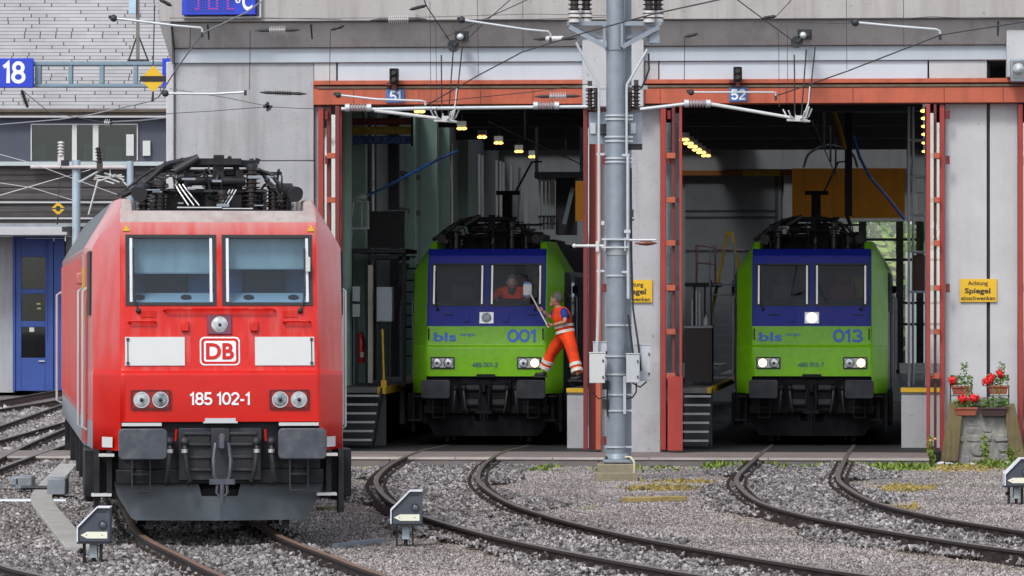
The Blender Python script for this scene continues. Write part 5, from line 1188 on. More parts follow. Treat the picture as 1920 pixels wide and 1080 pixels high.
strain('short insulator hung below the fascia just right of the mast', (1283,69,80), (1309,63,80), 3, .03, ceramic_dark, .45)
strain('short insulator hung below the fascia above the left jamb', (619,56,80), (646,48,80), 3, .03, ceramic_dark, .45)
for px, y0, y1, nm in ((1284,70,150,'below the short insulator right of the mast'),(619,57,162,'below the short insulator above the left jamb'),(469,57,168,'in front of the plain concrete wall'),(357,52,92,'below the temperature sign')):
    wire('thin vertical dropper '+nm, [(px,y0,80),(px-1,y1,80.5)], .006)
single('wire_clamp', MB().cbox(P(502,200,83), (.16,.05,.05)).cbox(P(502,200,83), (.05,.05,.16)).bar(P(497,195,83), P(508,206,83), .03, .03), dark_metal, 'small dark cross shaped clamp where three wires meet on the concrete wall', 'clamp', P(502,200,83))
def steady_arm(label, pts, Z, r=.019):
    T = Thing('steady_arm', label, 'arm', P(*pts[0], Z), ID, 'steady arms holding the contact wires')
    T.part('tube', MB().tube([P(*p, Z) for p in pts], r, 8), galv_light)
    T.part('eye_clamp', MB().ball(P(*pts[0], Z), .055).cbox(P(pts[0][0]-3, pts[0][1]-2, Z), (.10,.06,.05)), dark_metal)
    T.part('wire_clip', MB().cbox(P(pts[-1][0], pts[-1][1]+3, Z), (.04,.05,.08)), dark_metal)
steady_arm('bent pale steady arm below the fascia left of the mast', [(866,37),(985,55),(1028,59),(1032,64),(1032,72)], 74.5)
steady_arm('bent pale steady arm across the 51 number plate', [(634,178),(705,186),(790,189),(797,191),(798,199)], 82.3)
steady_arm('bent pale steady arm under the fascia at the upper right', [(1604,42),(1680,49),(1755,55),(1762,58),(1763,66)], 66.5)
steady_arm('straight pale steady arm across the 52 number plate', [(1296,173),(1450,173),(1454,174),(1455,181)], 82.3, .016)
steady_arm('pale steady arm in front of the corner column by the yellow diamond', [(310,175),(400,176),(455,173),(460,171)], 73.2, .018)
steady_arm('bent pale steady arm over the shingled wall near the temperature sign', [(213,34),(330,48),(376,52),(379,55),(379,62)], 71, .018)

def bay_support(label, main, ins, arm, bask, Z):
    T = Thing('contact_wire_support', label, 'support', P(*main[0], Z), ID, 'contact wire supports at the bay entrances')
    T.part('span_tube', MB().tube([P(*p, Z) for p in main], .032, 10), galv_light)
    for a, b_ in ins:
        o = T.part('tube_insulator', MB().insul(P(a, bask[2], Z) if 0 else P(*a, Z), P(*b_, Z), .075, .045, 7, n=16), mk('ceramic_pinkish', (.36,.30,.31), .3))
        T.part('insulator_cap', MB().cyl(P(a[0]-6, a[1], Z), P(a[0]+2, a[1], Z), .07, n=12), galv_light, o); T.part('insulator_cap', MB().cyl(P(b_[0]-2, b_[1], Z), P(b_[0]+6, b_[1], Z), .07, n=12), galv_light, o)
    T.part('inclined_tube', MB().tube([P(*arm[0], Z), P(*arm[1], Z)], [.034,.028], 10), white_paint)
    cx, cy = bask; bk = MB(); c = P(cx, cy, Z)
    for k, (dx, dy, dz) in enumerate(((-.26,.1,.16),(-.18,-.15,.13),(.24,.1,.17),(.18,-.12,.20),(-.05,.2,.1),(.1,-.2,.12))):
        bk.tube([c+Vector((dx,dy,dz)), c+Vector((dx*.75,dy*.7,dz*.2)), c+Vector((dx*.3,dy*.3,-.02)), c+Vector((-dx*.2,-dy*.2,.03))], .014, 6)
    bk.tube([c+Vector((-.2,0,-.03)), c+Vector((.2,0,-.05))], .020, 6).cbox(c, (.12,.12,.10)).cbox(c+Vector((.12,.05,-.04)), (.08,.08,.05))
    T.part('clamp_basket', bk, white_paint)
    up = MB()
    for dx, px, py in ((-.06, cx-4, cy-120),(.05, cx+12, cy-130),(.16, cx+22, cy-134)): up.tube([c+Vector((dx,0,.02)), P(px+dx*60, py, Z)], .012, 6)
    T.part('hanger_rod', up, dark_metal); T.part('bracket_rod', MB().tube([c+Vector((.1,0,.05)), c+Vector((.18,0,.28)), c+Vector((.20,0,.55))], .016, 6), white_paint)
bay_support('pale span tube and clamp basket holding the contact wire of the left bay', [(640,204),(705,205),(800,203),(1000,201),(1110,200)], [((653,202),(690,202)),((1006,198),(1042,198))], [(702,207),(822,222)], (835,223), 82.2)
bay_support('pale sloping tube and clamp basket holding the contact wire of the right bay', [(1200,205),(1285,195)], [((1289,194),(1326,194))], [(1332,195),(1486,221)], (1497,222), 82.0)
def pulley(label, a, b_, Z):
    T = Thing('tension_pulley', label, 'pulley', P(*a, Z), ID, 'pulleys on the hall front')
    T.part('wheel', MB().lathe(P(*a, Z)+Vector((0,-.05,0)), P(*a, Z)+Vector((0,1,0)), [(0,.05),(.0,.105),(.02,.105),(.035,.08),(.05,.08),(.065,.105),(.085,.105),(.085,.05)], 18), dark_metal)
    T.part('axle_ball', MB().ball(P(*b_, Z-.1), .062), alu); T.part('link', MB().bar(P(*a, Z-.06), P(*b_, Z-.06), .05, .05), dark_metal)
    T.part('wall_bracket', MB().cbox(P(b_[0]+3, b_[1]-1, Z+.05), (.24,.20,.18)).cbox(P(b_[0]+2, b_[1], Z+.5), (.12,1.2,.10)), dark_metal)
pulley('dark tension pulley with a bright axle above the left bay', (850,86), (863,69), 82.4)
pulley('dark tension pulley with a bright axle above the right bay', (1494,79), (1506,66), 82.4)

def hang_diamond(label, px, py, half, Z, top, kind):
    T = Thing('warning_sign', label, 'sign', P(px, py, Z), ID)
    h = half*Z/FPX; c = P(px, py, Z)
    if kind == 'bar':
        T.part('plate', MB().prism([(c.x-h,c.z),(c.x,c.z-h),(c.x+h,c.z),(c.x,c.z+h)], Z-.01, Z+.01), sign_yellow); T.part('black_bar', MB().prism([(c.x-h*.98,c.z-h*.2),(c.x+h*.98,c.z-h*.2),(c.x+h*.98,c.z+h*.22),(c.x-h*.98,c.z+h*.22)], Z-.018, Z+.018), text_black)
    else:
        T.part('plate', MB().prism([(c.x-h,c.z+h*.12),(c.x+h,c.z+h*.12),(c.x,c.z+h*1.05)], Z-.01, Z+.01).prism([(c.x-h,c.z-h*.12),(c.x+h,c.z-h*.12),(c.x,c.z-h*1.05)], Z-.01, Z+.01), sign_yellow); T.part('joint_plate', MB().cbox(c, (.08,.03,.10)), dark_metal)
    T.part('hanger', MB().tube([P(px, py-half+2, Z), P(*top, Z)], .010, 5), wire_mat)
    T.part('lower_link', MB().tube([P(px, py+half-2, Z), P(px-2, py+half+18, Z)], .016, 6), dark_metal)
hang_diamond('yellow diamond warning sign with a black bar hanging by the hall corner', 287, 148, 25, 73.3, (290,8), 'bar')
hang_diamond('small split yellow diamond sign hanging in front of dark timber', 109, 391, 12, 95.8, (114,312), 'split')
for pts, nm in (([(114,268),(114,318)], 'on the left'), ([(188,278),(184,318)], 'on the right')):
    pass
# slim mast on the far left
MZ2 = 96
lm = Thing('catenary_mast', 'slim pale grey mast rising behind the red locomotive, carrying a level pipe', 'mast', P(143, 742, MZ2), ID)
q0 = P(143, 742, MZ2); q0.z = GZ
lm.part('pole', MB().cyl(q0, P(143, 300, MZ2), .085, n=16), mk('pale_blue_galvanised', (.42,.52,.60), .5, .2))
lm.part('second_pole', MB().cyl(Vector((P(244,0,MZ2).x, MZ2+.3, GZ)), P(244, 302, MZ2+.3), .07, n=14), mk('pale_blue_galvanised', (.42,.52,.60), .5, .2))
lm.part('level_pipe', MB().tube([P(57,313,MZ2-.12), P(236,314,MZ2-.12)], .04, 10), mk('pinkish_pipe', (.55,.48,.48), .5))
for px, a, b_ in ((114, 300, 265), (187, 312, 276)):
    o = lm.part('post_insulator', MB().insul(P(px, a-6, MZ2-.12), P(px-3 if px > 150 else px, b_, MZ2-.12), .075, .045, 5, n=14).cbox(P(px, a, MZ2-.12), (.12,.08,.16)), ceramic_dark if px > 150 else ceramic_grey)
lm.part('cantilever_stay', MB().tube([P(148,342,MZ2-.1), P(190,318,MZ2-.1)], .022, 6).tube([P(183,340,MZ2-.1), P(166,402,MZ2-.1)], .02, 6), galv_light)
bk = MB(); c = P(205, 336, MZ2-.1)
for dx, dz, ex, ez in ((-.3,.03,.3,.05),(-.25,-.05,.25,.09),(-.28,.08,.2,-.06),(-.1,.12,.3,-.02),(.0,.3,.02,.05),(-.32,.0,.1,-.09),(.1,.1,.35,-.12)): bk.tube([c+Vector((dx,0,dz)), c+Vector(((dx+ex)/2,.06,(dz+ez)/2+.02)), c+Vector((ex,0,ez))], .016, 6)
lm.part('clamp_basket', bk, white_paint); lm.part('clamp', MB().cbox(P(122,305,MZ2-.12), (.16,.1,.1)).cbox(P(123,430,MZ2-.1), (.14,.1,.1)), dark_metal)

# ------------------------------------------------------------------ signs and lamps on the hall front
def front_plate(name, label, px0, px1, py0, py1, v, mat, texts, cat='sign', tmat=text_white, group=None, border=None):
    a, b_ = HP(px0, py1, v), HP(px1, py0, v); T = Thing(name, label, cat, ((a.x+b_.x)/2, v, a.z), HALL, group)
    T.part('plate', MB().box(a.x, b_.x, v, v+.03, a.z, b_.z), mat)
    for body, q0, q1, r0, r1, bold in texts:
        s, e = HP(q0, r1, v), HP(q1, r0, v); T.part('lettering', digits_mb(body[1:], s.x, e.x, s.z, e.z, v-.002, bold) if body[0] == '#' else text_mb(body, s.x, e.x, s.z, e.z, v-.002, bold), tmat, smooth=0)
    return T
front_plate('bay_number_plate', 'blue plate numbered 51 on the orange lintel', 724, 758, 167, 192, -.46, plate_blue, [('#51', 731, 752, 171, 189, .033)], group='bay number plates')
front_plate('bay_number_plate', 'blue plate numbered 52 on the orange lintel', 1367, 1401, 164, 190, -.46, plate_blue, [('#52', 1371, 1398, 168, 187, .033)], group='bay number plates')
for px, py0, py1, nm in ((738,128,157,'above number 51'), (1383,125,152,'above number 52')):
    a, b_ = HP(px-8, py1, -.75), HP(px+8, py0, -.75)
    T = Thing('bay_signal', 'black two lens signal lamp '+nm, 'signal', ((a.x+b_.x)/2, -.75, a.z), HALL, 'signals over the bays')
    T.part('housing', MB().box(a.x, b_.x, -.75, -.55, a.z, b_.z), black_metal, bev=.008)
    for q in (.72, .28):
        z = a.z+(b_.z-a.z)*q; T.part('lens', MB().cyl(((a.x+b_.x)/2, -.74, z), ((a.x+b_.x)/2, -.765, z), .045, n=14), mk('dark_lens', (.03,.01,.01), .15)); T.part('hood', MB().lathe(((a.x+b_.x)/2, -.75, z+.01), ((a.x+b_.x)/2, -1.75, z+.01), [(0,.055),(.1,.055),(.1,.05),(0,.05)], 14), black_metal)
    T.part('bracket', MB().box(a.x+.04, b_.x-.04, -.66, -.44, a.z-.09, a.z+.02).box(a.x-.08, a.x+.05, -.56, -.44, a.z-.02, a.z+.03), maroon_steel)
front_plate('warning_sign', 'yellow Achtung Spiegel einschwenken sign on the right panel, fully visible', 1800, 1869, 523, 566, -.16, sign_yellow,
    [('Achtung', 1815, 1852, 527, 537, .012), ('Spiegel', 1809, 1857, 540, 553, .025), ('einschwenken', 1802, 1866, 555, 563, .012)], tmat=text_black, group='yellow mirror warning signs')
front_plate('warning_sign', 'yellow Achtung Spiegel einschwenken sign half hidden by the tubular mast', 1153, 1223, 525, 567, -.14, sign_yellow,
    [('Achtung', 1170, 1206, 529, 540, .012), ('Spiegel', 1163, 1211, 541, 555, .025), ('einschwenken', 1156, 1219, 557, 565, .012)], tmat=text_black, group='yellow mirror warning signs')
# temperature display
a, b_ = HP(341, 28, -.98), HP(479, -30, -.98)
ts = Thing('temperature_display', 'blue temperature display with red dotted digits on the concrete fascia', 'display', ((a.x+b_.x)/2, -.98, a.z), HALL)
ts.part('housing', MB().box(a.x, b_.x, -.98, -.785, a.z, b_.z), sign_blue, bev=.01)
s, e = HP(454, 20, -.98), HP(473, -16, -.98); ts.part('unit_lettering', text_mb('C', s.x, e.x, s.z, e.z, -.984, .03), text_white, smooth=0)
s = HP(446, 2, -.98); ts.part('degree_ring', MB().lathe((s.x,-.98,s.z+.01), (s.x,-1.98,s.z+.01), [(0,.025),(.006,.025),(.006,.045),(0,.045)], 14), text_white)
dots = MB(); off = MB()
for px in range(352, 440, 5):
    for py in range(-24, 24, 5):
        p = HP(px, py, -.98); g = (px-352)//5 % 7; r_ = (py+24)//5
        onp = g in (1, 4) and 3 <= r_ <= 8 or (r_ in (3, 8) and g in (2,3))
        (dots if onp and px > 362 else off).cyl((p.x,-.981,p.z), (p.x,-.99,p.z), .012, n=6)
dd = ts.part('lit_dots', dots, lampmat('red_led', (1,.01,.02), .55)); dd['kind'] = 'stuff'; dd = ts.part('unlit_dots', off, mk('unlit_led', (.02,.02,.12), .4)); dd['kind'] = 'stuff'
ts.part('mounting_frame', MB().box(b_.x+.06, b_.x+.085, -.9, -.785, a.z-.03, b_.z).box(a.x, b_.x+.085, -.9, -.785, a.z-.055, a.z-.03), galv_light)
# flood light at the right edge
a, b_ = HP(1895, 153, -.95), HP(1935, 110, -.95)
fl = Thing('flood_light', 'square grey floodlight on the concrete head at the right edge', 'lamp', ((a.x+b_.x)/2, -.6, a.z), HALL)
fl.part('housing', MB().box(a.x, b_.x, -.95, -.605, a.z, b_.z), galv, bev=.02)
fl.part('reflector', MB().box(a.x+.04, b_.x-.04, -.956, -.94, a.z+.04, b_.z-.04), mk('reflector_dark', (.16,.17,.18), .3, .6), bev=.004)
c = HP(1910, 129, -.95); fl.part('bulb', MB().lathe((c.x,-.955,c.z), (c.x,-1.95,c.z), [(0,.10),(.02,.09),(.05,.03),(.06,.001)], 16), lens_off)
# ------------------------------------------------------------------ people
def skin_geo(chains, sub=2):
    """chains: list of [(point, radius), ...]; points that coincide are welded; the first point is the root."""
    vs, rs, es, idx = [], [], [], {}
    for ch in chains:
        prev = None
        for p, r in ch:
            k = tuple(round(c, 4) for c in p)
            if k not in idx: idx[k] = len(vs); vs.append(tuple(p)); rs.append(r)
            i = idx[k]
            if prev is not None: es.append((prev, i))
            prev = i
    me = bpy.data.meshes.new('s'); me.from_pydata(vs, es, []); o = bpy.data.objects.new('s', me); COL.objects.link(o)
    o.modifiers.new('skin', 'SKIN')
    for i, sv in enumerate(me.skin_vertices[0].data):
        r = rs[i]; sv.radius = r if isinstance(r, tuple) else (r, r); sv.use_root = (i == 0)
    s = o.modifiers.new('sub', 'SUBSURF'); s.levels = sub; s.render_levels = sub
    dg = bpy.context.evaluated_depsgraph_get(); em = bpy.data.meshes.new_from_object(o.evaluated_get(dg))
    out = ([tuple(v.co) for v in em.vertices], [tuple(p.vertices) for p in em.polygons])
    bpy.data.objects.remove(o); bpy.data.meshes.remove(me); bpy.data.meshes.remove(em); return out
def lerp(a, b, t): return Vector(a).lerp(Vector(b), t)
def hand_geo(mb, wrist, direction, palmside, grip=None):
    d = Vector(direction).normalized(); p = Vector(palmside); p = (p - d*p.dot(d)).normalized(); side = d.cross(p).normalized()
    w = Vector(wrist); vs, fs = skin_geo([[(w, .027), (w+d*.045, (.020,.038)), (w+d*.085, (.018,.040))]], 2); mb.add(vs, fs)
    for k, (off, ln) in enumerate(((-.030,.070),(-.010,.080),(.011,.075),(.031,.058))):
        r0 = w + d*.075 + side*off; a = r0 + d*ln*.40; b = a + (d*.35 + p).normalized()*ln*.38; c = b + (p*.6 - d*.8).normalized()*ln*.30
        vs, fs = skin_geo([[(r0,.0095),(a,.0092),(b,.0085),(c,.0075)]], 1); mb.add(vs, fs)
    r0 = w + d*.035 - side*.030; a = r0 + (-side*.8+d*.5+p*.5).normalized()*.035; b = a + (d*.5+p*.9).normalized()*.032
    vs, fs = skin_geo([[(r0,.012),(a,.0105),(b,.0085)]], 1); mb.add(vs, fs)
def ring(mb, a, b, t0, t1, r0, r1):
    p, q = lerp(a, b, t0), lerp(a, b, t1); mb.lathe(p, q, [(0, r0), ((q-p).length, r1)], 18)

def worker():
    J = lambda px, py, v: HP(px, py, v)
    pel, waist, chest, neck = J(1061,627,2.32), J(1058,612,2.34), J(1053,591,2.36), J(1046,577,2.38)
    head = J(1043,562,2.38)
    shn, shf = J(1058,584,2.18), J(1042,584,2.58)
    eln, wrn = J(1060,604,2.08), J(1037,609,2.20)
    elf, wrf = J(1031,596,2.62), J(1018,583,2.52)
    hn, hf = J(1065,630,2.22), J(1057,630,2.44)
    kn, an = J(1075,666,2.15), J(1084,704,2.02)
    kf, af = J(1034,661,2.62), J(1019,697,2.70)
    tn, tf = an + Vector((-.16,.03,-.055)), af + Vector((-.17,.03,-.04))
    T = Thing('person', 'worker in orange hi vis vest and trousers washing the windscreen of locomotive 001', 'person', J(1050,712,2.3), HALL)
    body = MB()
    vs, fs = skin_geo([[(pel,.13),(waist,.125),(chest,.145),(neck,.058),(head+Vector((0,0,-.07)),.055)], [(chest,.145),(shn,.062),(eln,.044),(wrn,.030)], [(chest,.145),(shf,.062),(elf,.044),(wrf,.030)],
                       [(pel,.13),(hn,.095),(kn,.062),(an,.042)], [(pel,.13),(hf,.095),(kf,.062),(af,.042)]]); body.add(vs, fs)
    body.ball(head, .108, (.98,.84,1.18), 16, 12)
    f = Vector((-.93,.33,-.15)).normalized(); sd = Vector((f.y,-f.x,0)).normalized(); up = Vector((0,0,1))
    body.cbox(head + f*.105 + up*-.01, (.035,.024,.04)).ball(head + f*.085 - up*.075, .045, (1,1,.8), 8, 6)
    for s in (-1, 1):
        body.ball(head + sd*s*.092 - f*.005 - up*.01, .032, (.8,.5,1.1), 8, 6); body.ball(head + f*.088 + sd*s*.035 + up*.02, .014, (1,1,.7), 6, 4)
    body.cbox(head + f*.104 - up*.055, (.02,.05,.010))
    hand_geo(body, wrn, J(1027,611,2.24)-wrn, Vector((-.4,.4,.8))); hand_geo(body, wrf, J(1011,577,2.5)-wrf, Vector((-.8,-.3,-.3)))
    T.part('body', body, skin, smooth=60)
    hr = MB(); hr.ball(head + up*.028 - f*.022, .113, (.98,.86,1.10), 16, 12); T.part('hair', hr, hair_grey)
    eb = MB()
    for s in (-1, 1): eb.cbox(head + f*.100 + sd*s*.035 + up*.038, (.014,.035,.010))
    T.part('eyebrows', eb, hair_grey)
    shirt = MB(); vs, fs = skin_geo([[(waist,.13),(chest,.150),(neck+Vector((0,0,-.02)),.064)], [(chest,.150),(shn,.078),(lerp(shn,eln,.75),.066)], [(chest,.150),(shf,.078),(lerp(shf,elf,.75),.066)]]); shirt.add(vs, fs); T.part('shirt', shirt, navy_cloth, smooth=60)
    vest = MB(); vs, fs = skin_geo([[(lerp(pel,waist,-.25),.168),(waist,.165),(lerp(waist,chest,.6),.172),(lerp(chest,neck,.35),.164),(lerp(chest,neck,.85),.092)], [(lerp(chest,neck,.35),.164),(lerp(chest,shn,.85)+Vector((0,0,.015)),.094)], [(lerp(chest,neck,.35),.164),(lerp(chest,shf,.85)+Vector((0,0,.015)),.094)]]); vest.add(vs, fs)
    ve = T.part('vest', vest, orange_vis, smooth=60)
    tr = MB(); vs, fs = skin_geo([[(lerp(pel,waist,.5),.150),(pel,.165),(hn,.142),(lerp(hn,kn,.5),.128),(kn,.110),(lerp(kn,an,.5),.108),(lerp(kn,an,.93),.105)], [(pel,.165),(hf,.142),(lerp(hf,kf,.5),.128),(kf,.110),(lerp(kf,af,.5),.108),(lerp(kf,af,.93),.105)]]); tr.add(vs, fs)
    to = T.part('trousers', tr, orange_vis, smooth=60)
    bd = MB(); ring(bd, pel, chest, .06, .20, .178, .178); ring(bd, pel, chest, .34, .47, .177, .178); T.part('reflective_bands', bd, reflect_band, ve)
    for a, b_ in ((kn, an), (kf, af)):
        q = MB(); ring(q, a, b_, .40, .56, .114, .113); ring(q, a, b_, .68, .84, .113, .112); T.part('reflective_bands', q, reflect_band, to)
    for a, t in ((an, tn), (af, tf)):
        bt = MB(); vs, fs = skin_geo([[(a+Vector((.03,0,-.0)),.058),(a+Vector((.02,0,-.05)),.050),(lerp(a,t,.6)+Vector((0,0,-.025)),(.045,.040)),(t+Vector((0,0,-.02)),(.040,.034))]]); bt.add(vs, fs)
        bt.cbox(lerp(a, t, .45)+Vector((.02,0,-.068)), (.27,.09,.03)); T.part('boot', bt, black_rubber, smooth=60)
    # brush on its pole
    h1, h2, tip = J(1027,611,2.24), J(1011,577,2.5), J(992,546,2.72)
    br = Thing('window_brush', 'blue window brush on a white pole held against the windscreen of 001', 'brush', h1, HALL)
    br.part('pole', MB().tube([h1 + (h1-h2)*.10, tip], .014, 8), white_paint)
    br.part('brush_head', MB().cbox(J(989,543,2.80), (.13,.05,.27)), mk('brush_blue', (.10,.24,.52), .8, var=.3, vs=30), bev=.01)
    br.part('head_plate', MB().cbox(J(989,543,2.77), (.15,.02,.20)), white_paint)
worker()
def cab_person():
    l = B1.o.matrix_world
    v = lambda x, y, z: Vector((x, y, z))
    T = Thing('person', 'person in an orange hi vis top seen through the right windscreen of locomotive 001', 'person', v(.45, 1.0, 1.3), l)
    pel, waist, chest, neck, head = v(.45,.98,2.25), v(.44,.97,2.45), v(.42,.90,2.74), v(.42,.80,2.90), v(.42,.72,3.0)
    b = MB(); arms = []
    for s in (-1, 1):
        arms.append([(chest,.15),(v(.42+s*.22,.85,2.86),.062),(v(.42+s*.36,.72,2.72),.045),(v(.42+s*.27,.60,2.66),.032)])
    vs, fs = skin_geo([[(pel,.14),(waist,.13),(chest,.15),(neck,.06),(head,.06)]] + arms + [[(pel,.14),(v(.36,1.0,2.1),.1),(v(.36,1.0,1.75),.065),(v(.36,1.0,1.36),.045)], [(pel,.14),(v(.54,1.0,2.1),.1),(v(.54,1.0,1.75),.065),(v(.54,1.0,1.36),.045)]]); b.add(vs, fs); b.ball(head, .105, (.85,.95,1.15), 14, 10)
    b.cbox(head+v(0,-.10,-.01), (.024,.035,.04))
    for s in (-1, 1):
        b.ball(head+v(s*.09,0,-.01), .03, (.5,.8,1.1), 8, 6); hand_geo(b, v(.42+s*.27,.60,2.66), v(-s*.2,-.8,-.1), v(0,0,-1))
    T.part('body', b, skin, smooth=60); T.part('hair', MB().ball(head+v(0,.02,.03), .110, (.87,.95,1.08), 14, 10), hair_grey)
    vs, fs = skin_geo([[(pel,.155),(waist,.15),(chest,.172),(neck+v(0,0,-.03),.08)]] + [[(chest,.172),(v(.42+s*.22,.85,2.86),.085),(v(.42+s*.34,.74,2.74),.07),(v(.42+s*.29,.63,2.68),.055)] for s in (-1,1)]); T.part('jacket', MB().add(vs, fs), orange_vis, smooth=60)
    vs, fs = skin_geo([[(pel,.16),(v(.36,1.0,2.1),.12),(v(.36,1.0,1.4),.09)], [(pel,.16),(v(.54,1.0,2.1),.12),(v(.54,1.0,1.4),.09)]]); T.part('trousers', MB().add(vs, fs), orange_vis, smooth=60)
    T.part('shirt_collar', MB().ball(neck+v(0,-.08,-.05), .06, (1,.6,1.3), 8, 6), text_black)
    q = MB(); ring(q, waist, chest, .1, .3, .168, .172); T.part('reflective_bands', q, reflect_band)
    for s in (-1, 1): T.part('boot', MB().ball(v(.45+s*.09,.96,1.30), .09, (.6,1.4,.6), 10, 6), black_rubber)
cab_person()

# ------------------------------------------------------------------ dwarf signals in the gravel
def GP(px, py, z=GZ): Z = (EYE-z)*FPX/(py-HOR); return Vector(((px-960)*Z/FPX, Z, z))
white_edge = mk('dwarf_white_edge', (.72,.75,.80), .5)
arrow_cream = mk('arrow_cream', (.82,.82,.66), .45, var=.06)
def dwarf(label, px, py, sc):
    b = GP(px, py); k = b.y/FPX*sc; T = Thing('dwarf_signal', label, 'signal', b, ID, 'dwarf signals beside the tracks')
    X = lambda q: b.x + q*k
    Zt = lambda q: b.z + q*k
    poly = [(X(-28), Zt(45)), (X(29), Zt(45)), (X(29), Zt(106)), (X(7), Zt(106)), (X(-28), Zt(72))]
    T.part('housing', MB().prism(poly, b.y-.12, b.y+.14), mk('dwarf_housing_slate', (.055,.065,.085), .5, var=.12, vs=6), bev=.006)
    ed = MB().prism([(X(-30.5), Zt(46)), (X(-28.2), Zt(46)), (X(-28.2), Zt(71)), (X(6.5), Zt(106.2)), (X(29), Zt(106.2)), (X(29), Zt(108.5)), (X(5), Zt(108.5)), (X(-30.5), Zt(73))], b.y-.15, b.y+.15); T.part('white_edge', ed, white_edge)
    T.part('arrow', MB().prism([(X(-24), Zt(57.5)), (X(-12), Zt(51.5)), (X(24), Zt(51.5)), (X(24), Zt(63.5)), (X(-12), Zt(63.5))], b.y-.125, b.y-.121), arrow_cream)
    sc_ = MB()
    for q in (-13, 15): sc_.cyl((X(q), b.y-.124, Zt(57.5)), (X(q), b.y-.128, Zt(57.5)), .006, n=8)
    T.part('arrow_screws', sc_, dark_metal)
    T.part('lens', MB().lathe((X(16), b.y-.119, Zt(76)), (X(16), b.y-1, Zt(76)), [(0,k*8),(.012,k*8),(.012,k*6.3),(.004,k*6)], 18), dark_metal)
    T.part('lens_glass', MB().lathe((X(16), b.y-.122, Zt(76)), (X(16), b.y-1, Zt(76)), [(0,k*5.6),(.006,k*4),(.009,.0005)], 18), mk('dwarf_lens', (.10,.12,.15), .12))
    T.part('slot', MB().box(X(8), X(22), b.y-.124, b.y-.121, Zt(98), Zt(100)), dark_metal)
    T.part('base_rim', MB().box(X(-30), X(30), b.y-.16, b.y+.16, Zt(42), Zt(44.6)), dark_metal)
    for q in (-19, 11): T.part('leg', MB().box(X(q)-.009, X(q)+.009, b.y-.1, b.y+.1, b.z-.1, Zt(42)), black_metal)
    T.part('cable_box', MB().box(X(-9), X(5.5), b.y-.06, b.y+.06, Zt(16), Zt(41.8)), mk('dwarf_box_grey', (.36,.43,.47), .5), bev=.004)
    T.part('cable_pipe', MB().cyl((X(-2), b.y, b.z-.1), (X(-2), b.y, Zt(16)), k*3.6, n=10), dark_metal)
    T.part('knob', MB().ball((X(-24), b.y-.05, Zt(28)), k*4, (1,1,1.1), 8, 6).bar((X(-24), b.y-.05, Zt(28)), (X(-18), b.y-.05, Zt(28)), .02, .02), black_metal)
dwarf('dwarf signal with a cream arrow between the red locomotive and the curving left bay track', 763, 1027, 1.0)
dwarf('dwarf signal with a cream arrow at the front left corner of the red locomotive', 178, 1062, 1.04)
dwarf('dwarf signal with a cream arrow beyond the right bay track at the right edge', 1907, 948, .83)

# ------------------------------------------------------------------ flower bed against the right panel
fv = -1.35
fb = Thing('stone_planter', 'grey stone flower bed between two leaning mossy sleepers', 'planter', HP(1838, 858, fv), HALL)
stone_m = mk('rough_stone', (.24,.235,.225), .95, var=.4, vs=6, bump=1.0, bs=12, dirt=.8, dirt_col=(.09,.085,.06), ds=5)
zb = GZ-.05; zt = HZ(1838, 762, fv); ua, ub = HU(1790, fv), HU(1892, fv); sr = random.Random(21); k = 0
cells = []
def split_(u0, u1, z0, z1, d):
    w, h = u1-u0, z1-z0
    if d <= 0 or (w < .30 and h < .26): cells.append((u0, u1, z0, z1)); return
    t = sr.uniform(.36, .64)
    if w > h*1.15: split_(u0, u0+w*t, z0, z1, d-1); split_(u0+w*t, u1, z0, z1, d-1)
    else: split_(u0, u1, z0, z0+h*t, d-1); split_(u0, u1, z0+h*t, z1, d-1)
split_(ua, ub, zb, zt, 5)
for u0, u1, z0, z1 in cells:
    n = 9; cx, cz = (u0+u1)/2, (z0+z1)/2; yy = fv+sr.uniform(-.035,.02)
    ring_ = [((u1-u0)/2*1.02*max(-.92,min(.92,1.25*math.cos(6.283*q/n)))*sr.uniform(.86,1)+cx, (z1-z0)/2*1.02*max(-.92,min(.92,1.25*math.sin(6.283*q/n)))*sr.uniform(.86,1)+cz) for q in range(n)]
    mb_ = MB().prism(ring_, yy, fv+.3)
    fb.part('stone', mb_, stone_m, bev=.02)
fb.part('mortar_fill', MB().box(HU(1791,fv), HU(1891,fv), fv+.005, fv+.68, zb, zt-.02), mk('old_mortar', (.225,.22,.20), .95, var=.35, vs=6, dirt=.6, dirt_col=(.08,.08,.04), ds=5))
for pts in (((1763,866),(1797,866),(1806,758),(1780,752)), ((1884,760),(1902,756),(1925,866),(1893,866))):
    poly = [(HU(a, fv-.1), HZ(a, b_, fv-.1)) for a, b_ in pts]; fb.part('leaning_sleeper', MB().prism(poly, fv-.12, fv+.16), wood_old, bev=.02)
fb.part('soil', MB().box(HU(1795,fv), HU(1888,fv), fv+.02, fv+.66, zt-.02, zt+.01), mk('soil', (.06,.045,.03), .95))
leafm = mk('geranium_leaf', (.10,.19,.035), .65, var=.4, vs=8); redm = mk('geranium_red', (.72,.012,.012), .6, var=.2, vs=20); weed_m = mk('weed_green', (.16,.23,.03), .7, var=.45, vs=5)
def leaves(mb, c, ext, n, s0, s1, rr):
    for _ in range(n):
        p = Vector((c[0]+rr.uniform(-1,1)*ext[0], c[1]+rr.uniform(-1,1)*ext[1], c[2]+rr.random()**.8*ext[2])); a = Vector((rr.gauss(0,1), rr.gauss(0,1), rr.gauss(0,.7))).normalized(); b2 = a.cross(Vector((rr.gauss(0,1),rr.gauss(0,1),rr.gauss(0,1)))).normalized(); s = rr.uniform(s0,s1)
        mb.add([p-a*s, p+b2*s*.8, p+a*s, p-b2*s*.8], [(0,1,2,3)])
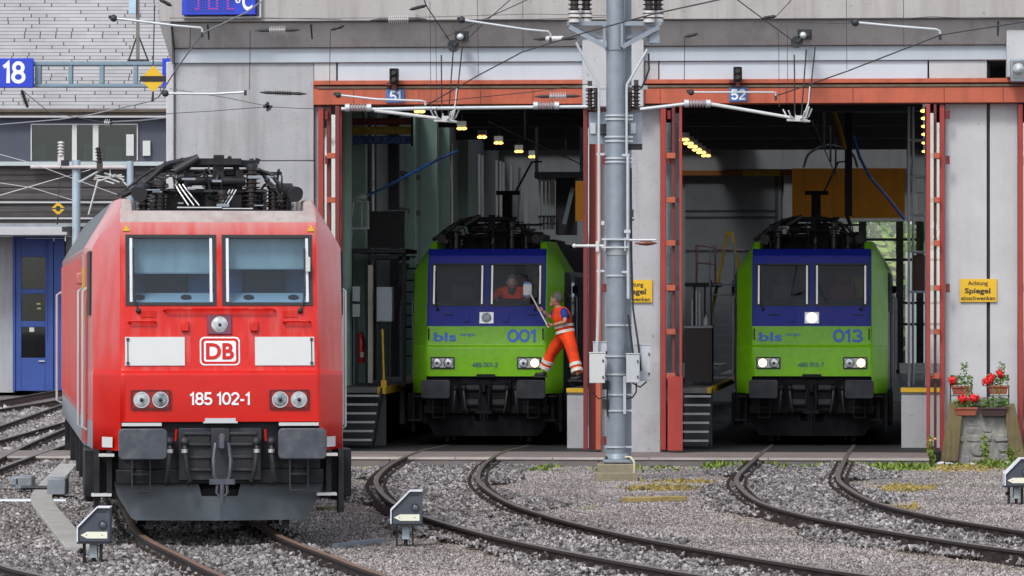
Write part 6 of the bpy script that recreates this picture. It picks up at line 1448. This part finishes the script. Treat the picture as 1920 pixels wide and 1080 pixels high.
def flower_box(label, px0, px1, py0, py1, v, mat, blooms, seed, fol=1.0):
    rr = random.Random(seed); u0, u1 = HU(px0,v), HU(px1,v); z0, z1 = HZ(px0,py1,v), HZ(px0,py0,v)
    T = Thing('flower_box', label, 'flower box', ((u0+u1)/2, v, z0), HALL, 'flower boxes on the stone bed')
    d = .2; T.part('trough', MB().add([(u0+.03,v-.07,z0),(u1-.03,v-.07,z0),(u1-.03,v+.1,z0),(u0+.03,v+.1,z0),(u0,v-.1,z1),(u1,v-.1,z1),(u1,v+.12,z1),(u0,v+.12,z1)], [(0,3,2,1),(4,5,6,7),(0,1,5,4),(1,2,6,5),(2,3,7,6),(3,0,4,7)]).box(u0-.012, u1+.012, v-.112, v-.085, z1-.03, z1+.005), mat, bev=.006)
    lf = MB(); leaves(lf, ((u0+u1)/2, v, z1-.02), ((u1-u0)/2*1.1, .13, .17*fol), int(170*fol), .015, .035, rr); leaves(lf, ((u0+u1)/2+.05, v, z1+.1), ((u1-u0)/2*.4, .1, .26*fol), int(50*fol), .012, .03, rr); 
    T.part('foliage', lf, leafm, smooth=0, recalc=False)
    for bx, by in blooms:
        c = HP(bx, by, v-.08); fl = MB()
        for _ in range(90):
            d3 = Vector((rr.gauss(0,1), rr.gauss(0,1), rr.gauss(0,1))).normalized()*rr.uniform(.03,.09); a_ = d3.orthogonal().normalized()*.022; b_2 = d3.cross(a_).normalized()*.022; q_ = c+d3
            fl.add([q_-a_, q_+b_2, q_+a_, q_-b_2], [(0,1,2,3)])
        T.part('blossom', fl, redm); 
    st = MB()
    for bx, by in blooms: c = HP(bx, by, v-.08); st.tube([(c.x+.02, v, z1-.02), (c.x, c.y+.03, c.z)], .006, 5)
    if blooms: T.part('flower_stem', st, leafm)
terra = mk('terracotta', (.32,.085,.05), .7, var=.15, vs=6); brownbox = mk('dark_brown_box', (.055,.03,.028), .6, var=.15)
flower_box('terracotta flower box with red geraniums on the left upper bracket', 1784, 1821, 724, 740, fv+.35, terra, [(1784,715),(1787,713)], 1, 1.2)
flower_box('terracotta flower box with red geraniums on the right upper bracket', 1853, 1890, 723, 739, fv+.35, terra, [(1854,713),(1849,716),(1875,700),(1858,708)], 2, 1.2)
flower_box('terracotta flower box with two red blooms, lower left on the stone bed', 1790, 1832, 764, 779, fv-.06, terra, [(1806,749),(1824,747),(1803,747),(1828,746)], 3, .9)
flower_box('dark brown flower box of green leaves, lower right on the stone bed', 1838, 1888, 764, 780, fv-.06, brownbox, [], 4, 1.0)
for px0, px1, nm in ((1781,1823,'left'), (1851,1893,'right')):
    v = fv+.35; T = Thing('flower_bracket', 'black metal stand under the %s upper flower box' % nm, 'bracket', HP((px0+px1)/2, 752, v), HALL)
    m = MB(); zt_ = HZ(px0, 741, v)
    for px in (px0+1, px1-2): m.bar((HU(px,v), v-.1, HZ(px,760,v)), (HU(px,v), v-.1, HZ(px,722,v)), .02, .02).bar((HU(px,v), v+.12, HZ(px,760,v)), (HU(px,v), v+.12, zt_), .02, .02)
    T.part('upright', m, black_metal); T.part('shelf', MB().box(HU(px0,v), HU(px1,v), v-.1, v+.14, zt_-.015, zt_-.003), black_metal)
    T.part('stay', MB().bar((HU(px1-2,v), v-.1, HZ(px1,758,v)), (HU((px0+px1)/2,v), v-.1, zt_-.02), .02, .02), black_metal)
single('rough_stone_block', MB().box(HU(1798,fv+.7), HU(1888,fv+.7), fv+.71, fv+1.15, GZ-.05, HZ(1840,745,fv+.7)), stone_m, 'rough stone block behind the flower boxes', 'stone', HP(1840,850,fv+.9), HALL, bev=.04)

# ------------------------------------------------------------------ weeds, plants, moss
wr = random.Random(11); wd = MB()
def tuft(px, py, n, h, s):
    p = GP(px, py)
    for _ in range(n):
        q = p + Vector((wr.gauss(0,.09), wr.gauss(0,.25), 0)); L_ = h*wr.uniform(.4,1.1); a = wr.uniform(0,6.28); d = Vector((math.cos(a)*L_*.6, math.sin(a)*L_*.6, L_)); w = Vector((-math.sin(a), math.cos(a), 0))*s*wr.uniform(.5,1.2)
        wd.add([q-w*.4, q+w*.4, q+d*.6+w, q+d, q+d*.6-w], [(0,1,2,3,4)])
for a, b_, n, h, y0, y1 in ((985,1050,26,.10,876,884),(1120,1190,30,.12,877,886),(1200,1330,20,.08,877,886),(1335,1420,110,.17,876,882),(1425,1565,120,.15,876,882),(1590,1745,190,.15,875,884),(1745,1915,150,.13,871,880),(720,800,8,.07,878,886),(830,900,8,.07,878,886),(660,980,24,.07,877,886)):
    ce = [wr.uniform(a,b_) for _ in range(max(2, int((b_-a)/16)))]
    for _ in range(n): tuft(wr.gauss(wr.choice(ce), 6), wr.uniform(y0,y1), 9, h*wr.choice((.3,.4,.55,.85)), .026)
for _ in range(70): tuft(wr.uniform(1600,1915), wr.uniform(880,915), 5, .05, .012)
for px, py in ((1105,955),(1640,925),(1700,925),(90,1012),(60,985)): tuft(px, py, 14, .06, .014)
tag(new_mesh_object('weeds', wd, weed_m, smooth=0, recalc=False), 'low green weeds along the edge of the hall apron', 'weeds', kind='stuff')
def plant(label, px, py, h, n, blooms=()):
    b = GP(px, py); T = Thing('leafy_plant', label, 'plant', b)
    st = MB(); lf = MB()
    for k in range(4):
        tip = b + Vector((wr.uniform(-.12,.12), wr.uniform(-.1,.1), h*wr.uniform(.6,1))); st.tube([b, lerp(b,tip,.5)+Vector((wr.uniform(-.04,.04),0,0)), tip], .007, 5)
        for j in range(n//4): leaves(lf, lerp(b, tip, wr.random()), (.05,.05,.04), 1, .02, .045, wr)
    T.part('stem', st, weed_m); T.part('leaves', lf, weed_m, smooth=0, recalc=False)
    for q in blooms: T.part('blossom', MB().ball(P(q[0], q[1], b.y-.05), .035, (1,1,.7), 8, 5), mk('pale_orange_bloom', (.7,.35,.15), .6))
plant('leafy weed with pale orange blooms beside the left leaning sleeper', 1750, 872, .52, 110, ((1745,826),(1753,823)))
plant('green plant growing up the middle of the stone bed', 1853, 872.5, .52, 110)
plant('low bushy plant at the foot of the right leaning sleeper', 1896, 873, .33, 110)
for px in (1772, 1787, 1880, 1865, 1815):
    pass
whs = MB()
for px, py, s in ((1766,873,.09),(1779,874,.08),(1822,874,.07),(1848,874,.06),(1885,873,.10),(1870,875,.06)): p = GP(px, py); whs.ball(p+Vector((0,0,.02)), s, (1.2,1,.6), 7, 5)
tag(new_mesh_object('field_stones_gravel', whs, concrete_light, smooth=0), 'pale field stones at the foot of the stone bed', 'stones', kind='stuff')
mp_ = []
for cx, cy, wx, wy, n in ((1240,918,55,4,900),(1700,918,40,5,700),(1280,906,60,3,200),(1690,955,40,5,120),(1800,880,90,8,500)):
    for _ in range(n): p = GP(cx+rng.normal()*wx*.5, cy+rng.normal()*wy*.5); mp_.append((p.x, p.y))
stones('moss_gravel', 'yellow brown mossy patches on the grit', np.array(mp_), .035, np.full(len(mp_), GZ+.01), stone_mat('moss_stone', (.10,.075,.02), (.26,.19,.04), (.36,.28,.10)))

# ------------------------------------------------------------------ bits lying in the yard
a, b_ = GP(1173,944), GP(1281,941)
single('wooden_plank', MB().bar(a+Vector((0,0,.05)), b_+Vector((0,0,.05)), .20, .07), mk('plank_yellow', (.36,.26,.10), .9, var=.3, vs=5, dirt=.4), 'weathered yellowish plank lying on the grit right of the left bay track', 'plank', a, bev=.008)
a, b_ = GP(628,1030), GP(716,1020); single('steel_bar', MB().bar(a+Vector((0,0,.04)), b_+Vector((0,0,.04)), .07, .05), galv, 'grey steel bar lying left of the middle dwarf signal', 'bar', a)
a, b_ = GP(600,960), GP(640,957); single('small_plank', MB().bar(a+Vector((0,0,.04)), b_+Vector((0,0,.04)), .12, .05), wood_old, 'short wooden slat by the right buffer side of the red locomotive', 'plank', a)
tro = Thing('cable_trough', 'pale concrete cable trough lids leading past the dwarf signal by the red locomotive', 'trough', GP(100, 985))
path = [GP(128,880), GP(105,905), GP(88,925), GP(78,942), GP(84,960), GP(100,980), GP(122,1008), GP(148,1040)]
path = spline([p[:2] for p in path], .55)
for i in range(len(path)-1):
    p, q = Vector((*path[i], GZ+.05)), Vector((*path[i+1], GZ+.05)); d = (q-p).normalized()*.012
    tro.part('lid', MB().bar(p+d, q-d, .30, .09), mk('trough_concrete', (.36,.345,.33), .9, var=.15, vs=4, dirt=.5, dirt_col=(.16,.15,.13), ds=3), bev=.008)
pm_grey = mk('point_machine_grey', (.23,.26,.30), .6, var=.15, vs=6, dirt=.4)
dv = Thing('point_machine', 'grey point machine boxes with a long pale rod at the left edge', 'machine', GP(80, 935))
p = GP(109, 938); dv.part('gear_box', MB().cbox(p+Vector((0,0,.20)), (.26,.5,.24)), pm_grey, bev=.02); p = GP(47, 928); dv.part('motor_box', MB().cbox(p+Vector((0,0,.18)), (.26,.5,.20)).cbox(p+Vector((-.12,-.1,.2)), (.14,.3,.14)), pm_grey, bev=.03)
p0, p1 = GP(-20,948), GP(124,948); dv.part('rod', MB().tube([p0+Vector((0,0,.06)), p1+Vector((0,0,.06))], .035, 10), galv_light)
p0, p1 = GP(40,930), GP(112,930); dv.part('link', MB().tube([p0+Vector((0,0,.12)), p1+Vector((0,0,.12))], .03, 8), dark_metal); dv.part('foot', MB().cbox(GP(78,940)+Vector((0,0,.02)), (.9,.5,.06)), dark_metal)

# ------------------------------------------------------------------ inside the hall
def hbox(mb, px0, px1, py0, py1, v, d=.3): a, b_ = HP(px0, py1, v), HP(px1, py0, v); return mb.box(a.x, b_.x, v, v+d, a.z, b_.z)
PZ = 1.07
sv = 6.0
sg = Thing('department_sign', 'three stacked department boards, maroon, yellow and blue, hung inside the left bay', 'sign', HP(715, 268, sv), HALL)
for (py0, py1), mat, body, tm in (((221,234), mk('board_maroon', (.14,.025,.02), .5), 'F  Feuerwehr', mk('letter_red', (.40,.08,.06), .5)), ((237,252), mk('board_yellow', (.42,.26,.01), .5), 'E  Sanitaet', mk('letter_yellow', (.62,.45,.10), .5)), ((255,270), mk('board_blue', (.02,.06,.28), .5), 'G  LRZ-GS', mk('letter_blue', (.12,.25,.48), .5))):
    o = sg.part('board', hbox(MB(), 661, 770, py0, py1, sv, .05), mat); s, e = HP(665, py1-2.5, sv), HP(760, py0+2.5, sv)
    sg.part('lettering', text_mb(body, s.x, e.x, s.z, e.z, sv-.003, .01), tm, o, smooth=0)
a = HP(772, 270, sv); sg.part('frame', hbox(MB(), 770.5, 774, 218, 274, sv-.01, .08), black_metal)
for px in (680, 750): a = HP(px, 220, sv); sg.part('hanger', MB().cyl((a.x, sv+.02, a.z), (a.x, sv+.02, CEIL-.004), .012, n=6), dark_metal)
gv = 5.2
ga = Thing('access_gallery', 'dark raised access gallery with pale handrails at the left of the left bay', 'gallery', (HU(700,gv), gv, PZ), HALL)
ga.part('deck', hbox(hbox(MB(), 655, 760, 466, 474, gv, 2.2), 690, 748, 478, 486, gv+.1, 2), dark_metal)
ga.part('cladding', hbox(MB(), 692, 758, 396, 465, gv+.2, .05), black_metal)
for px in (657, 757): a = HP(px, 474, gv+.3); ga.part('post', MB().box(a.x-.04, a.x+.04, gv+.3, gv+.38, PZ, a.z), dark_metal)
hb = MB()
for pts in ([(690,430),(690,378),(668,378),(662,380),(640,545)], [(657,428),(689,428)], [(678,378),(678,428)], [(690,428),(660,430),(647,545)]): hb.tube([HP(a_, b_, gv-.1) for a_, b_ in pts], .025, 6)
ga.part('handrail', hb, galv_light)
ga.part('rear_handrail', MB().tube([HP(716,395,gv+.5), HP(762,395,gv+.5), HP(756,470,gv+.5)], .02, 6), galv)
for px, v in ((760, gv+1.2),): ga.part('stair_rail', MB().tube([HP(762,392,v), HP(750,560,v), HP(742,612,v)], .02, 6), maroon_steel)
sc_ = MB()
for py in range(480, 640, 22): hbox(sc_, 752, 778, py, py+3, 9, .25)
ga.part('stair_tread', sc_, dark_metal)
cb_ = Thing('switch_cabinet', 'pale grey wall cabinet on legs behind the yellow post in the left bay', 'cabinet', (HU(720,4.4), 4.4, PZ), HALL)
cb_.part('housing', hbox(MB(), 706, 735, 538, 603, 4.4, .35), mk('cabinet_pale', (.50,.56,.60), .5, var=.06), bev=.01); cb_.part('door_panel', hbox(MB(), 709, 732, 541, 600, 4.38, .018), mk('cabinet_pale', (.5,.56,.6)))
for px in (709, 731): a = HP(px, 603, 4.5); cb_.part('leg', MB().box(a.x-.02, a.x+.02, 4.5, 4.54, PZ-.004, a.z), dark_metal)
nb = Thing('wall_notices', 'board of pale notices beside a cream pillar in the left bay', 'notice board', (HU(672,4.6), 4.6, PZ), HALL)
nb.part('board', hbox(MB(), 660, 676, 535, 596, 4.6, .04), dark_metal); nb.part('sheets', hbox(hbox(MB(), 661, 675, 537, 565, 4.58, .018), 661, 675, 570, 594, 4.58, .018), mk('paper_grey', (.55,.58,.60), .7)); a = HP(668, 596, 4.6); nb.part('post', MB().box(a.x-.03, a.x+.03, 4.6, 4.65, PZ-.004, a.z), dark_metal)
nb.part('cream_pillar', hbox(MB(), 690, 699, 497, 718, 4.7, .12), mk('cream_paint', (.62,.55,.46), .6))
fe = Thing('fire_extinguisher', 'red fire extinguisher on a grey post beside the stair of the left bay', 'extinguisher', (HU(679,5), 5, PZ), HALL)
a, b_ = HP(676, 680, 5), HP(676, 622, 5); fe.part('cylinder', MB().lathe(a, b_, [(0,.07),(.03,.085),(.42,.085),(.50,.05),(.56,.03)], 14), mk('extinguisher_red', (.45,.012,.012), .35)); fe.part('label', MB().box(a.x+.01, a.x+.07, 4.905, 4.915, a.z+.1, a.z+.2), white_paint); fe.part('hose', MB().tube([b_, b_+Vector((.06,-.05,-.02)), b_+Vector((.10,-.06,-.3))], .012, 6), black_rubber); fe.part('stand', MB().box(a.x-.14, a.x-.08, 5.0, 5.06, PZ-.004, b_.z+.4).box(a.x-.1, a.x, 5.02, 5.04, b_.z-.1, b_.z-.06), galv)
yp = Thing('yellow_post', 'slim yellow post on the platform edge left of locomotive 001', 'post', HP(721, 722, PV+.3), HALL)
yp.part('pole', MB().cyl(Vector((HU(720,PV+.3), PV+.3, PZ-.004)), HP(717, 617, PV+.3), .02, n=8), yellow_paint); yp.part('foot', MB().cbox((HU(720,PV+.3), PV+.3, PZ+.06), (.10,.10,.13)), yellow_paint)
rl = Thing('guard_rail', 'dark guard railing along the platform left of locomotive 001', 'railing', HP(752, 716, 6), HALL)
ra = MB()
for v in (4.2, 6.2, 8.2, 10.2): u = HU(744, 4.2)+.12; ra.tube([(u, v, PZ-.004), (u, v, PZ+1.1)], .022, 6)
ra.tube([(u, 4.2, PZ+1.1), (u, 10.2, PZ+1.1)], .022, 6).tube([(u, 4.2, PZ+.55), (u, 10.2, PZ+.55)], .016, 6); rl.part('rails', ra, dark_metal)
bh = Thing('blue_hose', 'bright blue hose stretched from the gallery rail up to the pale column', 'hose', HP(680,370,gv), HALL)
bh.part('hose', MB().tube([HP(681,370,gv), HP(720,352,8), HP(770,326,12), HP(820,300,17), HP(856,284,21)], .03, 8), mk('hose_blue', (.02,.14,.55), .5)); bh.part('knot', MB().ball(HP(679,369,gv), .09, (1.2,1,.7), 10, 6).ball(HP(672,371,gv), .06), white_paint)
# right bay
sl_ = Thing('step_ladder', 'yellow A shaped step ladder standing on the right bay platform', 'ladder', HP(1367, 718, 13), HALL)
lt = HP(1368, 438, 13)
for s, nm in ((-1,'a'),(1,'b')):
    fr_ = MB()
    for q in (-.16, .16): fr_.bar((lt.x+s*.05, 13+q, lt.z), (lt.x+s*.62, 13+q*1.6, PZ), .05, .07)
    ld = sl_.part('ladder_side', fr_, yellow_paint)
    rg = MB()
    for k in range(1, 10): t = k/10; rg.bar((lt.x+s*(.05+.57*t), 13-.16*(1+.6*t), lt.z+(PZ-lt.z)*t), (lt.x+s*(.05+.57*t), 13+.16*(1+.6*t), lt.z+(PZ-lt.z)*t), .03, .03)
    sl_.part('rung', rg, yellow_paint, ld)
sl_.part('top_cap', MB().cbox(lt, (.16,.42,.08)), yellow_paint)
ms = Thing('mobile_stair', 'grey mobile stair with pale tread edges left of locomotive 013', 'stairs', HP(1352, 712, 9), HALL)
for k, py in enumerate(range(532, 706, 19)):
    ms.part('tread', hbox(MB(), 1334-k*.4, 1374, py, py+3.2, 9-.18*k+1.2, .24), galv)
for px in (1333, 1375): ms.part('stringer', MB().bar(HP(px, 704, 8.3), HP(px, 530, 10.2), .04, .14), dark_metal)
for px in (1331, 1377): ms.part('handrail', MB().tube([HP(px,704,8.2), HP(px,610,8.2), HP(px,455,10.2), HP(px,530,10.2)], .02, 6), galv)
gl = Thing('guard_rail', 'reddish guard railing on the gallery behind the step ladder', 'railing', HP(1325, 530, 11), HALL)
g_ = MB()
for px in (1306, 1341): g_.tube([HP(px, 530, 11), HP(px, 460, 11)], .025, 6)
for py in (460, 492): g_.tube([HP(1306, py, 11), HP(1341, py+4, 11)], .02, 6)
g_.tube([HP(1341,466,11), HP(1395,470,14)], .02, 6); gl.part('rails', g_, mk('rail_pink', (.42,.22,.24), .5))
gl.part('gallery_deck', hbox(MB(), 1284, 1344, 530, 537, 10.8, 3), dark_metal); gl.part('support', hbox(hbox(MB(), 1300, 1304, 537, 718, 11, .1), 1320, 1323, 537, 718, 12, .1), dark_metal)
dk_ = Thing('workbench', 'dark workbench with a bottle and parts behind the right bay stair', 'bench', HP(1308, 718, 6.2), HALL)
dk_.part('top', hbox(MB(), 1283, 1336, 611, 615, 6.2, .9), inside_grey); dk_.part('front', hbox(MB(), 1284, 1335, 616, 716, 6.25, .8), mk('bench_dark', (.045,.03,.035), .6)); 
for px, t in ((1306, 545), (1312, 548), (1298, 560)): dk_.part('upright_tube', MB().cyl(HP(px, 611, 6.6), HP(px, t, 6.6), .02, n=8), galv_light)
single('bottle', MB().lathe(HP(1324, 610.5, 6.5), HP(1324, 590, 6.5), [(0,.05),(.12,.05),(.16,.02),(.2,.02)], 12), white_paint, 'small pale bottle on the dark workbench', 'bottle', HP(1324, 610, 6.5), HALL)
scf = Thing('scaffold_tower', 'pale scaffold tower beside the right door leaf with a dark red crate on it', 'scaffold', HP(1720, 716, 5), HALL)
for px, v in ((1704,5),(1736,5),(1712,6.5),(1742,6.5)): a = HP(px, 200, v); scf.part('upright', MB().cyl((a.x, v, PZ-.004), (a.x, v, a.z), .024, n=8), galv_light)
ho = MB()
for py in (262, 331, 402, 472): ho.tube([HP(1704,py,5), HP(1736,py,5)], .02, 6).tube([HP(1712,py+2,6.5), HP(1742,py+2,6.5)], .02, 6)
ho.tube([HP(1718,362,5), HP(1718,402,5)], .02, 6).tube([HP(1718,362,5), HP(1738,362,5)], .02, 6); scf.part('ledger', ho, galv_light)
scf.part('crate', hbox(MB(), 1712, 1740, 478, 545, 5.2, .9), mk('dark_red_crate', (.07,.02,.022), .6)); scf.part('shelf', hbox(MB(), 1702, 1742, 545, 549, 5, 1.2), galv)
hg = Thing('hanging_cable', 'yellow and blue cable hanging from the ceiling right of the raised pantograph of 013', 'cable', HP(1560,215,18), HALL)
hg.part('yellow_cable', MB().tube([HP(1562,205,17), HP(1572,235,17), HP(1580,262,17), HP(1584,280,17)], .05, 8), mk('cable_ochre', (.45,.22,.02), .6)); hg.part('blue_cable', MB().tube([HP(1600,255,17), HP(1612,295,17), HP(1630,330,17), HP(1660,365,18), HP(1695,410,19)], .032, 8), mk('hose_blue', (.02,.14,.55), .5))
hg.part('hoist_column', MB().bar(HP(1591,195,18), HP(1591,405,18), .16, .16).bar(HP(1588,405,18), HP(1594,420,18), .08,.08), black_metal)
hg.part('ceiling_mount', MB().box(HP(1556,200,17).x, HP(1700,200,17).x, 16.8, 18.2, CEIL-.45, CEIL-.002), inside_dark)
cr = Thing('indoor_contact_wire', 'thin contact wire on hangers, one arched, above locomotive 013', 'wire', (5.24, 10, 6.2), HALL)
cr.part('wire', MB().bar((5.24, 3, 5.95), (5.24, 44, 5.95), .018, .02), black_metal)
for v in (9, 19, 29, 39): cr.part('hanger', MB().tube([(5.24, v, 5.98), (5.24, v, CEIL-.002)], .025, 6), dark_metal)
cr.part('hanger_arch', MB().tube(spline3([(4.6, 29, 5.85), (4.75, 29, 6.2), (5.24, 29, 6.38), (5.73, 29, 6.2), (5.88, 29, 5.85)]), .03, 6), dark_metal)
cr2 = Thing('indoor_contact_wire', 'thin contact wire on straight hangers above locomotive 001', 'wire', (-.7, 10, 6.2), HALL)
cr2.part('wire', MB().bar((-.7, 3, 5.95), (-.7, 44, 5.95), .018, .02), black_metal)
for v in (12, 24, 36): cr2.part('hanger', MB().tube([(-.7, v, 5.98), (-.7, v, CEIL-.002)], .025, 6), dark_metal)

wg = Thing('work_gantry', 'dark work gantry with hanging pale tubes and an orange shield behind locomotive 001', 'gantry', HP(1045, 325, 30), HALL)
wg.part('deck', hbox(MB(), 1002, 1094, 322, 334, 30, 2.5), black_metal)
for px in (1012, 1020, 1027, 1033, 1038): wg.part('hanging_tube', MB().cyl(HP(px, 430, 30.5), HP(px, 333, 30.5), .03, n=8), galv_light)
wg.part('tube_clamp', hbox(hbox(MB(), 1009, 1041, 404, 407, 30.3, .3), 1009, 1041, 418, 420, 30.3, .3), dark_metal)
wg.part('orange_shield', hbox(MB(), 1079, 1097, 340, 414, 29.5, .1), mk('orange_tarpaulin', (.85,.33,.02)))
wg.part('machine_body', hbox(MB(), 1042, 1078, 336, 440, 30.5, .8), mk('machine_dark', (.05,.04,.05), .6)); wg.part('machine_arm', MB().bar(HP(1058,420,30.3), HP(1074,352,30.3), .10, .10), galv)
for px in (1006, 1090): a = HP(px, 322, 31); wg.part('hanger', MB().box(a.x-.04, a.x+.04, 31, 31.08, a.z-.004, CEIL-.002), dark_metal)
bpy.context.view_layer.update()
